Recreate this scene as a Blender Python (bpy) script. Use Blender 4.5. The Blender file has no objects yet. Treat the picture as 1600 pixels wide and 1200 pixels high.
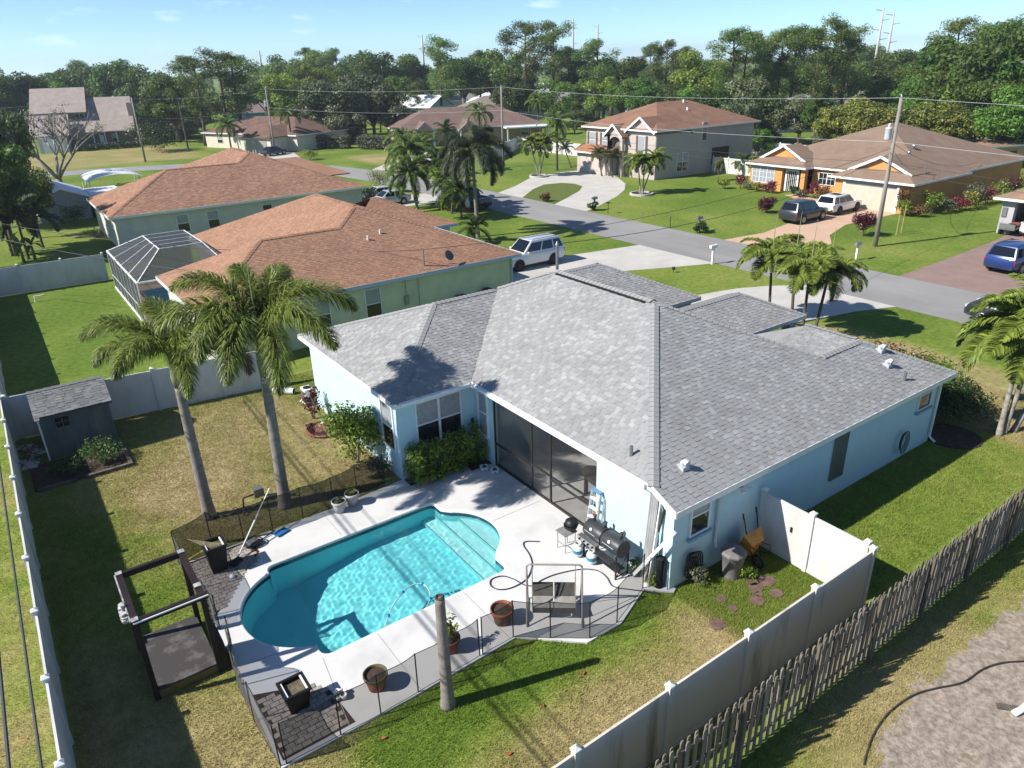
import bpy, bmesh, math, random
import numpy as np
from mathutils import Vector, Matrix
random.seed(7); np.random.seed(7)
S = bpy.context.scene
COL = S.collection
PI = math.pi
# ---------------------------------------------------------------- camera
CAMH, FPX = 13.3, 1134.9
PIT, ROL, AZ = math.radians(23.8897), math.radians(-1.6504), math.radians(55.0255)
CD = np.array([math.cos(AZ)*math.cos(PIT), math.sin(AZ)*math.cos(PIT), -math.sin(PIT)])
_r = np.array([math.sin(AZ), -math.cos(AZ), 0.0]); _u = np.cross(_r, CD)
CR = _r*math.cos(ROL)+_u*math.sin(ROL); CU = -_r*math.sin(ROL)+_u*math.cos(ROL)
cd = bpy.data.cameras.new('camera'); cam = bpy.data.objects.new('camera', cd); COL.objects.link(cam)
cd.sensor_fit = 'HORIZONTAL'; cd.sensor_width = 36.0; cd.lens = 36.0*FPX/1600.0
cd.clip_start = 0.1; cd.clip_end = 9000
cam.matrix_world = Matrix(((CR[0], CU[0], -CD[0], 0), (CR[1], CU[1], -CD[1], 0), (CR[2], CU[2], -CD[2], CAMH), (0, 0, 0, 1)))
S.camera = cam
# ---------------------------------------------------------------- sky and sun
SUN_EL, SUN_TO = math.radians(39.5), math.radians(-16.5)     # light travels towards +x, a little -y
w = bpy.data.worlds.new('World'); S.world = w; w.use_nodes = True
nt = w.node_tree; bg = nt.nodes['Background']
sky = nt.nodes.new('ShaderNodeTexSky'); sky.sky_type = 'NISHITA'; sky.sun_disc = False
sky.sun_elevation = SUN_EL; sky.sun_rotation = math.radians(270)+SUN_TO*-1
sky.air_density = 0.55; sky.dust_density = 0.0; sky.ozone_density = 1.5; sky.altitude = 10
# a few thin fair-weather clouds in the sky itself
tc = nt.nodes.new('ShaderNodeTexCoord'); mp = nt.nodes.new('ShaderNodeMapping'); mp.inputs['Scale'].default_value = (7, 7, 26)
nz = nt.nodes.new('ShaderNodeTexNoise'); nz.inputs['Scale'].default_value = 2.2; nz.inputs['Detail'].default_value = 7
rp = nt.nodes.new('ShaderNodeValToRGB'); rp.color_ramp.elements[0].position = 0.60; rp.color_ramp.elements[1].position = 0.74
rp.color_ramp.elements[1].color = (0.5, 0.5, 0.5, 1)
mx = nt.nodes.new('ShaderNodeMix'); mx.data_type = 'RGBA'
mx.inputs['B'].default_value = (7.5, 7.7, 8.0, 1)
nt.links.new(tc.outputs['Generated'], mp.inputs['Vector']); nt.links.new(mp.outputs['Vector'], nz.inputs['Vector'])
nt.links.new(nz.outputs['Fac'], rp.inputs['Fac']); nt.links.new(rp.outputs['Color'], mx.inputs['Factor'])
nt.links.new(sky.outputs['Color'], mx.inputs['A']); tn = nt.nodes.new('ShaderNodeMix'); tn.data_type = 'RGBA'; tn.blend_type = 'MULTIPLY'; tn.inputs['Factor'].default_value = 1.0; tn.inputs['B'].default_value = (.76,.92,1.02,1)
nt.links.new(mx.outputs['Result'], tn.inputs['A']); nt.links.new(tn.outputs['Result'], bg.inputs['Color'])
bg.inputs['Strength'].default_value = 0.105
sl = bpy.data.lights.new('sun', 'SUN'); sl.energy = 4.8; sl.angle = math.radians(0.53); sl.color = (1, 0.955, 0.88)
so = bpy.data.objects.new('sun', sl); COL.objects.link(so)
ld = Vector((math.cos(SUN_TO)*math.cos(SUN_EL), math.sin(SUN_TO)*math.cos(SUN_EL), -math.sin(SUN_EL)))
so.rotation_euler = ld.to_track_quat('-Z', 'Y').to_euler(); so.location = (-20, 10, 40)
S.view_settings.view_transform = 'Standard'; S.view_settings.look = 'None'; S.view_settings.exposure = 0.75; S.view_settings.gamma = 1.0
S.render.engine = 'CYCLES'; S.cycles.use_denoising = True
S.cycles.max_bounces = 8; S.cycles.transparent_max_bounces = 16; S.cycles.caustics_refractive = True; S.cycles.caustics_reflective = False
# ---------------------------------------------------------------- helpers
def G(x, y, z=0.0):
    "photo pixel -> point on the plane z"
    d = CD*FPX+CR*(x-800)-CU*(y-600); t = (z-CAMH)/d[2]
    return Vector((d[0]*t, d[1]*t, z))
def HT(base, ty, tx=None):
    "height of a vertical thing standing at world point base whose top shows at photo row ty"
    lo, hi = 0.0, 60.0
    for _ in range(40):
        m = (lo+hi)/2; v = np.array([base[0], base[1], m-CAMH]); zz = v@CD
        if 600-FPX*(v@CU)/zz > ty: lo = m
        else: hi = m
    return lo
def RAY(x, d, y=None):
    "point on the ground at distance d in the direction of photo column x"
    yy = 122-(x+82)*76/2641 if y is None else y
    v = CD*FPX+CR*(x-800)-CU*(yy-600); n = math.hypot(v[0], v[1])
    return Vector((v[0]/n*d, v[1]/n*d, 0))
class MB:
    def __init__(s): s.v = []; s.f = []
    def add(s, vs, fs):
        o = len(s.v); s.v += [tuple(p) for p in vs]; s.f += [tuple(i+o for i in f) for f in fs]; return s
    def quad(s, *p): return s.add(p, [tuple(range(len(p)))])
    def box(s, x0, x1, y0, y1, z0, z1):
        return s.add([(x0,y0,z0),(x1,y0,z0),(x1,y1,z0),(x0,y1,z0),(x0,y0,z1),(x1,y0,z1),(x1,y1,z1),(x0,y1,z1)],
              [(0,3,2,1),(4,5,6,7),(0,1,5,4),(1,2,6,5),(2,3,7,6),(3,0,4,7)])
    def cbox(s, c, d, rz=0.0, M=None):
        a = [(x*d[0]/2, y*d[1]/2, z*d[2]/2) for z in (-1,1) for x, y in ((-1,-1),(1,-1),(1,1),(-1,1))]
        R = M if M is not None else Matrix.Rotation(rz, 3, 'Z')
        return s.add([Vector(c)+R@Vector(p) for p in a], [(0,3,2,1),(4,5,6,7),(0,1,5,4),(1,2,6,5),(2,3,7,6),(3,0,4,7)])
    def bar(s, p, q, w, h=None, up=(0,0,1)):
        "rectangular bar from p to q"
        p = Vector(p); q = Vector(q); h = h or w; d = (q-p).normalized(); u = Vector(up)
        if abs(d.dot(u)) > 0.98: u = Vector((1,0,0))
        a = d.cross(u).normalized(); b = a.cross(d)
        c = [p+a*i*w/2+b*j*h/2 for i, j in ((-1,-1),(1,-1),(1,1),(-1,1))]+[q+a*i*w/2+b*j*h/2 for i, j in ((-1,-1),(1,-1),(1,1),(-1,1))]
        return s.add(c, [(0,1,2,3)[::-1],(4,5,6,7),(0,1,5,4),(1,2,6,5),(2,3,7,6),(3,0,4,7)])
    def tube(s, pts, r, n=8, cap=True):
        pts = [Vector(p) for p in pts]; m = len(pts); rr = r if isinstance(r, (list, tuple)) else [r]*m
        vs = []; a = None
        for i, p in enumerate(pts):
            d = (pts[min(i+1,m-1)]-pts[max(i-1,0)]).normalized()
            if a is None:
                a = d.cross(Vector((0,0,1)))
                if a.length < 1e-3: a = Vector((1,0,0))
            a = (a-d*a.dot(d)).normalized(); b = d.cross(a)
            vs += [p+(a*math.cos(2*PI*k/n)+b*math.sin(2*PI*k/n))*rr[i] for k in range(n)]
        fs = [(i*n+k, i*n+(k+1)%n, (i+1)*n+(k+1)%n, (i+1)*n+k) for i in range(m-1) for k in range(n)]
        if cap: fs += [tuple(range(n))[::-1], tuple(range((m-1)*n, m*n))]
        return s.add(vs, fs)
    def cyl(s, p, q, r, r2=None, n=12): return s.tube([p, q], [r, r if r2 is None else r2], n)
    def lathe(s, c, prof, n=20):
        vs = [(c[0]+r*math.cos(2*PI*k/n), c[1]+r*math.sin(2*PI*k/n), c[2]+z) for r, z in prof for k in range(n)]
        fs = [(i*n+k, i*n+(k+1)%n, (i+1)*n+(k+1)%n, (i+1)*n+k) for i in range(len(prof)-1) for k in range(n)]
        return s.add(vs, fs)
    def prism(s, poly, z0, z1):
        n = len(poly)
        return s.add([(p[0],p[1],z0) for p in poly]+[(p[0],p[1],z1) for p in poly],
            [tuple(range(n))[::-1], tuple(range(n,2*n))]+[(i,(i+1)%n,n+(i+1)%n,n+i) for i in range(n)])
    def build(s, name, mat, parent=None, smooth=False, bevel=0.0, recalc=True):
        me = bpy.data.meshes.new(name); me.from_pydata(s.v, [], s.f); me.update()
        if recalc:
            bm = bmesh.new(); bm.from_mesh(me); bmesh.ops.recalc_face_normals(bm, faces=bm.faces)
            if bevel: bmesh.ops.bevel(bm, geom=[e for e in bm.edges], offset=bevel, segments=2, profile=.6, affect='EDGES')
            bm.to_mesh(me); bm.free()
        return link(name, me, mat, parent, smooth)
def link(name, me, mat, parent=None, smooth=False):
    if mat is not None and not me.materials: me.materials.append(mat)
    if smooth: me.polygons.foreach_set('use_smooth', [True]*len(me.polygons))
    o = bpy.data.objects.new(name, me); COL.objects.link(o)
    if parent is not None:
        o.parent = parent
        o.matrix_parent_inverse = Matrix.Identity(4) if getattr(parent, 'local', None) else Matrix.Identity(4)
    return o
def npmesh(name, V, F):
    "fast mesh from numpy: V (n,3), F (m,k)"
    me = bpy.data.meshes.new(name); V = np.asarray(V, np.float32); F = np.asarray(F, np.int32); k = F.shape[1]
    me.vertices.add(len(V)); me.vertices.foreach_set('co', V.ravel())
    me.loops.add(F.size); me.loops.foreach_set('vertex_index', F.ravel())
    me.polygons.add(len(F)); me.polygons.foreach_set('loop_start', np.arange(0, F.size, k, dtype=np.int32))
    me.update(calc_edges=True); return me
def thing(name, label, cat, loc=(0,0,0), rz=0.0, group=None):
    o = bpy.data.objects.new(name, None); COL.objects.link(o); o.location = loc; o.rotation_euler = (0,0,rz)
    o.empty_display_size = .2
    return tag(o, label, cat, group)
def tag(o, label, cat, group=None):
    o['label'] = label; o['category'] = cat
    if group: o['group'] = group
    return o
def spl(pts, n=6):
    P = [Vector(p) for p in pts]; o = []
    for i in range(len(P)-1):
        a, b, c, d = P[max(i-1,0)], P[i], P[i+1], P[min(i+2,len(P)-1)]
        for k in range(n): t = k/n; o.append(.5*((2*b)+(c-a)*t+(2*a-5*b+4*c-d)*t*t+(3*b-a-3*c+d)*t**3))
    return o+[P[-1]]
def kind(o, k): o['kind'] = k; return o
def copytree(o, parent=None):
    c = o.copy(); COL.objects.link(c); c.parent = parent
    for ch in o.children: copytree(ch, c)
    return c
# ---------------------------------------------------------------- materials
MATS = {}
def mat(name, c, rough=.8, var=.12, scale=4.0, bump=0.0, bscale=40.0, metal=0.0, spec=.3, island=0.0, c2=None, stretch=(1,1,1), trans=0.0, alpha=1.0, emit=0, coat=0, detail=4.0, thr=(.35,.65), pop=False, objvar=0.0):
    if name in MATS: return MATS[name]
    m = bpy.data.materials.new(name); m.use_nodes = True; t = m.node_tree; N = t.nodes; L = t.links
    b = N['Principled BSDF']; c = tuple(c)+(1,)
    b.inputs['Roughness'].default_value = rough; b.inputs['Metallic'].default_value = metal
    b.inputs['Specular IOR Level'].default_value = spec
    if coat: b.inputs['Coat Weight'].default_value = coat; b.inputs['Coat Roughness'].default_value = .04
    tcn = N.new('ShaderNodeTexCoord'); mpn = N.new('ShaderNodeMapping'); mpn.inputs['Scale'].default_value = stretch
    L.new(tcn.outputs['Object'], mpn.inputs['Vector'])
    out = None
    if var or c2:
        nz = N.new('ShaderNodeTexNoise'); nz.inputs['Scale'].default_value = scale; nz.inputs['Detail'].default_value = detail; nz.inputs['Roughness'].default_value = .6
        L.new(mpn.outputs['Vector'], nz.inputs['Vector'])
        r = N.new('ShaderNodeMapRange'); r.inputs['From Min'].default_value = thr[0]; r.inputs['From Max'].default_value = thr[1]
        L.new(nz.outputs['Fac'], r.inputs['Value'])
        mxn = N.new('ShaderNodeMix'); mxn.data_type = 'RGBA'
        mxn.inputs['A'].default_value = c
        mxn.inputs['B'].default_value = (tuple(c2)+(1,)) if c2 else tuple(max(0,v*(1-var*2)) for v in c[:3])+(1,)
        L.new(r.outputs['Result'], mxn.inputs['Factor']); out = mxn.outputs['Result']
    if island:
        ge = N.new('ShaderNodeNewGeometry'); mr = N.new('ShaderNodeMapRange')
        mr.inputs['To Min'].default_value = 1-island; mr.inputs['To Max'].default_value = 1+island
        L.new(ge.outputs['Random Per Island'], mr.inputs['Value']); vo = mr.outputs['Result']
        if pop:
            fc = N.new('ShaderNodeFloatCurve'); cv = fc.mapping.curves[0]; cv.points[0].location = (0, .90/1.5); cv.points[1].location = (1, 1.22/1.5)
            for q in ((.72, 1.02/1.5), (.80, 1.12/1.5)): cv.points.new(*q)
            for p_ in cv.points: p_.handle_type = 'VECTOR'
            fc.mapping.update(); ml = N.new('ShaderNodeMath'); ml.operation = 'MULTIPLY'; ml.inputs[1].default_value = 1.5
            L.new(ge.outputs['Random Per Island'], fc.inputs['Value']); L.new(fc.outputs[0], ml.inputs[0]); vo = ml.outputs[0]
        hs = N.new('ShaderNodeHueSaturation')
        if objvar:
            oi = N.new('ShaderNodeObjectInfo'); m1 = N.new('ShaderNodeMapRange'); m1.inputs['To Min'].default_value = 1-objvar; m1.inputs['To Max'].default_value = 1+objvar; L.new(oi.outputs['Random'], m1.inputs['Value'])
            m2 = N.new('ShaderNodeMath'); m2.operation = 'MULTIPLY'; L.new(m1.outputs['Result'], m2.inputs[0]); L.new(vo, m2.inputs[1]); vo = m2.outputs[0]
            wn = N.new('ShaderNodeMath'); wn.operation = 'FRACT'; mm = N.new('ShaderNodeMath'); mm.operation = 'MULTIPLY'; mm.inputs[1].default_value = 7.31; L.new(oi.outputs['Random'], mm.inputs[0]); L.new(mm.outputs[0], wn.inputs[0])
            m3 = N.new('ShaderNodeMapRange'); m3.inputs['To Min'].default_value = .475; m3.inputs['To Max'].default_value = .525; L.new(wn.outputs[0], m3.inputs['Value']); L.new(m3.outputs['Result'], hs.inputs['Hue'])
        L.new(vo, hs.inputs['Value'])
        if out is not None: L.new(out, hs.inputs['Color'])
        else: hs.inputs['Color'].default_value = c
        out = hs.outputs['Color']
    if out is not None: L.new(out, b.inputs['Base Color'])
    else: b.inputs['Base Color'].default_value = c
    if bump:
        n2 = N.new('ShaderNodeTexNoise'); n2.inputs['Scale'].default_value = bscale; n2.inputs['Detail'].default_value = 5
        L.new(mpn.outputs['Vector'], n2.inputs['Vector'])
        bp = N.new('ShaderNodeBump'); bp.inputs['Strength'].default_value = bump; bp.inputs['Distance'].default_value = .02
        L.new(n2.outputs['Fac'], bp.inputs['Height']); L.new(bp.outputs['Normal'], b.inputs['Normal'])
    if trans or alpha < 1:
        if alpha < 1:
            tr = N.new('ShaderNodeBsdfTransparent'); ms = N.new('ShaderNodeMixShader'); ms.inputs[0].default_value = alpha
            L.new(tr.outputs[0], ms.inputs[1]); L.new(b.outputs[0], ms.inputs[2]); L.new(ms.outputs[0], N['Material Output'].inputs[0])
        else:   # leaf translucency
            tl = N.new('ShaderNodeBsdfTranslucent'); ms = N.new('ShaderNodeMixShader'); ms.inputs[0].default_value = trans
            if out is not None: L.new(out, tl.inputs['Color'])
            else: tl.inputs['Color'].default_value = c
            L.new(b.outputs[0], ms.inputs[1]); L.new(tl.outputs[0], ms.inputs[2]); L.new(ms.outputs[0], N['Material Output'].inputs[0])
    if emit: b.inputs['Emission Color'].default_value = c; b.inputs['Emission Strength'].default_value = emit
    MATS[name] = m; return m
def leafmat(name, c, island=.45, trans=.25, rough=.5, c2=None, var=.2, scale=.6, spec=.35, objvar=.0): return mat(name, c, rough, var, scale, island=island, trans=trans, c2=c2, spec=spec, objvar=objvar)
WHITE = mat('white_vinyl', (.60,.60,.585), .5, .10, 1.2, c2=(.49,.485,.45), stretch=(1,1,.35))
TRIM = mat('white_trim', (.76,.77,.76), .45, .06, 3)
STUCCO_B = mat('blue_stucco', (.46,.635,.685), .9, .05, 2.2, bump=.35, bscale=60, c2=(.41,.58,.63), stretch=(1,1,.3), thr=(.45,.8), detail=7)
SHING_G = mat('grey_shingle', (.30,.30,.297), .95, .08, 1.0, bump=.4, bscale=150, island=.2, pop=True)
CAP_G = mat('grey_ridge_shingle', (.30,.30,.295), .95, .1, 6, bump=.4, bscale=150, island=.12)
SHING_B = mat('brown_shingle', (.325,.182,.115), .95, .1, .5, bump=.4, bscale=120, island=.16, c2=(.28,.155,.10))
SHING_B2 = mat('red_brown_shingle', (.32,.18,.115), .95, .1, .5, bump=.4, bscale=120, island=.22, c2=(.27,.15,.10))
DARKG = mat('window_glass', (.012,.016,.02), .06, 0, spec=.6)
BLIND = mat('window_blind', (.33,.35,.37), .35, .12, 9, spec=.5)
CONC = mat('concrete', (.50,.49,.465), .9, .12, .9, bump=.2, bscale=50, c2=(.40,.39,.365))
BLACKM = mat('black_metal', (.015,.015,.017), .45, 0)
GREYM = mat('grey_metal', (.30,.31,.32), .4, .08, 6, metal=.7)
STEEL = mat('steel', (.55,.56,.57), .3, 0, metal=.9)
RUBBER = mat('rubber', (.018,.018,.018), .85, 0)
BARK = mat('bark', (.17,.135,.105), .95, .25, 3, bump=.8, bscale=14, stretch=(1,1,.4))
SOIL = mat('soil', (.075,.05,.035), 1, .25, 6, bump=.8, bscale=25)
WOODW = mat('weathered_wood', (.135,.115,.092), .9, .28, 3, bump=.5, bscale=30, stretch=(1,1,.2), island=.2)
WORLD = {}
def thingw(name, label, cat, loc, group=None):
    "a thing whose parts are given in world coordinates"
    o = thing(name, label, cat, loc, 0, group); WORLD[o.name] = Matrix.Translation(loc).inverted(); return o
_link0 = link
def link(name, me, mat, parent=None, smooth=False):
    o = _link0(name, me, mat, parent, smooth)
    if parent is not None and parent.name in WORLD: o.matrix_parent_inverse = WORLD[parent.name]
    return o
def onplane(px, py, nrm, d):
    "photo pixel -> point on the plane nrm.p = d"
    v = CD*FPX+CR*(px-800)-CU*(py-600); o = np.array([0,0,CAMH]); n = np.array(nrm, float)
    return Vector(o+v*((d-n@o)/(n@v)))
def WX(px, py, x): return onplane(px, py, (1,0,0), x)
def WY(px, py, y): return onplane(px, py, (0,1,0), y)
# value noise
_lat = np.random.RandomState(3).rand(256, 256)
def vnoise(x, y, s):
    x = np.asarray(x)/s; y = np.asarray(y)/s; i = np.floor(x).astype(int); j = np.floor(y).astype(int); fx = x-i; fy = y-j
    fx = fx*fx*(3-2*fx); fy = fy*fy*(3-2*fy); L = lambda a, b: _lat[a % 256, b % 256]
    return (L(i,j)*(1-fx)+L(i+1,j)*fx)*(1-fy)+(L(i,j+1)*(1-fx)+L(i+1,j+1)*fx)*fy
def sm(a, b, x): t = np.clip((x-a)/(b-a), 0, 1); return t*t*(3-2*t)
def inrect(x, y, x0, x1, y0, y1, f=1.0): return sm(x0-f, x0+f, x)*sm(-x1-f, -x1+f, -x)*sm(y0-f, y0+f, y)*sm(-y1-f, -y1+f, -y)
def blob(x, y, cx, cy, rx, ry): return np.clip(1.2-np.hypot((x-cx)/rx, (y-cy)/ry), 0, 1)
def dryness(x, y):
    n = .55*vnoise(x,y,3.1)+.3*vnoise(x+40,y,1.0)+.15*vnoise(x,y+9,.4)
    d = .2+.42*(n-.5)+.25*(vnoise(x+11,y,7.0)-.5)
    back = inrect(x,y,-1.5,12.5,6.8,32.3,.3)
    b = .50+.9*(n-.5)
    b = b+.55*np.clip(blob(x,y,5.5,25.5,5.2,5.0),0,.6)+.45*np.clip(blob(x,y,10.4,9.0,3.6,1.5),0,.5)+.3*np.clip(blob(x,y,7.5,8.5,1.7,1.2),0,.5)+.3*np.clip(blob(x,y,15.2,8.0,1.2,1.2),0,.6)
    b = b-.55*sm(8.6,10.6,y)*sm(-12.0,-10.8,-y)*sm(3,4.5,x)-.25*np.clip(blob(x,y,1.5,17.5,1.6,3),0,.8)-.35*np.clip(blob(x,y,3.2,9.8,1.6,1.6),0,.7)
    d = d*(1-back)+b*back
    side = inrect(x,y,16.2,40,6.3,10.6,.4); d = d*(1-side)+(.30+.5*(n-.5))*side
    front = inrect(x,y,28,35.5,6,21,1.2); d = np.maximum(d, front*(.75+.6*(n-.5)))
    d = np.maximum(d, np.clip(blob(x,y,37,36,5,2.5),0,.5)*.6*n*2)
    lot = inrect(x,y,48,58,96,116,2); d = np.maximum(d, lot*(.62+1.0*(n-.5)))
    mv = inrect(x,y,-30,34,133,166,4); d = np.maximum(d, mv*(.6+.5*(n-.5)))
    rt = (y < 6.0)*1.0; d = d*(1-rt)+rt*(.52+.8*(n-.5))
    lf = (x < -1.6)*(y < 33); d = d*(1-lf)+lf*(.40+.8*(n-.5))
    return np.clip(d, 0, 1)
def sandness(x, y):
    n = .6*vnoise(x+7,y,1.6)+.4*vnoise(x,y+3,.5)
    a = np.clip(1.35*blob(x,y,14.0,3.5,4.0,1.7),0,1)+np.clip(1.2*blob(x,y,19.5,4.0,4.5,1.0),0,1)+np.clip(blob(x,y,11.0,2.0,2.6,1.4),0,1)
    a = np.clip(a*1.1-.5+.9*(n-.5)+.12, 0, .6)*1.7*(y < 5.9)
    return np.clip(a, 0, 1)
# ================================================================ ground
def attr_mat(name, blades=False):
    m = bpy.data.materials.new(name); m.use_nodes = True; t = m.node_tree; N = t.nodes; L = t.links; b = N['Principled BSDF']
    b.inputs['Roughness'].default_value = .95; b.inputs['Specular IOR Level'].default_value = .15
    at = N.new('ShaderNodeAttribute'); at.attribute_name = 'dry'; a2 = N.new('ShaderNodeAttribute'); a2.attribute_name = 'sand'
    tcn = N.new('ShaderNodeTexCoord')
    def noise(s, d=4):
        n = N.new('ShaderNodeTexNoise'); n.inputs['Scale'].default_value = s; n.inputs['Detail'].default_value = d; L.new(tcn.outputs['Object'], n.inputs['Vector']); return n
    n1, n2 = noise(1.3), noise(14, 6)
    ad = N.new('ShaderNodeMath'); ad.operation = 'MULTIPLY_ADD'; ad.inputs[1].default_value = .55; L.new(n2.outputs['Fac'], ad.inputs[0])
    su = N.new('ShaderNodeMath'); su.operation = 'ADD'; su.inputs[1].default_value = -.275; L.new(at.outputs['Fac'], su.inputs[0]); L.new(su.outputs[0], ad.inputs[2])
    if blades:
        ge = N.new('ShaderNodeNewGeometry'); ma = N.new('ShaderNodeMath'); ma.operation = 'MULTIPLY_ADD'; ma.inputs[1].default_value = .5
        L.new(ge.outputs['Random Per Island'], ma.inputs[0]); s2 = N.new('ShaderNodeMath'); s2.operation = 'ADD'; s2.inputs[1].default_value = -.25
        L.new(ad.outputs[0], s2.inputs[0]); L.new(s2.outputs[0], ma.inputs[2]); fac = ma.outputs[0]
    else: fac = ad.outputs[0]
    rp = N.new('ShaderNodeValToRGB'); e = rp.color_ramp.elements; e[0].position = .08; e[1].position = .85
    k = 1.25 if blades else 1.0
    cols = [(.08,(.100,.160,.020)),(.32,(.172,.222,.038)),(.55,(.245,.222,.078)),(.85,(.35,.282,.145))]
    e[0].color = tuple(v*k for v in cols[0][1])+(1,); e[1].color = tuple(v*k for v in cols[3][1])+(1,)
    for p, c in cols[1:3]: x = rp.color_ramp.elements.new(p); x.color = tuple(v*k for v in c)+(1,)
    L.new(fac, rp.inputs['Fac'])
    col = rp.outputs['Color']
    if not blades:
        mxn = N.new('ShaderNodeMix'); mxn.data_type = 'RGBA'; n7 = noise(7, 9); k1 = N.new('ShaderNodeMath'); k1.operation = 'MULTIPLY_ADD'; k1.inputs[1].default_value = 1.5; k1.inputs[2].default_value = -.75
        L.new(n7.outputs['Fac'], k1.inputs[0]); k2 = N.new('ShaderNodeMath'); k2.operation = 'ADD'; L.new(k1.outputs[0], k2.inputs[0]); L.new(a2.outputs['Fac'], k2.inputs[1])
        k3 = N.new('ShaderNodeMapRange'); k3.inputs['From Min'].default_value = .38; k3.inputs['From Max'].default_value = .60; L.new(k2.outputs[0], k3.inputs['Value']); k4 = N.new('ShaderNodeMath'); k4.operation = 'MULTIPLY'; k5 = N.new('ShaderNodeMath'); k5.operation = 'GREATER_THAN'; k5.inputs[1].default_value = .02
        L.new(a2.outputs['Fac'], k5.inputs[0]); L.new(k3.outputs['Result'], k4.inputs[0]); L.new(k5.outputs[0], k4.inputs[1]); L.new(k4.outputs[0], mxn.inputs['Factor']); L.new(col, mxn.inputs['A'])
        sr = N.new('ShaderNodeValToRGB'); sr.color_ramp.elements[0].color = (.225,.18,.14,1); sr.color_ramp.elements[1].color = (.345,.295,.245,1)
        sr.color_ramp.elements[0].position = .35; sr.color_ramp.elements[1].position = .6
        n3 = noise(9, 12); L.new(n3.outputs['Fac'], sr.inputs['Fac']); L.new(sr.outputs['Color'], mxn.inputs['B']); col = mxn.outputs['Result']
        bp = N.new('ShaderNodeBump'); bp.inputs['Strength'].default_value = .7; bp.inputs['Distance'].default_value = .04
        n4 = noise(22, 8); L.new(n4.outputs['Fac'], bp.inputs['Height']); L.new(bp.outputs['Normal'], b.inputs['Normal'])
    if not blades:
        n5 = noise(3.5, 8); mr = N.new('ShaderNodeMapRange'); mr.inputs['From Min'].default_value = .3; mr.inputs['From Max'].default_value = .7; mr.inputs['To Min'].default_value = .72; mr.inputs['To Max'].default_value = 1.2
        L.new(n5.outputs['Fac'], mr.inputs['Value']); hv = N.new('ShaderNodeHueSaturation'); L.new(mr.outputs['Result'], hv.inputs['Value']); L.new(col, hv.inputs['Color']); col = hv.outputs['Color']
    L.new(col, b.inputs['Base Color'])
    if blades:
        tl = N.new('ShaderNodeBsdfTranslucent'); L.new(col, tl.inputs['Color']); ms = N.new('ShaderNodeMixShader'); ms.inputs[0].default_value = .25
        L.new(b.outputs[0], ms.inputs[1]); L.new(tl.outputs[0], ms.inputs[2]); L.new(ms.outputs[0], N['Material Output'].inputs[0])
    return m
LAWN = attr_mat('lawn'); BLADE = attr_mat('grass_blade', True)
def addattr(me, n, vals):
    a = me.attributes.new(n, 'FLOAT', 'POINT'); a.data.foreach_set('value', np.asarray(vals, np.float32))
def ground():
    st = .5; xs = np.arange(-40, 112.01, st); ys = np.arange(-20, 180.01, st); nx, ny = len(xs), len(ys)
    X, Y = np.meshgrid(xs, ys, indexing='ij'); V = np.stack([X.ravel(), Y.ravel(), np.zeros(X.size)], 1)
    i, j = np.meshgrid(np.arange(nx-1), np.arange(ny-1), indexing='ij'); i = i.ravel(); j = j.ravel()
    cx = xs[i]+st/2; cy = ys[j]+st/2
    keep = ~((cx > 2.5) & (cx < 11) & (cy > 13.5) & (cy < 19))
    i, j = i[keep], j[keep]; F = np.stack([i*ny+j, (i+1)*ny+j, (i+1)*ny+j+1, i*ny+j+1], 1)
    n0 = len(V); B = 2950
    ex = np.array([(-B,-B,0),(B,-B,0),(B,-20,0),(-B,-20,0),(-B,180,0),(B,180,0),(B,B,0),(-B,B,0),(-40,-20,0),(-40,180,0),(112,-20,0),(112,180,0)], float)
    F = np.vstack([F, np.array([[0,1,2,3],[4,5,6,7],[3,8,9,4],[10,2,5,11]])+n0]); V = np.vstack([V, ex])
    me = npmesh('ground', V, F); d = dryness(V[:,0], V[:,1]); s = sandness(V[:,0], V[:,1]); d[n0:] = .2; s[n0:] = 0
    addattr(me, 'dry', d); addattr(me, 'sand', s)
    return kind(link('ground', me, LAWN), 'structure')
ground()
def roadside(name, pts, z, m, k='structure'):
    b = MB(); b.v = [(p[0],p[1],z) for p in pts]; b.f = [tuple(range(len(pts)))]
    return kind(b.build(name, m), k)
ASPH = mat('asphalt', (.275,.268,.258), .92, .1, .35, bump=.3, bscale=70, c2=(.222,.217,.21), stretch=(1,.35,1), detail=11)
DRIVEW = mat('driveway_concrete', (.50,.475,.435), .9, .1, .5, bump=.2, bscale=50, c2=(.42,.40,.365), detail=8)
DRIVEO = mat('terracotta_driveway', (.54,.37,.26), .9, .1, .6, bump=.2, bscale=60, c2=(.48,.32,.22), detail=8)
DRIVER = mat('red_brown_driveway', (.225,.155,.135), .9, .1, .8, bump=.2, bscale=60, c2=(.27,.19,.16), detail=8)
# the street runs straight along y, then bends left behind the houses
c = [(43.6,-60),(43.6,-20),(43.6,10),(43.6,40),(43.6,66),(43.6,78),(42.6,92),(39,108),(31,120),(18,127),(0,130.5),(-30,134),(-120,142)]
b = MB(); L_ = []; R_ = []
sp = []
for i in range(len(c)-1):
    p0 = Vector(c[max(i-1,0)]); p1 = Vector(c[i]); p2 = Vector(c[i+1]); p3 = Vector(c[min(i+2,len(c)-1)])
    for k in range(6):
        t = k/6; sp.append(.5*((2*p1)+(p2-p0)*t+(2*p0-5*p1+4*p2-p3)*t*t+(3*p1-p0-3*p2+p3)*t**3))
for i, p in enumerate(sp):
    d = (sp[min(i+1,len(sp)-1)]-sp[max(i-1,0)]).normalized(); n = Vector((-d.y, d.x)); L_.append(p+n*3.1); R_.append(p-n*3.1)
n = len(sp); b.v = [(p.x,p.y,.008) for p in L_]+[(p.x,p.y,.008) for p in R_]; b.f = [(i,i+1,n+i+1,n+i) for i in range(n-1)]
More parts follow.
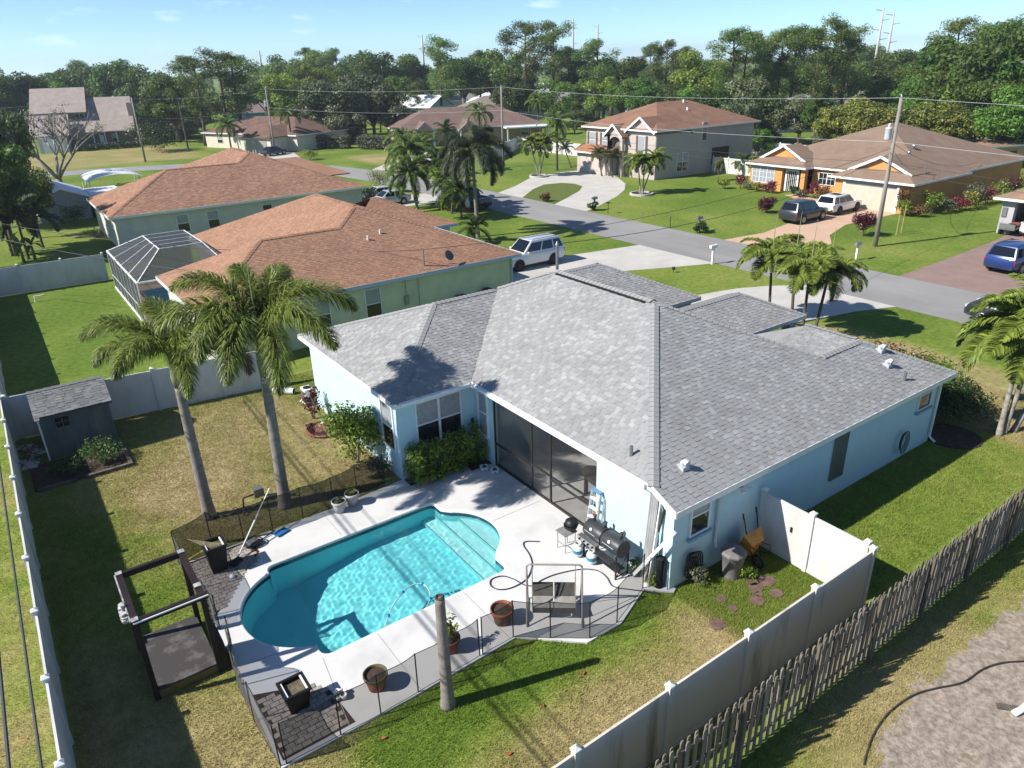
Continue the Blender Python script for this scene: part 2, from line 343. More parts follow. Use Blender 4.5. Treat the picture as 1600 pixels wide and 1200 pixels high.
kind(b.build('street', ASPH), 'structure')
roadside('driveway', [(26.3,36.8),(30,36.6),(34.3,35.3),(38,33.6),(40.52,32.6),(40.52,40.1),(34,41.2),(26.3,42.3)], .012, DRIVEW)
roadside('driveway', [(26.3,22.3),(33,21.6),(38,20.6),(40.53,19.6),(40.53,25.4),(38.6,26.8),(36.7,27.7),(33.9,28.3),(26.3,28.5)], .016, DRIVEW)
def arc(cx, cy, rx, ry, a0, a1, n=16): return [(cx+rx*math.cos(a0+(a1-a0)*k/n), cy+ry*math.sin(a0+(a1-a0)*k/n)) for k in range(n+1)]
# horseshoe drive of the two storey house with its grass island
outer = [(46.68,72.5),(46.68,66.5)]
roadside('driveway', [(46.69,53.4),(50,55),(54.5,57.5),(58,60),(61,63),(63,66),(64.6,68.6),(65.0,75.6),(60.5,76.0),(56,74.8),(51,71.0),(46.69,68.4)], .012, DRIVEW)
roadside('lawn_island', [(46.75,58.4),(50,60.4),(54,63.0),(56.3,65.2),(56.9,67.3),(56.2,68.9),(54,69.4),(51,67.6),(46.75,63.9)], .02, mat('island_grass', (.115,.135,.030), .95, .2, 2.2, bump=.6, bscale=25, c2=(.075,.115,.016)))
roadside('driveway', [(46.69,30.2),(51.6,30.7),(54,32.4),(58.5,33.8),(66.4,33.4),(66.4,39.3),(63,39.6),(57.2,37.6),(51,36.4),(46.69,36.9)], .012, DRIVEO)
roadside('walkway', [(63.5,39.6),(66.4,39.3),(68.4,45.6),(67.2,46.0),(64.8,41.6)], .016, DRIVEO)
roadside('driveway', [(46.69,16.9),(52,16.2),(66,17.0),(66,24.0),(61.6,23.3),(52,22.9),(46.69,22.8)], .012, DRIVER)
roadside('driveway', [(44.6,97),(48,93),(58,101),(66,108),(64,112),(54,106)], .012, DRIVEW)
roadside('driveway', [(36.5,116.5),(41,110.5),(45.5,129),(40.5,133)], .012, DRIVEW)
# ================================================================ pool and deck
PX0, PX1, PY0, PY1 = 3.9, 9.45, 14.0, 18.32
def pool_outline(off=0.0, n=14):
    r = .22
    o = []
    def cor(cx, cy, a0): o.extend(arc(cx, cy, r+off, r+off, a0, a0+PI/2, 4))
    # anticlockwise from the south-west shoulder
    cor(PX0+r, PY0+r, PI); cor(PX1-r, PY0+r, -PI/2)
    o.extend([(PX1+off, 14.62)])
    a = math.atan2(1.55, .62); o.extend(arc(8.83, 16.2, 1.55+off, 1.55+off, -a*.84, a*.84, n*2))
    o.extend([(PX1+off, 17.78)])
    cor(PX1-r, PY1-r, 0); cor(PX0+r, PY1-r, PI/2)
    o.extend([(PX0-off, 17.98)])
    o.extend(arc(4.5, 16.25, 1.86+off, 1.86+off, PI-1.235, PI+1.235, n*2))
    o.extend([(PX0-off, 14.5)])
    return o
DECK = [(1.98,11.55),(5.0,11.55),(8.05,11.65),(9.35,10.42),(10.5,10.42),(11.9,11.0),(12.45,10.42),(12.6,10.5),(12.6,20.1),(9.3,20.22),(6.8,20.05),(1.98,20.0),(2.05,16.4)]
DECKM = mat('pool_deck_paint', (.58,.575,.565), .8, .1, .55, bump=.15, bscale=40, c2=(.44,.435,.42), detail=9, thr=(.5,.75))
def fill_ring(outer, inner, z, name, m, parent=None):
    bm = bmesh.new(); es = []
    for loop in (outer, inner):
        vs = [bm.verts.new((p[0],p[1],z)) for p in loop]; es += [bm.edges.new((vs[i], vs[(i+1) % len(vs)])) for i in range(len(vs))]
    bmesh.ops.triangle_fill(bm, use_beauty=True, use_dissolve=False, edges=es)
    for f in bm.faces:
        if f.normal.z < 0: f.normal_flip()
    me = bpy.data.meshes.new(name); bm.to_mesh(me); bm.free(); return me
PO = pool_outline(); PC = pool_outline(.09)
b = MB(); me = fill_ring(DECK, PC, .05, 'pool_deck', DECKM)
bm = bmesh.new(); bm.from_mesh(me)
vs = [bm.verts.new((p[0],p[1],z)) for p in DECK for z in (.05,-.08)]; n = len(DECK)
for i in range(n): bm.faces.new((vs[2*i], vs[2*i+1], vs[(2*i+3) % (2*n)], vs[(2*i+2) % (2*n)]))
bm.to_mesh(me); bm.free()
deck = kind(link('pool_deck', me, DECKM), 'structure')
# coping lip, tile band, walls, floor and steps
pool = thingw('swimming_pool', 'turquoise roman-end swimming pool set in the white deck', 'pool', (6.6,16.2,0))
def ring(o1, z1, o2, z2, name, m, smooth=True):
    n = len(o1); b = MB(); b.v = [(p[0],p[1],z1) for p in o1]+[(p[0],p[1],z2) for p in o2]; b.f = [(i,(i+1)%n,n+(i+1)%n,n+i) for i in range(n)]
    return b.build(name, m, pool, smooth)
COPE = mat('coping_paint', (.66,.66,.655), .7, .05, 4)
bcop = MB(); n = len(PC); mid = pool_outline(.03)
bcop.v = [(p[0],p[1],.05) for p in PC]+[(p[0],p[1],.066) for p in mid]+[(p[0],p[1],.03) for p in PO]+[(p[0],p[1],-.02) for p in PO]
bcop.f = [(r*n+i, r*n+(i+1) % n, (r+1)*n+(i+1) % n, (r+1)*n+i) for r in range(3) for i in range(n)]
bcop.build('coping', COPE, pool, True)
ring(PO, -.02, PO, -.17, 'tile_band', mat('pool_tile', (.02,.06,.10), .2, .3, 14, spec=.6))
PLAST = mat('pool_plaster', (.22,.78,.81), .8, .06, 1.2, c2=(.19,.74,.79))
STEPM = mat('pool_step_plaster', (.42,.84,.84), .8, .05, 2)
ring(PO, -.17, pool_outline(-.05), -1.9, 'basin_wall', PLAST)
b = MB()
zf = lambda x: -1.02 if x > 7.0 else -1.02-.62*min(1, (7.0-x)/2.4)
xs = [2.4,3.4,4.6,5.4,6.2,7.0,8,9,10.6]
for i in range(len(xs)-1): b.quad((xs[i],13.9,zf(xs[i])),(xs[i+1],13.9,zf(xs[i+1])),(xs[i+1],18.5,zf(xs[i+1])),(xs[i],18.5,zf(xs[i])))
pf = b.build('basin_floor', PLAST, pool)
EDGE = mat('step_edge_tile', (.03,.30,.36), .3, .1, 10)
for x, z in ((9.0,-.80),(9.42,-.56),(9.84,-.33)):
    ol = [p for p in PO if p[0] >= x]
    b = MB(); ys_ = sorted(ol, key=lambda p: math.atan2(p[1]-16.2, p[0]-8))
    b.prism([(x, max(ys_[0][1], 14.02))]+ys_+[(x, min(ys_[-1][1], 18.3))], -1.2, z); b.build('step', STEPM, pool)
    MB().box(x-.004, x+.022, ys_[0][1]+.02, ys_[-1][1]-.02, z+.003, z+.006).build('step_edge', EDGE, pool)
# water: a rippled surface
xs = np.arange(2.6, 10.5, .03); ys = np.arange(13.95, 18.4, .03); X, Y = np.meshgrid(xs, ys, indexing='ij')
Z = np.zeros_like(X); rs = np.random.RandomState(5)
for k in range(26):
    a = rs.rand()*2*PI; lam = .16+.5*rs.rand()**1.4; amp = .0010*lam**1.15; Z += amp*np.sin((X*math.cos(a)+Y*math.sin(a))*2*PI/lam+rs.rand()*7+.6*np.sin(X*1.3+Y*.9+k))
from itertools import product
def inside(px, py, poly):
    c = np.zeros(px.shape, bool); n = len(poly)
    for i in range(n):
        x1, y1 = poly[i]; x2, y2 = poly[(i+1) % n]
        m_ = ((y1 > py) != (y2 > py)); c ^= m_ & (px < (x2-x1)*(py-y1)/((y2-y1) if y2 != y1 else 1e-9)+x1)
    return c
nx, ny = X.shape; i, j = np.meshgrid(np.arange(nx-1), np.arange(ny-1), indexing='ij'); i = i.ravel(); j = j.ravel()
PW = pool_outline(.045); kp = inside(xs[i]+.015, ys[j]+.015, PW); i, j = i[kp], j[kp]
me = npmesh('water', np.stack([X.ravel(), Y.ravel(), -.10+Z.ravel()], 1), np.stack([i*ny+j, (i+1)*ny+j, (i+1)*ny+j+1, i*ny+j+1], 1))
bm = bmesh.new(); bm.from_mesh(me); bmesh.ops.delete(bm, geom=[v for v in bm.verts if not v.link_faces], context='VERTS'); bm.to_mesh(me); bm.free()
wm = bpy.data.materials.new('water'); wm.use_nodes = True; N = wm.node_tree.nodes; Lk = wm.node_tree.links
pb = N['Principled BSDF']; pb.inputs['Base Color'].default_value = (.86,.98,1,1); pb.inputs['Roughness'].default_value = 0.0; pb.inputs['IOR'].default_value = 1.33; pb.inputs['Transmission Weight'].default_value = 1.0
water = link('water', me, wm, None, True); kind(water, 'structure')
water.cycles.is_caustics_caster = True; sl.cycles.is_caustics_light = True
for o in pool.children: o.cycles.is_caustics_receiver = True
# ================================================================ building helpers
NV = {'-x': Vector((-1,0,0)), '+x': Vector((1,0,0)), '-y': Vector((0,-1,0)), '+y': Vector((0,1,0))}
def frame_of(n):
    n = NV[n] if isinstance(n, str) else Vector(n); u = Vector((0,0,1)).cross(n)
    return Matrix((u, n, Vector((0,0,1)))).transposed()
def window(parent, c, n, w, h, cols=1, split=True, fr=.055, upper=None, lower=None, frame=None, sill=None, name='window', out=.05, mullx=0, mullz=0):
    "c: centre on the wall face. frame stands proud, panes sit back inside it"
    M = frame_of(n); c = Vector(c); P = lambda a, o, b: c+M@Vector((a,o,b)); frame = frame or TRIM
    b = MB()
    for s in (-1,1):
        b.cbox(P(s*(w-fr)/2, out/2, 0), (fr,out,h), M=M); b.cbox(P(0, out/2, s*(h-fr)/2), (w-2*fr,out*.96,fr), M=M)
    cw = (w-2*fr)/cols
    for k in range(1, cols): b.cbox(P(-w/2+fr+cw*k, out/2, 0), (fr*1.5,out*.9,h-2*fr), M=M)
    if split:
        for k in range(cols): b.cbox(P(-w/2+fr+cw*(k+.5), out*.45, 0), (cw-fr*.2,out*.8,fr*.9), M=M)
    for k in range(1, mullx+1): b.cbox(P(-w/2+fr+(w-2*fr)*k/(mullx+1), out*.35, 0), (.03,out*.6,h-2*fr), M=M)
    for k in range(1, mullz+1): b.cbox(P(0, out*.34, -h/2+fr+(h-2*fr)*k/(mullz+1)), (w-2*fr,out*.58,.03), M=M)
    wo = b.build(name, frame, parent)
    for k in range(cols):
        x = -w/2+fr+cw*(k+.5)
        if split:
            for s, m in ((1, upper or BLIND), (-1, lower or DARKG)):
                MB().cbox(P(x, .008, s*(h/4-fr/4)), (cw-.01,.014,h/2-fr), M=M).build('pane', m, wo)
        else: MB().cbox(P(x, .008, 0), (cw-.01,.014,h-2*fr), M=M).build('pane', upper or DARKG, wo)
    if sill: MB().cbox(P(0, .06, -h/2-.05), (w+.14,.12,.09), M=M).build('sill', sill, wo)
    return wo
def clip(poly, a, b, c):
    "keep a*u+b*v<=c"
    out = []
    for i in range(len(poly)):
        p, q = poly[i], poly[(i+1) % len(poly)]; dp, dq = a*p[0]+b*p[1]-c, a*q[0]+b*q[1]-c
        if dp <= 0: out.append(p)
        if dp*dq < 0: t = dp/(dp-dq); out.append((p[0]+(q[0]-p[0])*t, p[1]+(q[1]-p[1])*t))
    return out
def area2(p): return sum(p[i][0]*p[(i+1) % len(p)][1]-p[(i+1) % len(p)][0]*p[i][1] for i in range(len(p)))
class Facet:
    "a roof slope: plan polygon, downhill direction, eave line and pitch"
    def __init__(s, plan, face, e0, z0, m):
        s.plan = plan; s.face = face; s.e0 = e0; s.z0 = z0; s.m = m; s.k = math.sqrt(1+m*m)
    def z(s, x, y):
        d = {'-x': x-s.e0, '+x': s.e0-x, '-y': y-s.e0, '+y': s.e0-y}[s.face]; return s.z0+s.m*d
    def uv(s, x, y):
        d = {'-x': x-s.e0, '+x': s.e0-x, '-y': y-s.e0, '+y': s.e0-y}[s.face]; return ((y if 'x' in s.face else x), d*s.k)
    def xyz(s, u, v, h=0.0):
        d = v/s.k; t = {'-x': (s.e0+d,u), '+x': (s.e0-d,u), '-y': (u,s.e0+d), '+y': (u,s.e0-d)}[s.face]
        n = NV[s.face]*s.m+Vector((0,0,1)); n.normalize()
        return Vector((t[0],t[1],s.z0+s.m*d))+n*h
    def nrm(s): n = NV[s.face]*s.m+Vector((0,0,1)); return n.normalized()
def tabs(F, exp=.143, wid=(.14,.24), th=.012, seed=1):
    "list of single shingle tabs (verts, faces) laid in rows and cut to the slope outline"
    rd = random.Random(seed); P = [F.uv(*p) for p in F.plan]
    if area2(P) < 0: P = P[::-1]
    vs = [p[1] for p in P]; out = []; r = int(math.floor(min(vs)/exp+1e-6))
    edges = [((P[(i+1) % len(P)][1]-P[i][1]), -(P[(i+1) % len(P)][0]-P[i][0]), P[i]) for i in range(len(P))]
    while r*exp < max(vs)-1e-4:
        v0, v1 = r*exp, (r+1)*exp+.004; row = [(-1e3,v0),(1e3,v0),(1e3,v1),(-1e3,v1)]
        for a, b, p in edges: row = clip(row, a, b, a*p[0]+b*p[1]); 
        if len(row) < 3: r += 1; continue
        big = rd.random() < .5; u0, u1 = min(p[0] for p in row), max(p[0] for p in row); u = u0-rd.random()*.3
        while u < u1:
            wd = rd.uniform(*wid); q = [(u,v0),(u+wd-.006,v0),(u+wd-.006,v1),(u,v1)]
            for a, b, p in edges: 
                if len(q) >= 3: q = clip(q, a, b, a*p[0]+b*p[1])
            if len(q) >= 3 and abs(area2(q)) > .004:
                big = not big; t = th*(rd.uniform(1.05,1.35) if big else rd.uniform(.2,.4)); n = len(q)
                H = [t if abs(p[1]-v0) < .03 else .002 for p in q]
                vv = [F.xyz(p[0],p[1],h) for p, h in zip(q,H)]; ff = [tuple(range(n))]
                for i in range(n):
                    j = (i+1) % n
                    if abs(q[i][1]-v0) < 1e-6 and abs(q[j][1]-v0) < 1e-6:
                        k = len(vv); vv += [F.xyz(q[i][0],q[i][1],0), F.xyz(q[j][0],q[j][1],0)]; ff.append((i,k,k+1,j))
                out.append((vv, ff))
            u += wd
        r += 1
    return out
def roof(house, facets, m, under, deckz=-.03, single=0, exp=.143, wid=(.14,.24), th=.012, soffit=None, mname='roof'):
    "roof part: sheathing under the shingles, single tabs as sub-parts, the rest as one stuff part"
    b = MB()
    for F in facets: b.quad(*[F.xyz(*F.uv(*p), -.012) for p in F.plan]); b.quad(*[F.xyz(*F.uv(*p), -.13) for p in F.plan][::-1])
    ro = b.build(mname, under, house, recalc=False)
    T = [t for k, F in enumerate(facets) if not getattr(F, 'bare', 0) for t in tabs(F, exp, wid, th, k+1)]
    if single:
        T.sort(key=lambda t: (t[0][0]-Vector((0,0,CAMH))).length)
        for vv, ff in T[:single]: x = MB(); x.add(vv, ff); x.build('shingle', m, ro, recalc=False)
        T = T[single:]
    x = MB()
    for vv, ff in T: x.add(vv, ff)
    kind(x.build('shingles', m, ro, recalc=False), 'stuff')
    return ro
CAPME = {}
def caps(ro, p, q, m, n1, n2, step=.2, wid=.15, name='ridge_cap', joined=False):
    "folded cap shingles from p (low) to q (high)"
    p, q = Vector(p), Vector(q); d = (q-p); L = d.length; d.normalize(); up = (Vector(n1)+Vector(n2)).normalized(); s = d.cross(up).normalized(); up = s.cross(d)
    drop = wid*math.tan(math.acos(max(-1,min(1,Vector(n1).normalized().dot(Vector(n2).normalized()))))/2)
    key = (m.name, round(drop,2), round(step,2))
    if key not in CAPME:
        me = bpy.data.meshes.new('ridge_cap'); t, t2 = .036, .012; l = step+.06
        me.from_pydata([(-wid,0,t-drop),(0,0,t),(wid,0,t-drop),(-wid,l,t2-drop),(0,l,t2),(wid,l,t2-drop),(-wid,0,-.01-drop),(0,0,-.01),(wid,0,-.01-drop)], [], [(0,1,4,3),(1,2,5,4),(6,7,1,0),(7,8,2,1)])
        me.materials.append(m); CAPME[key] = me
    R = Matrix((s, d, up)).transposed().to_4x4()
    k = int(L/step)
    if joined:
        b = MB(); base = [Vector(v.co) for v in CAPME[key].vertices]; fs = [tuple(f.vertices) for f in CAPME[key].polygons]
        for i in range(k): b.add([p+d*(i*step)+R.to_3x3()@v for v in base], fs)
        return b.build(name, m, ro, recalc=False)
    for i in range(k):
        o = bpy.data.objects.new(name, CAPME[key]); COL.objects.link(o); o.parent = ro; o.matrix_basis = Matrix.Translation(p+d*(i*step))@R
def fascia(house, a, b_, zt, h=.17, th=.03, m=None, name='fascia', gutter=None):
    "board hanging under an eave from a to b_ (xy) with its top at zt"
    a = Vector((a[0],a[1],zt-h/2)); c = Vector((b_[0],b_[1],zt-h/2)); o = MB().bar(a, c, th, h).build(name, m or TRIM, house)
    return o
# ================================================================ the blue house
m_ = .45
H = thingw('blue_house', 'pale blue stucco house with grey shingle hip roof beside the pool', 'house', (18,17,0))
ZS, ZW = 2.83, 3.2
FS = Facet([(12.1,10.25),(26.5,10.25),(24.1,12.65),(21.66,12.62),(17.66,16.62),(12.1,11.07)], '-y', 10.25, ZS, m_)
FS1 = Facet([(12.1,10.25),(21.66,10.25),(21.66,12.62),(17.66,16.62),(12.1,11.07)], '-y', 10.25, ZS, m_)
FS2 = Facet([(21.66,10.25),(26.5,10.25),(24.1,12.65),(21.66,12.62)], '-y', 10.25, ZS, m_)
FW1 = Facet([(12.1,11.07),(17.66,16.62),(17.66,22.0),(12.1,19.75)], '-x', 12.1, ZW, m_)
FW2 = Facet([(17.66,22.0),(15.95,23.62),(12.1,19.75)], '-x', 12.1, ZW, m_)
FWS = Facet([(9.1,19.75),(12.1,19.75),(15.95,23.6),(12.95,23.6)], '-y', 19.75, ZW, m_)
FWW = Facet([(9.1,19.75),(12.95,23.6),(9.1,28.4)], '-x', 9.1, ZW, m_)
FN = Facet([(9.1,28.4),(12.95,23.6),(15.95,23.6),(17.66,21.95),(23.1,28.4)], '+y', 28.4, ZW, .36)
FN.bare = 1
FE = Facet([(17.66,22.0),(17.66,16.62),(21.66,12.62),(23.2,14.5),(23.2,28.3)], '+x', 23.22, ZW, m_); FE.bare = 1
# front wings: garage, entry porch, bedroom
FGS = Facet([(19.0,21.9),(26.4,21.9),(23.0,25.3),(19.0,25.3)], '-y', 21.9, 2.9, m_)
FGE = Facet([(26.4,21.9),(26.4,29.0),(23.0,25.6),(23.0,25.3)], '+x', 26.4, 2.9, m_); FGE.bare = 1
FGN = Facet([(26.4,29.0),(19,29.0),(19,25.4),(23.0,25.4)], '+y', 29.0, 2.9, m_-.02); FGN.bare = 1
FES = Facet([(20.5,17.2),(27.8,17.2),(25.75,19.25),(20.5,19.25)], '-y', 17.2, 2.9, m_)
FEE = Facet([(27.8,17.2),(27.8,21.4),(25.75,19.3),(25.75,19.25)], '+x', 27.8, 2.9, m_); FEE.bare = 1
FEN = Facet([(27.8,21.4),(20.5,21.4),(20.5,19.26),(25.75,19.26)], '+y', 21.4, 2.9, m_); FEN.bare = 1
FBW = Facet([(24.1,12.66),(24.1,14.8),(19.6,14.8),(20.0,13.9),(21.5,12.64)], '-x', 21.66, 3.62, .12)
FBE = Facet([(26.5,10.25),(26.5,17.2),(24.1,14.8),(24.1,12.65)], '+x', 26.5, ZS, m_); FBE.bare = 1
FBN = Facet([(26.5,16.3),(24.12,16.3),(24.12,13.92)], '+y', 16.3, ZS-.6, m_); FBN.bare = 1
R = roof(H, [FS1,FS2,FW1,FW2,FWS,FWW,FN,FE,FGS,FGE,FGN,FES,FEE,FEN,FBW,FBE,FBN], SHING_G, mat('grey_roof_deck', (.20,.20,.20), .95, .1, 3), single=300)
N = lambda F: F.nrm()
MB().quad((19.6,14.8,3.36),(24.1,14.8,3.90),(24.1,17.25,2.80),(19.0,17.25,2.74)).build('back_slope', SHING_G, R)
zc = .006
caps(R, (12.1,11.07,ZW+zc), (17.6,16.57,5.68+zc), CAP_G, N(FS), N(FW1))
caps(R, (21.6,12.68,3.9+zc), (17.7,16.58,5.68+zc), CAP_G, N(FS), N(FE))
caps(R, (9.12,19.77,ZW+zc), (12.9,23.55,4.9+zc), CAP_G, N(FWS), N(FWW))
caps(R, (12.95,23.6,4.94), (15.9,23.6,4.94), CAP_G, N(FWS), N(FN))
caps(R, (15.98,23.66,4.95), (17.6,22.05,5.68+zc), CAP_G, N(FW1), N(FN))
caps(R, (9.12,28.37,ZW+zc), (12.9,23.66,4.9+zc), CAP_G, N(FN), N(FWW))
caps(R, (26.45,10.3,ZS+zc), (24.12,12.63,3.89+zc), CAP_G, N(FS), N(FBE))
caps(R, (21.7,12.64,3.925), (24.0,12.66,3.925), CAP_G, N(FS), N(FBN))
caps(R, (24.1,12.8,3.93), (24.1,14.8,3.93), CAP_G, N(FBW), N(FBE))
caps(R, (26.37,21.93,2.9+zc), (23.0,25.3,4.41+zc), CAP_G, N(FGS), N(FGE))
caps(R, (19.0,25.33,4.44), (22.9,25.33,4.44), CAP_G, N(FGS), N(FGN))
caps(R, (27.77,17.23,2.9+zc), (25.8,19.2,3.8+zc), CAP_G, N(FES), N(FEE))
caps(R, (20.5,19.26,3.83), (25.7,19.26,3.83), CAP_G, N(FES), N(FEN))
# ridge vent along the main ridge
caps(R, (17.66,16.7,5.74), (17.66,21.95,5.74), CAP_G, N(FW1), N(FE), wid=.17)
MB().box(17.45,17.5,16.9,21.75,5.60,5.695).build('ridge_vent', BLACKM, R)
# eave boards
e = .012
for a, c, z in (((12.1,10.24),(26.5,10.24),ZS),((26.51,10.25),(26.51,16.3),ZS),((12.09,11.09),(12.09,19.73),ZW),((9.1,19.74),(12.1,19.74),ZW),((9.09,19.72),(9.09,28.4),ZW),((9.1,28.41),(23.1,28.41),ZW),
                ((19.5,21.89),(26.4,21.89),2.9),((26.41,21.9),(26.41,29),2.9),((22.0,17.19),(27.8,17.19),2.9),((27.81,17.2),(27.81,21.4),2.9)):
    fascia(H, a, c, z+.002, .18)
MB().add([(12.07,10.24,ZS+.01),(12.07,11.09,ZW+.004),(12.07,11.09,ZW-.18),(12.07,10.24,ZS-.18),(12.10,10.24,ZS+.01),(12.10,11.09,ZW+.004),(12.10,11.09,ZW-.18),(12.10,10.24,ZS-.18)],
    [(0,1,2,3),(7,6,5,4),(0,4,5,1),(3,2,6,7),(0,3,7,4),(1,5,6,2)]).build('rake_board', TRIM, H)
# white gutter on the pool side
MB().box(11.99,12.07,11.3,19.6,ZW-.14,ZW-.02).build('gutter', TRIM, H)
MB().box(9.3,12.0,19.64,19.72,ZW-.13,ZW-.02).build('gutter', TRIM, H)
# soffits
for a in ((12.11,26.49,10.26,10.6,ZS-.17),(12.11,12.45,11.1,19.74,ZW-.17),(9.12,12.4,19.76,20.17,ZW-.17),(9.11,9.37,19.78,28.38,ZW-.17)):
    MB().box(a[0],a[1],a[2],a[3],a[4]-.012,a[4]).build('soffit', TRIM, H)
# walls
T = .2
def wall(x0,x1,y0,y1,z1,name='wall',m=None,z0=-.05): return MB().box(x0,x1,y0,y1,z0,z1).build(name, m or STUCCO_B, H)
wall(12.45,26.2,10.6,10.8,2.72)                     # south
MB().prism([(10.8,-.05),(11.32,-.05),(11.32,3.03),(11.1,3.03),(10.8,2.74)],12.45,12.65)
wall(12.45,12.65,10.805,13.62,3.02)                 # pool side, right of the screens
wall(12.45,12.65,19.04,20.365,3.02)                 # pool side, left of the screens
wall(9.37,12.445,20.17,20.37,3.02)                  # wing south
wall(9.37,9.57,20.375,28.0,3.02)                    # wing west
wall(9.575,23,27.8,28.0,3.0)                        # north
wall(26.0,26.2,10.805,16.0,2.7)                     # front bedroom
wall(22.5,25.995,15.8,16.0,2.7)
wall(25.9,26.1,22.2,28.6,2.75); wall(21.5,25.895,22.2,22.4,2.75); wall(21.5,25.895,28.4,28.6,2.75)
wall(22.8,23.0,16.005,22.19,2.8)
for x, y in ((27.2,17.6),(27.2,20.8)):
    MB().box(x-.2,x+.2,y-.2,y+.2,0,2.75).build('porch_column', STUCCO_B, H)
MB().box(22.99,27.7,17.3,21.3,2.70,2.76).build('porch_ceiling', TRIM, H)
MB().box(26.2,26.24,22.9,27.9,.05,2.25).build('garage_door', TRIM, H)
# the screened porch
MB().box(12.66,16.2,13.3,19.4,-.02,.055).build('porch_floor', mat('porch_tile', (.46,.45,.43), .5, .1, 3), H)
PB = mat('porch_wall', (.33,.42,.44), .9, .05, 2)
MB().box(16.2,16.3,13.3,19.4,-.02,3.0).build('porch_back_wall', PB, H)
MB().box(12.66,16.19,13.25,13.45,-.02,3.0).build('porch_side_wall', PB, H); MB().box(12.66,16.19,19.3,19.5,-.02,3.0).build('porch_side_wall', PB, H)
MB().box(12.4,16.3,13.2,19.5,3.0,3.03).build('porch_ceiling', TRIM, H)
window(H, (16.2,17.6,1.15), '-x', 2.4, 2.1, 2, False, name='sliding_door', upper=DARKG)
window(H, (16.2,14.8,1.15), '-x', 1.6, 2.1, 2, False, name='sliding_door', upper=DARKG)
BRONZE = mat('bronze_frame', (.045,.042,.04), .4, .05, 3, metal=.3)
SCR = mat('screen_mesh', (.05,.052,.054), .8, 0, alpha=.15)
y1, y2 = G(828,770).y, G(857,790).y
ys_ = [19.03, y1, y2, 13.63]
b = MB()
for y in ys_: b.box(12.49,12.55,y-.03,y+.03,.05,2.98)
b.box(12.492,12.548,13.64,19.02,2.93,2.985); b.box(12.492,12.548,13.64,19.02,.05,.12)
b.box(12.494,12.546,y1,19.0,.92,.98); b.box(12.494,12.546,13.66,y2,.92,.98); b.box(12.494,12.546,y2,y1,1.05,1.1)
sf = b.build('screen_frame', BRONZE, H)
for a, c in zip(ys_[1:], ys_[:-1]): MB().box(12.518,12.522,a+.031,c-.031,.121,2.929).build('screen_panel', SCR, sf)
# windows of the pool side and the wing
a = WY(655,640,20.17); c = WY(728,617,20.17)
window(H, (10.95,20.17,1.95), '-y', 1.85, 1.75, 2)
window(H, (9.37,20.95,1.9), '-x', .95, 1.75, 1)
window(H, (12.45,19.62,1.95), '-x', .62, 1.85, 1, upper=BLIND, lower=BLIND)
# south wall: two sash windows with blue surrounds, one shuttered
SURR = mat('blue_trim', (.22,.40,.48), .8, .05, 3)
def sunk(px0, py0, px1, py1, h):
    p = WY(px0,py0,10.6); q = WY(px1,py1,10.6); return (p.x+q.x)/2, abs(q.x-p.x), (p.z+q.z)/2
x0 = WY(1075,842,10.6); x1 = WY(1106,822,10.6); zc_ = (x0.z+x1.z)/2
wx, ww = (x0.x+x1.x)/2, abs(x1.x-x0.x)
window(H, (wx,10.6,zc_+.62), '-y', ww, 1.24, 1, sill=SURR)
x0 = WY(1432,642,10.6); x1 = WY(1450,634,10.6); zc_ = (x0.z+x1.z)/2
window(H, ((x0.x+x1.x)/2,10.6,zc_+.6), '-y', abs(x1.x-x0.x)+.1, 1.2, 1, sill=SURR)
x0 = WY(1293,752,10.6); x1 = WY(1314,740,10.6); zb = (x0.z+x1.z)/2
b = MB(); nS = 8; L0, L1 = x0.x, max(x1.x, x0.x+.75)
for k in range(nS):
    xa = L0+(L1-L0)*k/nS; xb = L0+(L1-L0)*(k+1)/nS; xm = (xa+xb)/2
    b.quad((xa,10.585,zb),(xm,10.52,zb),(xm,10.52,zb+1.75),(xa,10.585,zb+1.75)); b.quad((xm,10.52,zb),(xb,10.585,zb),(xb,10.585,zb+1.75),(xm,10.52,zb+1.75))
b.build('shutter', mat('olive_shutter', (.20,.21,.17), .6, .1, 5, metal=.2), H, recalc=False)
# downpipes, lamp, roof vents
DP = mat('downpipe', (.50,.58,.60), .5, .05, 3)
MB().tube([(14.15,10.3,2.63),(14.15,10.52,2.45),(14.15,10.53,.9),(14.1,10.45,.75)], .05, 8).build('downpipe', DP, H)
MB().tube([(26.12,10.3,2.63),(26.12,10.53,2.4),(26.12,10.53,.25),(26.12,10.3,.1)], .05, 8).build('downpipe', TRIM, H)
lm = MB().box(15.0,15.1,10.5,10.6,2.3,2.4).build('security_lamp', BLACKM, H)
for s in (-.09,.09): MB().cyl((15.05+s,10.46,2.35),(15.05+s*1.5,10.32,2.28),.05,.07,10).build('lamp_head', TRIM, lm)
def onroof(px, py, F):
    s = {'-y': (0,F.m), '-x': (F.m,0)}[F.face]
    return onplane(px, py, (-s[0],-s[1],1), F.z0-F.m*F.e0)
for px, py in ((1067,730),(1375,548),(1386,571)):
    p = onroof(px, py, FS); b = MB().box(p.x-.13,p.x+.13,p.y-.13,p.y+.13,p.z-.05,p.z+.07); b.tube([p+Vector((0,0,.0)),p+Vector((0,0,.14)),p+Vector((0,-.08,.2)),p+Vector((0,-.16,.17))],[.085,.085,.09,.1],10)
    b.build('roof_vent', mat('vent_metal', (.48,.50,.52), .5, .1, 4), R)
for px, py, F in ((1413,594,FS),(986,712,FW1)):
    p = onroof(px, py, F); MB().cyl(p-Vector((0,0,.05)), p+Vector((0,0,.3)), .05, n=10).build('vent_pipe', GREYM, R)
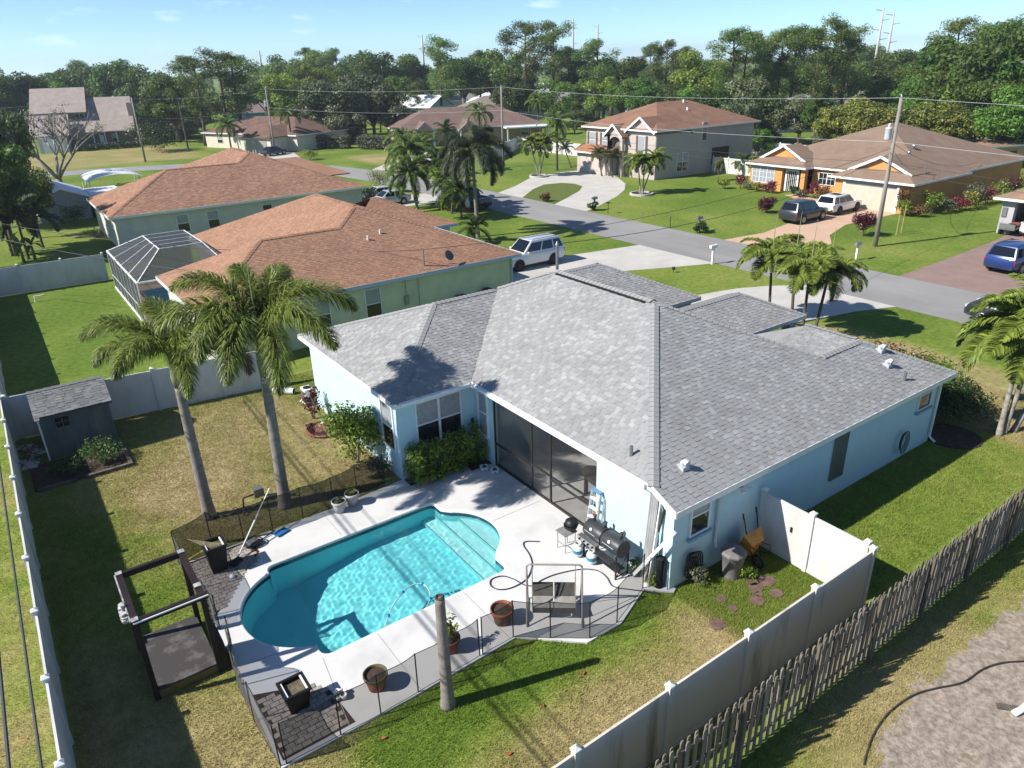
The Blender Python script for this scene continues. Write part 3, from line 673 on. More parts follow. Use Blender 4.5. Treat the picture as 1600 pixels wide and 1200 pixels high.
p = Vector((17.9,22.2,5.4)); MB().cyl(p, p+Vector((0,0,1.25)), .06, n=10).cyl(p+Vector((0,0,1.25)), p+Vector((0,0,1.4)), .085, .03, n=10).build('service_mast', GREYM, R)
# hose on its wall hook
hp = WY(1408,700,10.5)
ho = MB()
for k in range(4):
    rr = .26+.03*k; ho.tube([(hp.x+rr*.75*math.cos(a), 10.5-.03*k, .75+rr*1.25*math.sin(a)) for a in np.linspace(0,2*PI,20)], .014, 6)
tag(ho.build('garden_hose', mat('green_hose', (.01,.07,.045), .5, 0), smooth=True), 'dark green garden hose coiled on the blue side wall', 'hose')
# ================================================================ fences
def vinyl_fence(label, p0, p1, n, h=1.83, m=None, name='vinyl_fence', group=None, cap_end=True, seed=0):
    rd = random.Random(seed); m = m or WHITE; p0, p1 = Vector((p0[0],p0[1],0)), Vector((p1[0],p1[1],0))
    t = thingw(name, label, 'fence', p0, group); d = (p1-p0)/n; u = d.normalized(); rz = math.atan2(u.y, u.x); L = d.length
    for k in range(n+1):
        if k == n and not cap_end: break
        c = p0+d*k; po = MB().cbox(c+Vector((0,0,(h+.06)/2-.05)), (.127,.127,h+.16), rz).build('post', m, t)
        a = [c+Matrix.Rotation(rz,3,'Z')@Vector((x*.08,y*.08,h+.08)) for x, y in ((-1,-1),(1,-1),(1,1),(-1,1))]
        MB().add(a+[q+Vector((0,0,.035)) for q in a]+[c+Vector((0,0,h+.175))], [(3,2,1,0),(0,1,5,4),(1,2,6,5),(2,3,7,6),(3,0,4,7),(4,5,8),(5,6,8),(6,7,8),(7,4,8)]).build('cap', TRIM, po)
    for k in range(n):
        a = p0+d*k+u*.065; q = p0+d*(k+1)-u*.065; j = Vector((-u.y,u.x,0))*rd.uniform(-.012,.012); dz = Vector((0,0,rd.uniform(-.012,.012)))
        MB().bar(a+j+dz+Vector((0,0,h/2+.02)), q+j*.4+dz+Vector((0,0,h/2+.02)), .03, h-.12).build('panel', m, t)
        MB().bar(a+j+dz+Vector((0,0,h-.03)), q+j*.4+dz+Vector((0,0,h-.03)), .05, .09).build('top_rail', m, t)
        MB().bar(a+Vector((0,0,.09)), q+Vector((0,0,.09)), .05, .13).build('bottom_rail', m, t)
    return t
WHITE2 = mat('stained_vinyl', (.59,.54,.465), .55, .2, .9, c2=(.23,.215,.15), stretch=(1.6,1,.22), thr=(.58,.75), detail=7)
vinyl_fence('long white vinyl fence beside the shed, casting a wide shadow on the lawn', (-1.52,32.6), (-1.52,7.4), 10, seed=1)
vinyl_fence('white vinyl fence along the left edge of the neighbour lawn', (-1.52,57.6), (-1.52,32.75), 10, seed=14, cap_end=False)
vinyl_fence('white vinyl fence running behind the small grey shed', (-1.4,32.62), (9.1,31.2), 4, seed=2)
vinyl_fence('stained white vinyl fence alongside the weathered wooden picket fence', (3.69,7.08), (15.88,7.08), 5, m=WHITE2, seed=3)
vinyl_fence('short white vinyl fence with gate joining the blue house wall', (16.02,7.3), (16.05,10.42), 2, seed=4)
MB().cbox((16.0,9.42,1.1),(.03,.05,.16)).build('latch', BLACKM, bpy.data.objects['vinyl_fence.004'])
# wooden shadow-box fence, every picket on its own
wf = thingw('wooden_fence', 'weathered wooden picket fence beside the sandy lot', 'fence', (8,6.05,0))
x0f, x1f = 4.7, 25.5
pk = {}
def picket(v):
    if v in pk: return pk[v]
    rd = random.Random(v); w_, h_ = .049+rd.uniform(-.004,.004), 1.83+rd.uniform(-.04,.04); a = h_-.06
    b = MB().add([(-w_,-.01,.04),(w_,-.01,.04),(w_,-.01,a),(w_*.55,-.01,h_),(-w_*.55,-.01,h_),(-w_,-.01,a),(-w_,.01,.04),(w_,.01,.04),(w_,.01,a),(w_*.55,.01,h_),(-w_*.55,.01,h_),(-w_,.01,a)],
        [(0,1,2,3,4,5),(11,10,9,8,7,6)]+[(i,(i+1)%6+0,(i+1)%6+6,i+6) for i in range(6)])
    me = bpy.data.meshes.new('picket'); me.from_pydata(b.v, [], b.f); me.update()
    bm = bmesh.new(); bm.from_mesh(me); bmesh.ops.recalc_face_normals(bm, faces=bm.faces); bm.to_mesh(me); bm.free(); me.materials.append(WOODW2[v % 3]); pk[v] = me; return me
WOODW2 = [mat('fence_wood_%s' % n, c, .9, .3, 2.2, bump=.6, bscale=30, stretch=(1,1,.15)) for n, c in (('grey',(.235,.205,.17)),('brown',(.19,.158,.125)),('pale',(.29,.26,.22)))]
rd = random.Random(11); x = x0f; k = 0; inv = WORLD[wf.name]
while x < x1f:
    for side, off in ((-1,0),(1,.105)):
        o = bpy.data.objects.new('picket', picket(rd.randrange(9))); COL.objects.link(o); o.parent = wf; o.matrix_parent_inverse = inv
        o.location = (x+off+rd.uniform(-.008,.008), 6.05+side*.034, rd.uniform(-.016,.012)); o.rotation_euler = (rd.uniform(-.012,.012), rd.uniform(-.016,.016), 0)
    x += .215; k += 1
for xs_ in np.arange(x0f, x1f+.1, 2.4):
    MB().box(xs_-.045,xs_+.045,5.92,5.985,0,1.9).build('post', WOODW2[1], wf)
    if xs_ < x1f-1:
        for z in (.35,1.0,1.6): MB().box(xs_+.05,xs_+2.35,6.036,6.064,z-.04,z+.04).build('rail', WOODW2[0], wf)
# ================================================================ shed and garden bed
SHW = mat('shed_board', (.115,.135,.135), .85, .15, 3, bump=.3, bscale=40, stretch=(1,1,.3))
sh = thingw('garden_shed', 'small grey wooden shed with shingled gable roof by the white fence', 'shed', (.67,30.8,0))
nb = 11
for k in range(nb):
    xa = -.52+2.38*k/nb; MB().box(xa+.004, xa+2.38/nb-.004, 29.84+(.006 if k % 2 else 0), 29.9, 0, 2.0).build('board', SHW, sh)
MB().box(-.52,1.86,29.905,31.9,0,1.98).build('wall', SHW, sh)
MB().add([(-.52,29.9,1.98),(-.52,31.9,1.98),(-.52,30.85,2.40),(1.86,29.9,1.98),(1.86,31.9,1.98),(1.86,30.85,2.40)],[(0,1,2),(3,5,4),(0,2,5,3),(1,4,5,2)]).build('gable', SHW, sh)
SHR = mat('shed_shingle', (.20,.205,.20), .95, .15, 5, bump=.4, bscale=120, island=.16)
f1 = Facet([(-.62,29.45),(1.96,29.45),(1.96,30.86),(-.62,30.86)], '-y', 29.45, 1.92, .39); f2 = Facet([(-.62,32.25),(1.96,32.25),(1.96,30.86),(-.62,30.86)], '+y', 32.25, 1.92, .39)
rs_ = roof(sh, [f1,f2], SHR, SHR, exp=.14, wid=(.28,.34)); caps(rs_, (-.62,30.86,2.47), (1.96,30.86,2.47), SHR, f1.nrm(), f2.nrm(), .28, .13)
window(sh, (.22,29.84,1.42), '-y', .55, .5, 1, False, frame=SHW, mullx=1, mullz=1, fr=.05)
MB().box(-.56,-.50,29.82,29.9,0,2.0).build('corner_board', TRIM, sh)
gb = thingw('garden_bed', 'timber-edged garden bed in front of the grey shed', 'garden bed', (.5,28.4,0))
MB().box(-1.2,1.8,27.5,29.6,-.02,.06).build('soil', SOIL, gb)
MB().box(.4,1.95,27.35,27.48,0,.14).build('edging', WOODW, gb); MB().box(-1.1,.1,27.4,27.52,0,.11).build('edging', WOODW, gb); MB().box(1.82,1.95,27.5,29.3,0,.13).build('edging', WOODW, gb)
# stacked boards and sticks left of the shed
pl = thingw('brush_pile', 'pile of pale paving slabs and dark sticks left of the shed', 'debris', (-1.0,30.6,0)); rd = random.Random(4)
for k in range(7): MB().cbox((-1.05+rd.uniform(-.25,.25),29.6+k*.33,.05+.02*(k%2)),(.5,.3,.05),rd.uniform(-.3,.3)).build('slab', CONC, pl)
for k in range(16):
    p = Vector((-1.0+rd.uniform(-.35,.3),30.5+rd.uniform(-1.1,.9),.14)); a = rd.uniform(0,PI); MB().tube([p-Vector((math.cos(a),math.sin(a),0))*.5,p+Vector((0,0,.08)),p+Vector((math.cos(a),math.sin(a),.1))*.5],.014,5).build('stick', BARK, pl)
# ================================================================ mesh pool fence
NET = mat('safety_net', (.022,.022,.024), .8, 0, alpha=.74); POLE = mat('fence_pole', (.012,.012,.013), .5, 0)
def netfence(label, pts, h=1.2, sag=.05, m=NET, loose=()):
    t = thingw('pool_fence', label, 'fence', (pts[0][0],pts[0][1],0))
    for p in pts: MB().tube([(p[0],p[1],.02),(p[0]+rdn.uniform(-.02,.02),p[1],h)], .016, 6).build('post', POLE, t)
    for i in range(len(pts)-1):
        a, c = Vector((*pts[i],0)), Vector((*pts[i+1],0)); n = 10; vs = []; u = (c-a).normalized(); nn = Vector((-u.y,u.x,0)); s = sag*(4 if i in loose else 1)
        for k in range(n+1):
            f = k/n; z = h-s*4*f*(1-f)-.01; w_ = (.05 if i in loose else .012)*math.sin(f*PI*(7 if i in loose else 2))
            for zz in (.05, z*.5, z): vs.append(a.lerp(c,f)+nn*w_*(1 if zz > .1 else .4)+Vector((0,0,zz)))
        b = MB().add(vs, [(k*3+j,k*3+3+j,k*3+4+j,k*3+1+j) for k in range(n) for j in (0,1)]); np_ = b.build('net_panel', m, t, True, recalc=False)
        MB().tube([vs[k*3+2] for k in range(n+1)], .009, 5).build('hem', POLE, np_); MB().tube([vs[k*3] for k in range(n+1)], .008, 5).build('hem', POLE, np_)
    return t
rdn = random.Random(3)
netfence('black mesh pool fence between the pool and the two tall palms', [(1.93,20.1),(2.95,20.5),(3.8,20.1),(4.7,20.12),(5.7,20.1),(6.75,20.05),(7.7,20.3),(8.75,20.4)], loose=(1,))
NETL = mat('safety_net_lit_tone', (.10,.10,.105), .7, 0, alpha=.6)  # lighter copy of the black net; the sun's brightness is in its colour
netfence('mesh pool fence running past the dark wooden frame', [(1.9,20.05),(1.93,18.6),(2.0,17.2),(2.1,16.5)], m=NETL)
netfence('sagging sun-brightened mesh pool fence beside the brick corner planter', [(2.12,15.5),(1.92,14.3),(1.9,13.1),(1.98,11.62)], sag=.09, m=NETL, loose=(0,1))
NETS = mat('safety_net_sheer', (.035,.035,.037), .8, 0, alpha=.52)  # slightly lighter, more see-through net for the lawn-side runs
netfence('black mesh pool fence along the lawn with the palm stump', [(2.1,11.6),(3.3,11.58),(4.25,11.56),(5.22,11.6),(6.1,11.64),(6.98,11.68)], m=NETS)
netfence('black mesh pool fence section bending around the garden swing', [(7.06,11.68),(8.0,11.7),(8.72,11.1),(9.5,10.5),(10.42,10.5),(11.9,11.05)], m=NETS)
# ================================================================ dark wooden frame on its platform
PW_ = mat('dark_stained_wood', (.028,.017,.016), .5, .2, 3, bump=.2, bscale=40, stretch=(1,1,.2))
gz = thingw('pergola_frame', 'bare dark wooden pergola frame standing on a low platform', 'pergola', (1.0,16.1,0))
X0, X1, Y0, Y1, ZT = .3, 1.72, 15.12, 17.12, 2.3
for x, y in ((X0,Y0),(X1,Y0),(X0,Y1),(X1,Y1)): MB().box(x-.06,x+.06,y-.06,y+.06,0,ZT-.12).build('post', PW_, gz)
MB().box(X0-.09,X1+.12,Y0-.05,Y0+.05,ZT-.115,ZT+.04).build('beam', PW_, gz); MB().box(X0-.06,X1+.06,Y1-.05,Y1+.05,ZT-.115,ZT+.04).build('beam', PW_, gz)
MB().box(X0-.07,X0+.07,Y0+.055,Y1-.055,ZT-.115,ZT+.03).build('beam', PW_, gz); MB().box(X1-.07,X1+.07,Y0+.055,Y1-.055,ZT-.115,ZT+.03).build('beam', PW_, gz)
MB().box(X0-.05,X1+.12,Y0-.085,Y0-.055,ZT-.02,ZT+.01).build('curtain_rail', TRIM, gz)
CW = mat('peeling_paint', (.45,.44,.43), .8, .3, 8)
for a in ((X0-.075,X0+.075,Y0-.06,Y0+.08),(X0-.075,X0+.07,Y1-.08,Y1+.06),(X1-.08,X1+.075,Y1-.09,Y1+.06),(X1-.08,X1+.075,Y0+.3,Y0+.45)): MB().box(*a,ZT+.041,ZT+.06).build('joint_plate', CW, gz)
MB().box(X0-.105,X0-.075,Y0,Y1,ZT-.02,ZT+.03).build('trim_strip', CW, gz)
rd = random.Random(8); b = MB()
for k in range(26): b.cbox((X0-.13+rd.uniform(-.07,.05),Y0+.1+rd.uniform(0,.75),ZT+rd.uniform(-.1,.07)),(.09,.07,.05),rd.uniform(0,3))
b.build('bunched_curtain', mat('old_cloth', (.55,.53,.50), .9, .2, 8), gz)
MB().box(X0+.0,X1-.02,Y0-.05,Y1+.05,.24,.30).build('platform', mat('platform_board', (.05,.047,.045), .9, .3, 2.5, c2=(.11,.10,.095), thr=(.5,.62), detail=8), gz)
MB().box(X0,X1-.02,Y0-.02,Y0+.02,.0,.238).build('skirt', mat('ochre_board', (.23,.17,.055), .8, .15, 3), gz); MB().box(X0+.0,X0+.03,Y0+.025,Y1,.0,.238).build('skirt', PW_, gz)
MB().box(X1+.07,X1+.2,Y0-.05,Y0+.75,0,.85).build('bench_end', PW_, gz)
# ================================================================ planters, pots
BLK = mat('black_planter', (.014,.014,.013), .45, .1, 3)
def planter(label, c, w_, h_, fill):
    t = thing('planter', label, 'planter', (c[0],c[1],.05), .0)
    a, s = w_/2, w_*.36; b = MB()
    b.v = [(x*q,y*q,z) for q, z in ((s,0),(a,h_)) for x, y in ((-1,-1),(1,-1),(1,1),(-1,1))]; b.f = [(3,2,1,0)]+[(i,(i+1)%4,4+(i+1)%4,4+i) for i in range(4)]
    b.build('body', BLK, t)
    for sx in (-1,1):
        MB().box(sx*a-.03,sx*a+.03,-a-.03,a+.03,h_,h_+.05).build('rim', BLK, t); MB().box(-a+.031,a-.031,sx*a-.03,sx*a+.03,h_,h_+.049).build('rim', BLK, t)
        MB().box(sx*(a-.055)-.02,sx*(a-.055)+.02,-a+.04,a-.04,h_+.0,h_+.03).build('liner', TRIM, t)
    MB().box(-a*.86,a*.86,-a*.86,a*.86,h_-.14,h_-.06).build('soil', fill, t)
    return t
DRYP = mat('dry_plant_litter', (.17,.14,.09), .95, .3, 9, bump=.8, bscale=30)
planter('black square planter full of dry soil on the brick corner', (2.83,12.93), .56, .55, DRYP)
t = planter('tall black tapered planter holding dead palm stems', (2.78,19.12), .56, .85, DRYP)
for k in range(6): MB().tube([(-.1+.06*k,-.05,.8),(-.35-.05*k,.1+.05*k,.95+.03*k)], [.012,.006], 5).build('dead_stem', mat('straw', (.45,.38,.22), .8, .1, 5), t)
TERRA = mat('terracotta', (.30,.10,.055), .8, .18, 5); TERRA2 = mat('old_terracotta', (.20,.115,.075), .85, .3, 5); PALEP = mat('pale_pot', (.40,.41,.41), .6, .12, 6)
def pot(label, c, r, h_, m, rim=None, z=.05, group=None):
    t = thing('flower_pot', label, 'pot', (c[0],c[1],z))
    MB().lathe((0,0,0), [(.001,.0),(r*.66,0),(r*.78,h_*.4),(r*.92,h_*.82),(r*.92,h_*.83),(r*.84,h_*.83),(r*.80,h_*.7)], 24).build('body', m, t, True)
    MB().lathe((0,0,0), [(r*.84,h_*.80),(r*.98,h_*.80),(r,h_*.84),(r,h_),(r*.9,h_),(r*.86,h_*.84)], 24).build('rim', rim or m, t, True)
    MB().lathe((0,0,0), [(r*.86,h_*.84),(r*.5,h_*.88),(.001,h_*.9)], 24).build('soil', SOIL, t, True)
    if group: t['group'] = group
    return t
OLIVE = mat('mossy_rim', (.12,.11,.05), .8, .3, 7)
pot('wide terracotta pot with mossy olive rim and bare soil', (4.52,12.32), .29, .42, TERRA, OLIVE)
pot6 = pot('terracotta pot holding a leafy green plant behind the palm stump', (6.5,12.28), .27, .40, TERRA)
pot('large brown pot of bare soil near the garden swing', (8.1,12.32), .31, .44, TERRA2, TERRA)
w1 = pot('pale grey tapered pot with a low plant, farther from the blue house', (6.8,19.72), .24, .42, PALEP)
w2 = pot('pale grey tapered pot with bright green sprouts, closer to the blue house', (7.32,19.86), .24, .44, PALEP)
pot5 = pot('small terracotta pot at the foot of the window hedge', (9.98,19.62), .2, .24, mat('pink_terracotta', (.42,.21,.15), .8, .1, 5))
for q, (label, c) in enumerate((('white scalloped pot by the black soil bed next to the screens', (12.0,19.02)),('white scalloped pot on the deck against the porch screen', (12.18,18.62)),('white scalloped pot in the shadow of the black corner planter', (3.72,12.55)))):
    t = thing('scalloped_pot', label, 'pot', (c[0],c[1],.05), group='white scalloped pots')
    for k in range(4):
        a = k*PI/2+.4; MB().lathe((.1*math.cos(a),.1*math.sin(a),0), [(.03,0),(.07,.05),(.085,.13),(.07,.14),(.055,.1),(.01,.08)], 12).build('cup', TRIM, t, True)
    MB().lathe((0,0,0), [(.05,0),(.075,.12),(.06,.15),(.001,.13)], 12).build('core', SOIL, t, True)
# ================================================================ garden swing
SW = mat('swing_tube', (.37,.32,.27), .5, .1, 5, metal=.3); FAB = mat('swing_fabric', (.085,.08,.07), .9, .2, 6); FABT = mat('swing_fabric_pale', (.30,.285,.26), .9, .15, 6)  # seat cloth is paler than backrest and flap
sw = thingw('garden_swing', 'tubular garden swing with two sling seats and no canopy', 'swing', (9.35,11.75,0))
A, B_ = Vector((8.82,12.2,1.6)), Vector((9.93,11.32,1.6)); u = (B_-A).normalized(); nn = Vector((-u.y,u.x,0))
MB().tube([A-Vector((0,0,.08)),A+u*.06,A+u*.12,B_-u*.12,B_-u*.06,B_-Vector((0,0,.08))], .024, 8).build('top_bar', SW, sw, True)
for P_, s in ((A,-1),(B_,1)):
    for f in (-1,1): MB().tube([P_-Vector((0,0,.05)), Vector((P_.x,P_.y,0.06))+nn*.55*f], .022, 8).build('leg', SW, sw)
    MB().tube([Vector((P_.x,P_.y,.08))+nn*.56, Vector((P_.x,P_.y,.08))-nn*.56], .02, 8).build('foot_bar', SW, sw)
for k in (0,1):
    a = A.lerp(B_, .10+.40*k); c = A.lerp(B_, .48+.40*k); a.z = c.z = 0
    Z = lambda p, o, z: Vector((p.x,p.y,z))+nn*o
    MB().add([Z(a,-.30,.47),Z(c,-.30,.47),Z(a,.0,.42),Z(c,.0,.42),Z(a,.16,.46),Z(c,.16,.46)],[(0,1,3,2),(2,3,5,4)]).build('seat', FABT, sw)
    MB().add([Z(a,.16,.46),Z(c,.16,.46),Z(a,.25,.62),Z(c,.25,.62),Z(a,.33,.78),Z(c,.33,.78)],[(0,1,3,2),(2,3,5,4)]).build('backrest', FAB, sw)
    MB().add([Z(a,-.30,.47),Z(c,-.30,.47),Z(c,-.305,.30),Z(a,-.305,.30)],[(0,1,2,3)]).build('seat_flap', FAB, sw)
for f in (.1,.88):
    c = A.lerp(B_,f); MB().tube([(c.x,c.y,1.58), Vector((c.x,c.y,.47))-nn*.28], .01, 6).build('hanger', SW, sw); MB().tube([(c.x,c.y,1.58), Vector((c.x,c.y,.6))+nn*.2], .01, 6).build('hanger', SW, sw)
# ================================================================ hose across the deck
PURP = mat('purple_hose', (.035,.03,.07), .5, .1, 5)
px = [(843,846),(822,846),(818,852),(828,868),(831,885),(822,905),(800,918),(780,921),(767,915),(768,905),(785,900),(803,905),(820,914),(842,917),(852,925)]
tag(MB().tube(spl([G(*p,.07) for p in px]), .016, 7).build('garden_hose', PURP, None, True), 'dark purple hose lying in loops on the deck by the pool steps', 'hose')
px = [(833,925),(838,912),(860,900),(890,892),(915,889),(935,892),(948,902),(958,916),(985,921),(1010,924),(1032,928)]
tag(MB().tube(spl([G(*p,.07) for p in px]), .015, 7).build('garden_hose', PURP, None, True), 'dark hose snaking from the garden swing to the house corner', 'hose')
# pool vacuum hose floating in the water
px = [(602,979),(607,962),(615,945),(630,925),(645,914),(660,912),(670,922),(672,935),(667,948)]
vh = thingw('pool_hose', 'thin pale blue vacuum hose floating in the pool', 'hose', G(640,930,-.08))
MB().tube(spl([G(*p,-.085) for p in px]), .016, 7).build('tube', mat('pale_hose', (.42,.55,.60), .4, .05, 3), vh, True)
for p in px[1:8:2]: MB().lathe(G(*p,-.085), [(.001,-.04),(.04,-.03),(.045,0),(.04,.03),(.001,.04)], 10).build('float', mat('blue_float', (.02,.18,.42), .4, 0), vh, True)
# ================================================================ barbecues, gas bottles, ladder and boards by the wall
BBQ = mat('smoker_paint', (.055,.058,.062), .45, .12, 5, metal=.3)
g_ = thingw('barrel_grill', 'long grey twin-barrel grill on black legs against the pale wall', 'grill', (11.75,12.35,0))
def barrel(ya, yb, r=.27, x=11.78, z=.98):
    n = 20; b = MB(); b.tube([(x,ya,z),(x,ya+.02,z),(x,yb-.02,z),(x,yb,z)], [r*.96,r,r,r*.96], n); return b
k1 = barrel(11.72,12.42).build('barrel', BBQ, g_, True); k2 = barrel(12.44,13.14).build('barrel', BBQ, g_, True)
for o in (k1, k2):
    for p in o.data.polygons:
        if len(p.vertices) > 5: p.use_smooth = False
MB().tube([(11.78+.28*math.cos(a),12.43,.98+.28*math.sin(a)) for a in np.linspace(0,2*PI,24)], .012, 5).build('lid_seam', BLACKM, g_)
for y in (11.9,12.55,13.0): MB().cyl((11.86,y,1.22),(11.86,y,1.38),.045,n=10).cyl((11.86,y,1.385),(11.86,y,1.4),.06,n=10).build('chimney', BBQ, g_, True)
MB().tube([(11.78-.24,11.75,.88),(11.78-.33,11.75,.84),(11.78-.33,11.72,.84)], .012, 6).build('side_handle', STEEL, g_)
for yy in (12.05,12.8):
    MB().tube([(11.54,yy-.22,1.04),(11.48,yy-.22,1.06),(11.48,yy+.22,1.06),(11.54,yy+.22,1.04)], .011, 6).build('lid_handle', STEEL, g_); MB().cyl((11.56,yy+.02,1.14),(11.535,yy+.02,1.15),.045,n=12).build('thermometer', TRIM, g_)
pan = MB().box(11.33,11.5,12.4,13.15,.74,.88).build('control_panel', STEEL, g_)
for k in range(4): MB().cyl((11.33,12.5+.18*k,.81),(11.295,12.5+.18*k,.80),.03,n=10).build('knob', BLACKM, pan)
MB().box(11.28,11.5,11.72,12.38,.70,.73).build('front_shelf', BBQ, g_)
for x, y in ((11.55,11.76),(12.0,11.76),(11.55,13.1),(12.0,13.1)): MB().box(x-.02,x+.02,y-.02,y+.02,.05,.8).build('leg', BLACKM, g_)
MB().box(11.57,11.98,11.75,11.77,.1,.14).build('brace', BLACKM, g_); MB().box(11.57,11.98,13.09,13.11,.1,.14).build('brace', BLACKM, g_); MB().box(11.6,11.95,11.8,13.06,.22,.24).build('bottom_shelf', BLACKM, g_)
MB().tube([(12.0,11.76,.75),(11.55,11.74,.12)], .014, 6).build('brace', BLACKM, g_)
for q, (label, c) in enumerate((('white propane bottle with blue band under the grill, next to the folding table', (11.42,13.22)),('white propane bottle with blue band under the middle of the grill', (11.52,12.72)))):
    t = thing('propane_tank', label, 'gas bottle', (c[0],c[1],.05), group='propane bottles under the grill')
    MB().lathe((0,0,0), [(.10,0),(.105,.02),(.10,.04),(.14,.06),(.155,.12),(.155,.28),(.14,.34),(.08,.38),(.001,.39)], 20).build('cylinder', TRIM, t, True)
    MB().lathe((0,0,0), [(.157,.14),(.158,.145),(.158,.255),(.157,.26)], 20).build('band', mat('blue_label', (.03,.25,.42), .4, .2, 8), t, True)
    MB().lathe((0,0,0), [(.09,.37),(.10,.38),(.10,.46),(.09,.46),(.085,.38)], 14).build('collar', TRIM, t, True); MB().cyl((0,0,.38),(0,0,.44),.025,n=8).build('valve', STEEL, t)
t = thingw('kettle_grill', 'small black kettle barbecue on a grey folding table', 'grill', (11.42,13.68,0))
MB().lathe((11.48,13.62,.72), [(.001,0),(.1,.01),(.19,.09),(.215,.18),(.205,.185),(.18,.1),(.001,.03)], 18).build('bowl', BLACKM, t, True)
MB().lathe((11.55,13.66,.88), [(.21,.0),(.19,.09),(.11,.15),(.001,.165)], 18).build('lid', BLACKM, t, True)
ft = thingw('folding_table', 'weathered folding table under the small black kettle barbecue', 'table', (11.35,13.7,0))
MB().box(11.15,11.62,13.48,13.92,.66,.69).build('top', mat('grey_plastic', (.25,.245,.235), .7, .2, 8), ft)
for x in (11.2,11.57):
    for y in (13.52,13.88): MB().cyl((x,y,.05),(x,y,.66),.012,n=6).build('leg', GREYM, ft)
MB().cyl((11.2,13.52,.3),(11.2,13.88,.3),.01,n=6).cyl((11.2,13.52,.3),(11.57,13.52,.3),.01,n=6).build('brace', GREYM, ft)
ALU = mat('aluminium', (.62,.63,.62), .35, .08, 6, metal=.6)
ld_ = thingw('step_ladder', 'folded aluminium step ladder leaning on the pale wall', 'ladder', (12.35,13.5,0))
for y in (13.28,13.72):
    MB().bar((12.12,y,.06),(12.36,y+(.04 if y < 13.5 else -.04),1.75),.03,.08).build('side_rail', ALU, ld_); MB().bar((12.24,y-.06,.06),(12.42,y-.05,1.6),.025,.05).build('rear_rail', ALU, ld_)
for k in range(5): z = .3+.3*k; MB().cbox((12.13+.24*z/1.75-.03,13.5,z),(.11,.40-.04*z,.03)).build('step', TRIM, ld_)
MB().cbox((12.36,13.5,1.76),(.14,.42,.05)).build('top_cap', mat('blue_plastic', (.12,.22,.36), .5, 0), ld_)
t = thingw('orange_crate', 'orange and brown crate behind the ladder at the porch edge', 'crate', (12.75,13.95,0))
MB().box(12.6,12.85,13.8,14.05,.06,.5).build('box', mat('brown_box', (.25,.10,.045), .8, .2, 6), t); MB().lathe((12.72,13.93,.5), [(.11,0),(.12,.1),(.05,.17),(.001,.18)], 14).build('lid', mat('orange_plastic', (.6,.19,.04), .5, .05, 4), t, True)
# leaning corrugated sheet and boards at the corner
CORR = mat('galvanised_sheet', (.40,.405,.40), .55, .15, 4, metal=.25, stretch=(1,1,.3))
b = MB(); n = 16
for k in range(n+1):
    y = 11.12+.30*k/n; o = .02*math.sin(k*PI/2)
    b.v += [(12.18+o,y,.05),(12.40+o,y+.0,2.95)]
b.f = [(2*k,2*k+2,2*k+3,2*k+1) for k in range(n)]
tag(b.build('corrugated_sheet', CORR, None, True, recalc=False), 'tall corrugated metal sheet leaning on the wall corner', 'metal sheet')
tag(MB().bar((12.08,11.0,.05),(12.40,11.02,2.75),.035,.11).build('white_board', TRIM), 'upright white board leaning beside the corrugated sheet', 'board')
tag(MB().bar((12.02,11.55,.12),(12.22,10.35,2.15),.05,.09).build('white_beam', TRIM), 'long white beam leaning diagonally across the house corner', 'beam')
tag(MB().bar((12.14,11.2,.05),(12.41,10.93,2.45),.03,.09).build('grey_plank', WOODW), 'dark plank behind the upright white board', 'plank')
t = thingw('folded_umbrella', 'folded black umbrella and chair propped at the house corner', 'umbrella', (12.32,10.82,0))
MB().lathe((12.3,10.84,.05), [(.12,0),(.09,.3),(.10,.6),(.13,.95),(.06,1.0),(.001,1.0)], 9).build('canopy', mat('black_cloth', (.014,.014,.015), .9, .1, 6), t); MB().tube([(12.30,10.84,.05),(12.3,10.86,1.25)], .012, 6).build('shaft', BLACKM, t)
MB().tube([(12.38,10.72,.05),(12.40,10.72,.9),(12.40,10.62,.95),(12.38,10.60,.05)], .012, 6).build('chair_frame', BLACKM, t, True)
# ================================================================ side yard: bin, wheelbarrow, stepping stones, hose heap
BIN = mat('grey_bin', (.185,.17,.17), .7, .1, 4)
t = thingw('barrel_bin', 'grey round barrel with lid below the downpipe', 'barrel', (14.3,10.0,0))
MB().lathe((14.3,10.0,0), [(.27,0),(.34,.75),(.35,.76)], 9).build('body', BIN, t, True); MB().lathe((14.3,10.0,.74), [(.36,0),(.365,.05),(.33,.10),(.12,.14),(.001,.145)], 9).build('lid', BIN, t)
t = thingw('wheelbarrow', 'yellow-orange wheelbarrow tipped up against the blue wall', 'wheelbarrow', (15.15,10.0,0))
OR = mat('orange_tray', (.42,.19,.035), .5, .2, 4)
b = MB(); Mx = Matrix.Translation((15.15,10.22,.66))@Matrix.Rotation(math.radians(-68),4,'X')@Matrix.Scale(1.3,4)
tr = [(-.30,-.34,.0),(.30,-.34,.0),(.26,.40,.0),(-.26,.40,.0),(-.20,-.2,-.24),(.20,-.2,-.24),(.18,.26,-.24),(-.18,.26,-.24)]
b.v = [tuple(Mx@Vector(p)) for p in tr]; b.f = [(4,5,6,7),(0,1,5,4),(1,2,6,5),(2,3,7,6),(3,0,4,7)]; b.build('tray', OR, t)
for s in (-.24,.24): MB().tube([Vector((15.15+s*.5,9.75,.15)),Vector((15.15+s,9.98,.75)),Vector((15.15+s*1.15,10.2,1.55))], .018, 7).build('handle', BLACKM, t, True); MB().tube([Vector((15.15+s*1.15,10.2,1.5)),Vector((15.15+s*1.17,10.24,1.66))], .024, 7).build('grip', RUBBER, t)
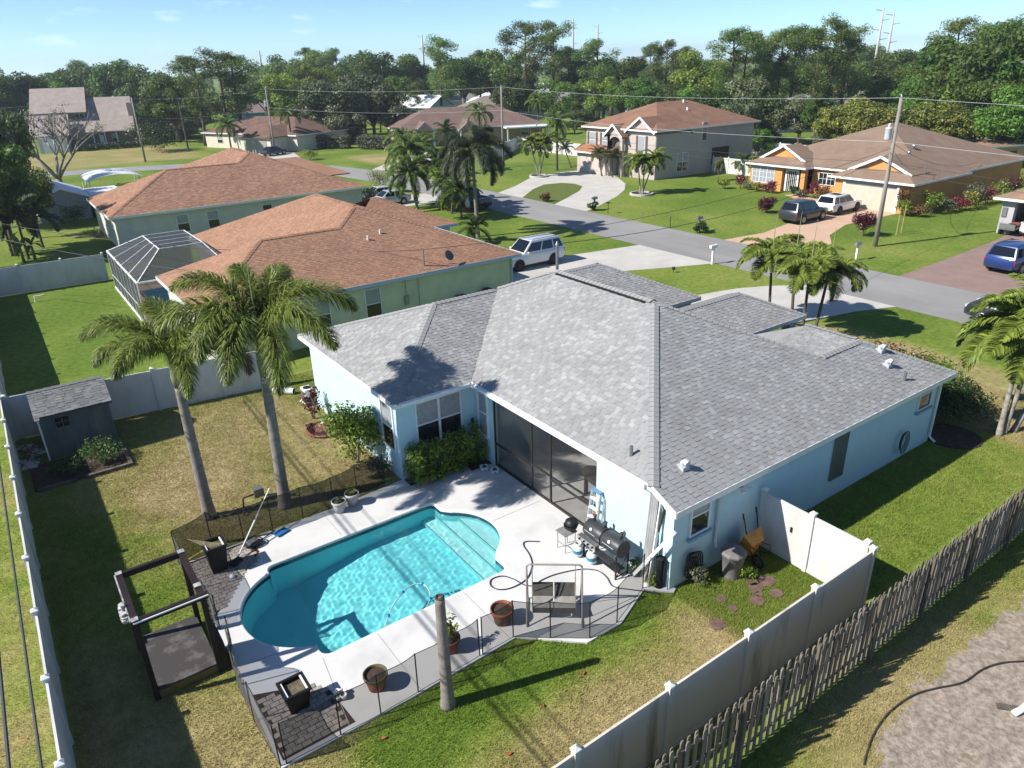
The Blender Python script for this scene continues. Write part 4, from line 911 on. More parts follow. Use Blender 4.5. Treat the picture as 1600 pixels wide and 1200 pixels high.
for s in (-.2,.2): MB().tube([(15.15+s,9.9,.7),(15.15+s*1.3,9.62,.72),(15.15+s*1.3,9.60,.45),(15.15+s,9.85,.4)], .014, 6).build('leg', BLACKM, t, True)
wh = MB().tube([(15.15,9.75+.17*math.cos(a),.20+.17*math.sin(a)) for a in np.linspace(0,2*PI,17)], .045, 8, False).build('wheel', RUBBER, t, True)
STN = mat('purple_flagstone', (.17,.105,.09), .9, .2, 5, bump=.5, bscale=20); rd = random.Random(5)
for q, (x, y, r) in enumerate(((14.35,9.2,.24),(14.85,9.22,.28),(13.98,8.88,.22),(14.62,8.75,.22),(12.42,8.92,.23),(13.22,9.08,.15),(14.5,9.42,.2),(13.3,9.5,.17),(14.2,9.0,.12))):
    po = [(x+r*rd.uniform(.85,1.15)*math.cos(a), y+r*rd.uniform(.75,1.0)*math.sin(a)) for a in np.linspace(0,2*PI,8)[:-1]]
    tag(MB().prism(po, 0, .035).build('stepping_stone', STN, bevel=.006), 'reddish flat stepping stone in the lawn by the white gate fence', 'stone', 'stepping stones in the side lawn')
# hose heap with weeds at the wall
b = MB()
for k in range(6): b.tube([(13.05+.05*k+.17*math.cos(a), 10.47-.02*k, .62+.42*math.sin(a)) for a in np.linspace(0,2*PI,16)], .02, 6)
tag(b.build('hose_reel', mat('black_hose', (.012,.013,.012), .7, .1, 4), None, True), 'black hose coil hanging on the blue wall beneath the sash window', 'hose')
# ================================================================ deck furniture bits
pk_ = thingw('pool_pole', 'white telescopic pole with black brush head leaning on the mesh fence', 'pool pole', (3.3,19.2,0))
MB().tube([(3.32,19.15,.12),(4.98,20.7,1.15)], .022, 8).build('shaft', TRIM, pk_); MB().cbox((3.26,19.05,.1),(.36,.2,.12),.5).build('brush', BLACKM, pk_); MB().lathe((2.98,18.45,.05), [(.001,0),(.07,.0),(.08,.06),(.05,.1),(.001,.11)], 10).build('float', TRIM, pk_, True)
t = thingw('pool_cleaner', 'dark robotic pool cleaner and hose lying along the mesh fence', 'pool cleaner', (4.1,19.75,0))
MB().cbox((3.95,19.62,.14),(.34,.3,.16),.3).build('body', mat('cleaner_grey', (.10,.105,.11), .5, .2, 8), t, bevel=.03)
b = MB()
for k in range(3): b.tube([(3.95+(.22+.03*k)*math.cos(a),19.62+(.17+.02*k)*math.sin(a),.08+.05*k) for a in np.linspace(0,2*PI,18)], .022, 6)
b.build('hose', BLACKM, t, True); MB().tube([(4.2,19.72,.08),(4.5,19.82,.09),(4.7,19.9,.12),(4.62,20.0,.1)], .02, 6).build('hook', BLACKM, t, True)
MB().cbox((4.85,19.72,.09),(.42,.26,.05),.35).build('skimmer_net', mat('blue_plastic2', (.015,.12,.32), .5, 0), t)
t = thingw('pool_alarm', 'grey pool equipment box on a leg behind the mesh fence', 'equipment', (4.95,22.1,0))
MB().box(4.78,5.1,22.0,22.22,.18,.48).build('box', GREYM, t); MB().tube([(5.1,22.1,.12),(5.5,22.0,.1),(6.0,21.6,.08)], .035, 8).build('pipe', mat('tan_pipe', (.42,.33,.22), .7, .1, 4), t, True); MB().tube([(4.78,22.1,.3),(4.4,22.0,.35),(4.2,21.4,.05)], .03, 8).build('pipe', mat('rust_pipe', (.16,.08,.05), .8, .2, 6), t, True)
# pavers under the corner planters
BRK = mat('brick_paver', (.36,.32,.285), .95, .2, 6, bump=.6, bscale=30, island=.2); rd = random.Random(9)
def pavers(area, x0, x1, y0, y1, z=.051):
    y = y0; r = 0
    while y < y1:
        x = x0-(.11 if r % 2 else 0)
        while x < x1:
            if area(x+.1, y+.07): MB().box(x+.008,x+.205,y+.008,y+.135,z-.04,z+.012+rd.uniform(-.004,.006)).build('paver', BRK, deck)
            x += .213
        y += .143; r += 1
pavers(lambda x, y: (x-2.1)+(13.75-y)*-.05 > 0 and y < 13.72-(x-2.1)*.35 and y > 11.75 and x < 3.55, 2.1, 3.6, 11.75, 13.8)
MB().add([(2.06,11.7,.054),(3.7,11.7,.054),(3.6,12.9,.054),(2.9,13.5,.054),(2.08,13.85,.054)],[(0,1,2,3,4)]).build('mortar_bed', SOIL, deck)
pavers(lambda x, y: y > 17.0+(x-2.1)*1.1 and x < 3.9 and y < 19.9, 2.1, 3.9, 17.0, 19.9)
MB().add([(2.06,17.0,.054),(4.0,19.2,.054),(3.9,19.95,.054),(2.05,19.95,.054)],[(0,1,2,3)]).build('mortar_bed', SOIL, deck)
# saw joints
JN = mat('deck_joint', (.38,.38,.37), .95, .1, 5)
for a, c in (((2.1,14.9),(3.3,14.75)),((2.05,16.6),(2.75,17.0)),((6.3,18.45),(6.3,20.0)),((7.9,11.7),(7.9,13.9)),((5.3,11.6),(5.3,13.9)),((9.55,18.4),(12.4,20.0)),((10.45,16.2),(12.4,16.2)),((3.55,11.7),(3.85,13.95))):
    MB().bar((a[0],a[1],.0535),(c[0],c[1],.0535),.014,.004).build('joint', JN, deck)
# ================================================================ porch furniture seen through the screen
t = thingw('game_table', 'dark oval game table with orange trim inside the screened porch', 'table', (14.1,15.0,0))
MB().lathe((0,0,0), [(.001,.70),(.62,.70),(.65,.74),(.65,.80),(.6,.82),(.001,.82)], 24).build('top', mat('dark_wood', (.05,.04,.035), .5, .2, 4), t, True)
t.children[0].matrix_parent_inverse = Matrix.Identity(4); t.children[0].scale = (.75,1.6,1)
MB().box(13.75,14.05,14.4,14.75,.3,.86).build('orange_panel', mat('orange_panel', (.55,.20,.05), .6, .1, 4), t)
for x in (13.8,14.4):
    for y in (14.4,15.6): MB().box(x-.05,x+.05,y-.05,y+.05,.055,.7).build('leg', BLACKM, t)
t = thingw('porch_sofa', 'brown sofa heaped with a white cloth inside the screened porch', 'sofa', (15.6,15.2,0))
MB().box(15.2,16.0,14.2,16.4,.06,.45).build('seat', mat('brown_fabric', (.09,.06,.045), .9, .2, 4), t, bevel=.04); MB().box(15.85,16.1,14.2,16.4,.455,.95).build('backrest', mat('brown_fabric', (.09,.06,.045)), t, bevel=.04)
rd = random.Random(2); b = MB(); n = 14
b.v = [(15.15+.7*i/n, 14.9+1.1*j/n, .5+.35*math.sin(PI*i/n)*math.sin(PI*j/n)*rd.uniform(.6,1.2)) for i in range(n+1) for j in range(n+1)]; b.f = [(i*(n+1)+j,(i+1)*(n+1)+j,(i+1)*(n+1)+j+1,i*(n+1)+j+1) for i in range(n) for j in range(n)]
b.build('white_cloth', TRIM, t)
# ================================================================ left-hand back yard odds
t = thingw('air_conditioner', 'pale air conditioning unit against the far end of the blue house', 'air conditioner', (9.15,28.9,0))
MB().box(8.95,9.34,28.2,28.75,0,.75).build('case', TRIM, t, bevel=.02); MB().box(8.935,8.949,28.26,28.7,.12,.65).build('grille', GREYM, t); MB().lathe((9.15,28.48,.752), [(.17,0),(.17,.02),(.05,.03),(.001,.03)], 16).build('fan_guard', BLACKM, t)
tp = thingw('white_pipe', 'short white drain pipe lying on the lawn near the blue house', 'pipe', (8.6,30.2,.1))
b = MB(); b.tube([(8.3,30.55,.14),(9.0,29.85,.14)], .14, 16, cap=False); b.build('pipe_shell', TRIM, tp, True); MB().tube([(8.32,30.53,.14),(8.98,29.87,.14)], .125, 16).build('bore_shade_plug', BLACKM, tp, True)  # black plug fills the pipe, its colour standing for the shade inside
b = MB().lathe((8.75,25.6,0), [(.75,0),(.78,.1),(.70,.12),(.66,.04),(.001,.03)], 22)
tag(b.build('brick_ring', mat('red_mulch', (.28,.115,.085), .95, .35, 9, bump=.8, bscale=25), None), 'round bed of reddish mulch beside the blue house wall', 'garden bed')
# solar torch by the hedge
t = thingw('garden_torch', 'slim black garden torch beside the hedge and porch corner', 'lamp', (12.2,20.0,0)); MB().cyl((12.2,19.98,0),(12.2,19.98,1.45),.012,n=6).build('stake', BLACKM, t); MB().lathe((12.2,19.98,1.45), [(.03,0),(.06,.05),(.07,.14),(.04,.19),(.001,.23)], 8).build('head', BLACKM, t)
MB().box(11.6,12.44,19.2,20.15,.045,.075).build('soil_bed', SOIL, deck); MB().box(9.4,11.595,19.66,20.15,.045,.072).build('soil_bed', SOIL, deck)
# cut palm trunk
st = thingw('palm_stump', 'cut grey palm trunk standing on the lawn by the pool fence', 'palm stump', (5.6,10.9,0))
PT = mat('palm_trunk', (.255,.225,.195), .95, .22, 2.5, bump=.7, bscale=16, stretch=(1,1,2.5), c2=(.17,.15,.13))
def ptrunk(p, q, r0, r1, n=14, rings=26, swell=1.35):
    b = MB(); pts = []; rr = []
    for k in range(rings+1):
        f = k/rings; pts.append(Vector(p).lerp(Vector(q), f)); rr.append((r0+(r1-r0)*f)*(1+(swell-1)*math.exp(-f*14))*(1+.045*(k % 2)))
    b.tube(pts, rr, n); return b
o = ptrunk((5.6,10.9,-.03),(5.62,10.92,3.05),.145,.105).build('trunk', PT, st, True)
rd = random.Random(6); b = MB().lathe((5.62,10.92,3.03), [(.10,0),(.11,.03),(.075,.06),(.03,.02),(.001,.0)], 12); b.build('broken_top', mat('rotten_wood', (.09,.07,.055), .95, .3, 9, bump=.8), st)
# ================================================================ sandy lot on the right
px = [(1350,1195),(1358,1165),(1372,1135),(1395,1108),(1430,1085),(1465,1075),(1505,1066),(1535,1046),(1565,1036),(1600,1033),(1640,1030)]
tag(MB().tube(spl([G(*p,.02) for p in px]), .022, 7).build('cable', mat('dark_cable', (.05,.04,.035), .8, .2, 5), None, True), 'dark cable trailing across the sandy lot', 'cable')
t = thingw('white_trailer', 'edge of a white trailer with a raised tray in the sandy lot', 'trailer', (18.3,3.6,0))
MB().box(17.9,19.6,2.6,3.95,.75,.83).build('tray', TRIM, t)
for a in ((17.82,19.6,3.96,4.02),(17.82,17.895,2.6,3.955)): MB().box(a[0],a[1],a[2],a[3],.74,.95).build('tray_edge', TRIM, t)
MB().box(17.92,19.58,2.62,3.94,.832,.85).build('tray_liner', GREYM, t); MB().box(18.6,18.7,3.2,3.3,0,.745).build('leg', GREYM, t); MB().box(17.95,18.05,3.8,3.9,0,.745).build('leg', GREYM, t)
t = thingw('white_pipe', 'bent white waste pipe by the trailer in the sandy lot', 'pipe', (15.5,3.1,0)); MB().tube([(15.32,3.22,.06),(15.55,3.16,.08),(15.75,3.1,.25),(16.05,3.05,.9)], .07, 10).build('elbow_pipe', TRIM, t, True)
tag(MB().bar((15.3,3.55,.02),(15.75,3.0,.02),.16,.035).build('ground_plank', WOODW), 'grey plank on the ground by the white waste pipe', 'plank')
# ================================================================ neighbours' houses
def slab_roof(house, facets, m, tab=False, exp=.15, wid=(.25,.45), th=.014, name='roof'):
    if tab: return roof(house, facets, m, m, exp=exp, wid=wid, th=th, mname=name)
    b = MB()
    for F in facets:
        t = [F.xyz(*F.uv(*p)) for p in F.plan]; n = len(t); lo = [p-Vector((0,0,.14)) for p in t]
        b.add(t+lo, [tuple(range(n)), tuple(range(n,2*n))[::-1]]+[(i,(i+1)%n,n+(i+1)%n,n+i) for i in range(n)])
    return b.build(name, m, house)
def hipf(x0, x1, y0, y1, z, m):
    w_, d = x1-x0, y1-y0
    if w_ >= d:
        h = d/2; a, c = (x0+h, y0+h), (x1-h, y0+h)
        return [Facet([(x0,y0),(x1,y0),c,a], '-y', y0, z, m), Facet([(x1,y1),(x0,y1),a,c], '+y', y1, z, m), Facet([(x0,y1),(x0,y0),a], '-x', x0, z, m), Facet([(x1,y0),(x1,y1),c], '+x', x1, z, m)]
    h = w_/2; a, c = (x0+h, y0+h), (x0+h, y1-h)
    return [Facet([(x0,y0),(x1,y0),a], '-y', y0, z, m), Facet([(x1,y1),(x0,y1),c], '+y', y1, z, m), Facet([(x0,y1),(x0,y0),a,c], '-x', x0, z, m), Facet([(x1,y0),(x1,y1),c,a], '+x', x1, z, m)]
def gablef(x0, x1, y0, y1, z, m, axis):
    "ridge along axis"
    if axis == 'x': h = (y0+y1)/2; return [Facet([(x0,y0),(x1,y0),(x1,h),(x0,h)], '-y', y0, z, m), Facet([(x1,y1),(x0,y1),(x0,h),(x1,h)], '+y', y1, z, m)]
    h = (x0+x1)/2; return [Facet([(x0,y1),(x0,y0),(h,y0),(h,y1)], '-x', x0, z, m), Facet([(x1,y0),(x1,y1),(h,y1),(h,y0)], '+x', x1, z, m)]
def box_(house, name, m, *a, bevel=0): return MB().box(*a).build(name, m, house, bevel=bevel)
def eaves(house, x0, x1, y0, y1, z, m=None, sides='SWNE'):
    if 'S' in sides: fascia(house, (x0,y0-.012), (x1,y0-.012), z+.01, .18, m=m)
    if 'N' in sides: fascia(house, (x0,y1+.012), (x1,y1+.012), z+.01, .18, m=m)
    if 'W' in sides: fascia(house, (x0-.012,y0+.02), (x0-.012,y1-.02), z+.01, .18, m=m)
    if 'E' in sides: fascia(house, (x1+.012,y0+.02), (x1+.012,y1-.02), z+.01, .18, m=m)
# ---- yellow-green house next door
YEL = mat('yellow_green_stucco', (.60,.63,.43), .9, .06, 1.5, bump=.3, bscale=50); CRM = mat('cream_stucco', (.58,.57,.48), .9, .06, 1.5, bump=.3, bscale=50)
N1 = thingw('yellow_house', 'pale yellow-green house with terracotta shingle roof next to the screen cage', 'house', (17,45,0))
S1 = Facet([(6.7,34.8),(25.3,34.8),(17.8,41.3),(15.93,39.55),(11.43,39.55)], '-y', 34.8, 2.8, .45)
S1a = Facet([(6.7,34.8),(15.93,34.8),(15.93,39.55),(11.43,39.55)], '-y', 34.8, 2.8, .45); S1b = Facet([(15.93,34.8),(25.3,34.8),(17.8,41.3),(15.93,39.55)], '-y', 34.8, 2.8, .45)
W1 = Facet([(6.7,44.3),(6.7,34.8),(11.43,39.55)], '-x', 6.7, 2.8, .45); Nn = Facet([(11.43,39.55),(15.93,39.55),(11.2,44.3),(6.7,44.3)], '+y', 44.3, 2.8, .45); Nn.bare = 1
Wm = Facet([(15.93,39.55),(17.8,41.3),(17.8,47.4),(10.9,54.3),(10.9,44.4)], '-x', 10.9, 2.8, .425)
Em = Facet([(25.3,34.8),(25.3,54.3),(17.8,47.4),(17.8,41.3)], '+x', 25.3, 2.8, .391); Nm = Facet([(10.9,54.3),(17.8,47.4),(25.3,54.3)], '+y', 54.3, 2.8, .425)
ew = hipf(18.5,27.2,45.2,53.4,2.8,.45); ew = [ew[0],ew[1],ew[3]]
for f in (Em,Nm,*ew[1:]): f.bare = 1
r1 = roof(N1, [S1a,S1b,W1,Nn,Wm,Em,Nm,*ew], SHING_B, SHING_B, exp=.15, wid=(.16,.30), th=.011)
for a, c, f1, f2 in (((6.7,34.8,2.8),(11.43,39.55,4.94),S1,W1),((25.3,34.8,2.8),(17.8,41.3,5.73),S1,Em),((15.93,39.55,4.94),(17.8,41.3,5.73),S1,Wm),((11.43,39.55,4.95),(15.93,39.55,4.95),S1,Nn),((17.8,41.3,5.74),(17.8,47.4,5.74),Wm,Em),((27.2,45.2,2.8),(23.1,49.3,4.64),ew[0],ew[2])):
    caps(r1, a, c, SHING_B, f1.nrm(), f2.nrm(), .25, .16, joined=True)
BLUEF = mat('blue_grey_fascia', (.40,.50,.60), .5, .05, 3)
for a, c in (((6.7,34.79),(25.3,34.79)),((25.31,34.8),(25.31,45.2)),((24.9,45.19),(27.2,45.19)),((27.21,45.2),(27.21,53.4))): fascia(N1, a, c, 2.81, .2, m=BLUEF)
for a, c in (((6.69,34.85),(6.69,44.3)),((6.7,44.31),(10.9,44.31)),((10.89,44.4),(10.89,54.3))): fascia(N1, a, c, 2.81, .2)
box_(N1,'wall',YEL,7.1,24.9,35.2,35.4,-.05,2.66); box_(N1,'wall',CRM,7.1,7.3,35.405,44,-.05,2.66); box_(N1,'wall',CRM,11.3,11.5,44,54,-.05,2.66); box_(N1,'wall',YEL,7.305,11.29,43.8,44,-.05,2.66)
box_(N1,'wall',YEL,24.7,24.9,35.405,54,-.05,2.66); box_(N1,'wall',YEL,24.905,26.8,45.6,45.8,-.05,2.66); box_(N1,'wall',YEL,26.6,26.8,45.805,53,-.05,2.66); box_(N1,'wall',YEL,11.5,24.7,53.8,54,-.05,2.66)
for px, py in ((583,470),(504,494)):
    p = WY(px,py,35.2); window(N1, (p.x,35.2,1.55), '-y', .95, 1.75, 1)
box_(N1,'meter_box',GREYM,*[v for v in (17.5,17.75,35.08,35.195,1.1,1.6)]); MB().tube([(17.6,35.12,1.6),(17.6,35.12,2.6)],.025,6).build('conduit', GREYM, N1); MB().tube([(18.4,35.12,.3),(18.4,35.12,2.6)],.02,6).build('conduit', GREYM, N1)
MB().tube([(24.8,35.1,2.6),(24.8,35.13,.2)],.05,8).build('downpipe', BLUEF, N1)
def onf(px, py, F): return onroof(px, py, F)
p = onf(663,415,S1); MB().cyl(p-Vector((0,0,.1)),p+Vector((0,0,.95)),.04,n=8).build('service_mast', GREYM, r1); MAST1 = p+Vector((0,0,.9))
p = onf(701,412,S1); dsh = MB(); n = 16; Md = Matrix.Translation(p+Vector((0,0,.45)))@Matrix.Rotation(math.radians(25),4,'Z')@Matrix.Rotation(math.radians(62),4,'X')
pts = [[Md@Vector((rr*.36*math.cos(2*PI*k/n), rr*.3*math.sin(2*PI*k/n), .09*rr*rr)) for k in range(n)] for rr in (.05,.5,1)]
dsh.v = [q for r_ in pts for q in r_]; dsh.f = [(i*n+k,i*n+(k+1)%n,(i+1)*n+(k+1)%n,(i+1)*n+k) for i in (0,1) for k in range(n)]
do = dsh.build('satellite_dish', mat('dish_grey', (.10,.105,.11), .5, .1, 4), r1, True, recalc=False); 
MB().tube([p-Vector((0,0,.05)),p+Vector((0,0,.42))],.025,6).build('dish_mast', STEEL, r1); MB().tube([p+Vector((0,0,.25)),p+Vector((.25,-.1,.3)),p+Vector((.3,-.12,.45))],.015,6).build('dish_arm', BLACKM, r1)
for px, py in ((575,375),(594,365)): p = onf(px,py,S1); MB().cyl(p-Vector((0,0,.05)),p+Vector((0,0,.25)),.06,n=8).build('vent_pipe', TRIM, r1)
# things along its side wall
t = thingw('wheelie_bin', 'green wheelie bin against the yellow-green side wall', 'bin', (21.0,34.8,0)); MB().box(20.7,21.3,34.55,35.05,0,.95).build('body', mat('green_bin', (.02,.16,.12), .5, .05, 3), t, bevel=.03); MB().box(20.67,21.33,34.5,35.1,.951,1.03).build('lid', mat('green_bin', (.02,.16,.12)), t, bevel=.02)
tag(MB().lathe((22.8,34.85,0), [(.33,0),(.36,.6),(.36,.95),(.2,1.12),(.001,1.15)], 12).build('covered_grill', BLACKM, None, True), 'black covered barbecue against the yellow-green side wall', 'grill')
tag(MB().lathe((16.1,34.9,0), [(.3,0),(.32,.5),(.2,.62),(.001,.64)], 12).build('dark_tub', BLACKM, None, True), 'low black tub against the yellow-green side wall', 'tub')
# ---- pool cage
CG = mat('cage_screen', (.05,.055,.06), .7, 0, alpha=.72)
pc = thingw('pool_cage', 'white framed screen pool cage with faceted dome roof beside the yellow house', 'pool enclosure', (8.5,49.5,0))
x0, x1, y0, y1, zl, zh, ix, iy = 5.68, 10.85, 44.4, 54.6, 2.55, 3.7, 1.95, 2.7
def pip(a, c, r=.05): MB().bar(a, c, r*1.35, r*1.35).build('frame_bar', TRIM, pc)
E_ = {'a':(x0,y0),'b':(x0,y1),'c':(x1,y1),'d':(x1,y0)}
T4 = [(x0+ix,y0+iy,zh),(x0+ix,y1-iy,zh),(x1-.7,y1-iy,zh),(x1-.7,y0+iy,zh)]
C4 = [(x0,y0,zl),(x0,y1,zl),(x1,y1,zl),(x1,y0,zl)]
for i in range(4): pip(T4[i],T4[(i+1)%4],.04); pip(C4[i],C4[(i+1)%4],.06); pip(C4[i],T4[i],.04); pip((*C4[i][:2],0),(C4[i][0],C4[i][1],zl-.06),.05)
def lerp(a, c, f): return tuple(a[k]+(c[k]-a[k])*f for k in range(3))
for f in (.25,.5,.75):
    pip(lerp(C4[0],C4[1],f),lerp(T4[0],T4[1],f),.03); pip((*lerp(C4[0],C4[1],f)[:2],0),lerp(C4[0],C4[1],f),.035); pip(lerp(T4[0],T4[1],f),lerp(T4[3],T4[2],f),.03)
for f in (.12,.37,.62,.87): pip((*lerp(C4[0],C4[1],f)[:2],0),lerp(C4[0],C4[1],f),.025)
for f in (.33,.66): pip((*lerp(C4[0],C4[3],f)[:2],0),lerp(C4[0],C4[3],f),.05); pip((*lerp(C4[1],C4[2],f)[:2],0),lerp(C4[1],C4[2],f),.03)
pip((x0,y0,.95),(x0,y1,.95),.03); pip((x0,y1,.95),(x1,y1,.95),.03); box_(pc,'base_kerb',TRIM,x0-.06,x0+.06,y0,y1,0,.14)
for q in ((C4[0],C4[1],T4[1],T4[0]),(C4[1],C4[2],T4[2],T4[1]),(C4[3],C4[0],T4[0],T4[3]),(T4[0],T4[1],T4[2],T4[3])): MB().quad(*q).build('screen_panel', CG, pc)
MB().quad((x0,y0,.14),(x0,y1,.14),(x0,y1,zl),(x0,y0,zl)).build('screen_panel', CG, pc); MB().quad((x0,y1,.05),(x1,y1,.05),(x1,y1,zl),(x0,y1,zl)).build('screen_panel', CG, pc)
roadside('patio', [(x0,y0),(x1+.4,y0),(x1+.4,y1),(x0,y1)], .03, mat('patio_tan', (.42,.33,.26), .9, .1, 2))
kind(MB().prism([(6.9,46.0),(9.8,46.0),(9.8,52.5),(6.9,52.5)], .0, .045).build('neighbour_pool_water', mat('dark_pool', (.015,.10,.12), .05, 0, spec=.6)), 'structure')
t = thingw('pink_float', 'pink pool float lying in the screen cage', 'pool float', (7.3,45.3,0)); MB().tube([(7.4+.35*math.cos(a),45.4+.3*math.sin(a),.16) for a in np.linspace(0,2*PI,18)],.09,8,False).build('ring', mat('pink_vinyl', (.45,.10,.18), .4, .2, 5), t, True)
# ---- second neighbour
CW2 = mat('white_cream_stucco', (.56,.57,.50), .9, .06, 1.5, bump=.3, bscale=50)
N2 = thingw('cream_house', 'cream house with long red-brown shingle roof behind the screen cage', 'house', (18,73,0))
S2a = Facet([(7.6,66.3),(20.1,66.3),(20.1,72.4),(13.7,72.4)], '-y', 66.3, 2.8, .42); S2b = Facet([(20.1,66.3),(30.0,66.3),(21.8,74.1),(20.1,72.4)], '-y', 66.3, 2.8, .42)
W2 = Facet([(7.6,78.5),(7.6,66.3),(13.7,72.4)], '-x', 7.6, 2.8, .42); N2n = Facet([(13.7,72.4),(20.1,72.4),(14,78.5),(7.6,78.5)], '+y', 78.5, 2.8, .42)
W2m = Facet([(20.1,72.4),(21.8,74.1),(21.8,80),(14,87.8),(14,78.5)], '-x', 14, 2.8, .42); E2m = Facet([(30,66.3),(30,87.8),(21.8,80),(21.8,74.1)], '+x', 30, 2.8, .40)
N2m = Facet([(14,87.8),(21.8,80),(30,87.8)], '+y', 87.8, 2.8, .42)
for f in (E2m,N2m,N2n): f.bare = 1
e2 = hipf(22,33,76.5,85,2.8,.40); e2 = [e2[0],e2[1],e2[3]]
for f in e2: f.bare = 1
r2 = roof(N2, [S2a,S2b,W2,N2n,W2m,E2m,N2m,*e2], SHING_B2, SHING_B2, exp=.16, wid=(.2,.4), th=.011)
for a, c, f1, f2 in (((7.6,66.3,2.8),(13.7,72.4,5.37),S2a,W2),((30,66.3,2.8),(21.8,74.1,6.08),S2a,E2m),((20.1,72.4,5.37),(21.8,74.1,6.08),S2a,W2m),((13.7,72.4,5.38),(20.1,72.4,5.38),S2a,N2n),((21.8,74.1,6.09),(21.8,80,6.09),W2m,E2m)): caps(r2, a, c, SHING_B2, f1.nrm(), f2.nrm(), .28, .17, joined=True)
for a, c in (((7.6,66.29),(30,66.29)),((7.59,66.3),(7.59,78.5)),((30.01,66.3),(30.01,87.8))): fascia(N2, a, c, 2.81, .2)
box_(N2,'wall',CW2,8,29.6,66.7,66.9,-.05,2.66); box_(N2,'wall',CRM,8,8.2,66.905,78.1,-.05,2.66); box_(N2,'wall',CW2,29.4,29.6,66.905,87,-.05,2.66); box_(N2,'wall',CW2,8,14,77.9,78.1,-.05,2.66)
for px, py in ((285,342),(332,334)): p = WY(px,py,66.7); window(N2, (p.x,66.7,1.55), '-y', 1.0, 1.5, 1)
p = WY(417,320,66.7); window(N2, (p.x,66.7,1.8), '-y', .9, .9, 1, False)
# blue-grey fence between them and its yard
vinyl_fence('pale vinyl fence behind the neighbour lawn, joining the screen cage', (-14.6,57.9), (5.6,57.3), 8, seed=6)
t = thingw('pvc_standpipe', 'small white bent pipe standing in the neighbour lawn', 'pipe', (.95,54.5,0)); MB().tube([(.95,54.5,0),(.95,54.5,.38),(1.5,54.45,.38)],.045,8).build('pipe_body', TRIM, t)
# sheds behind
GS = mat('grey_siding', (.30,.31,.29), .85, .1, 3, stretch=(1,1,6)); WM = mat('white_metal_roof', (.68,.69,.70), .5, .06, 3)
t = thingw('garden_shed', 'grey clapboard shed with white metal roof behind the cream house', 'shed', (6.5,89,0))
for k in range(11): box_(t,'siding_board',GS,3.9+.002*k%.01,8.4,84.95-.012*(k%2),85.02,.02+.2*k,.2+.2*k)
box_(t,'wall',GS,3.9,8.4,85.03,93,0,2.2); MB().add([(3.9,85.0,2.2),(8.4,85.0,2.2),(6.15,85.0,3.1),(3.9,93,2.2),(8.4,93,2.2),(6.15,93,3.1)],[(0,1,2),(4,3,5)]).build('gable', GS, t)
slab_roof(t, gablef(3.6,8.7,84.8,93.2,2.15,.42,'y'), WM)
t = thingw('carport', 'white arched metal carport behind the cream house', 'carport', (13,100,0))
b = MB(); n = 10
for k in range(n+1): a = PI*(.12+.76*k/n); b.v += [(13-3.2*math.cos(a),97,1.7+1.0*math.sin(a)),(13-3.2*math.cos(a),104,1.7+1.0*math.sin(a))]
b.f = [(2*k,2*k+2,2*k+3,2*k+1) for k in range(n)]; b.build('roof', WM, t, True, recalc=False)
for x in (10.1,15.9):
    for y in (97.2,100.5,103.8): MB().cyl((x,y,0),(x,y,2.1),.05,n=6).build('post', TRIM, t)
t = thingw('small_lean_to', 'low white-roofed lean-to between the shed and the cream house', 'shed', (9.7,86,0)); box_(t,'wall',mat('grey_wall', (.30,.30,.29), .9, .1, 2),8.75,11.5,85.5,91,0,2.1); MB().box(8.72,11.8,85.2,91.2,2.101,2.2).build('roof', WM, t)
# ---- two storey house across the street
MAU = mat('mauve_stucco', (.44,.385,.345), .9, .05, 1, bump=.2, bscale=30); RBR = mat('brown_roof', (.25,.135,.085), .95, .15, .8, bump=.6, bscale=14, c2=(.18,.10,.07), detail=9)
SHUT = mat('dark_shutter', (.10,.075,.065), .7, .05, 3)
T2 = thingw('two_storey_house', 'beige two-storey house with brown hip roof above the horseshoe drive', 'house', (73,68,0))
f = hipf(64.7,83.6,62.0,75.3,5.6,.40); rt = slab_roof(T2, f, RBR)
box_(T2,'wall',MAU,65.2,83.0,62.5,74.8,-.05,5.55); eaves(T2,64.7,83.6,62.0,75.3,5.6)
box_(T2,'garage_wall',MAU,64.0,65.195,69.0,75.2,-.05,2.6)
slab_roof(T2, [Facet([(63.4,68.7),(65.19,68.7),(65.19,75.5),(63.4,75.5)],'-x',63.4,2.65,.42)], mat('brown_roof_light', (.33,.16,.085), .95, .15, .8, bump=.6, bscale=14), name='garage_roof')
eaves(T2,63.4,65.18,68.7,75.5,2.66,sides='W')
gd = box_(T2,'garage_door',mat('garage_door_beige', (.50,.43,.38), .6, .05, 2),63.95,63.995,69.6,74.4,0,2.15)
for k in range(1,4): box_(T2,'door_panel',mat('garage_door_beige', (.50,.43,.38)),63.93,63.949,69.65,74.35,.04+.53*(k-1),.5+.53*(k-1))
def front_gable(house, x, ya, yb, z, rise, m, depth, roofm, name='gable'):
    ym = (ya+yb)/2
    MB().add([(x,ya,z),(x,yb,z),(x,ym,z+rise),(x+.2,ya,z),(x+.2,yb,z),(x+.2,ym,z+rise)],[(0,1,2),(5,4,3)]).build(name, m, house)
    sl_ = rise/(ym-ya)
    slab_roof(house, [Facet([(x-.35,ya-.3),(x+depth,ya-.3),(x+depth,ym),(x-.35,ym)],'-y',ya-.3,z-.3*sl_+.06,sl_),Facet([(x+depth,yb+.3),(x-.35,yb+.3),(x-.35,ym),(x+depth,ym)],'+y',yb+.3,z-.3*sl_+.06,sl_)], roofm, name='gable_roof')
    for s, yy in ((-1,ya-.3),(1,yb+.3)): MB().bar((x-.37,yy,z-.3*sl_),(x-.37,ym,z+rise+.03),.05,.24).build('bargeboard', TRIM, house)
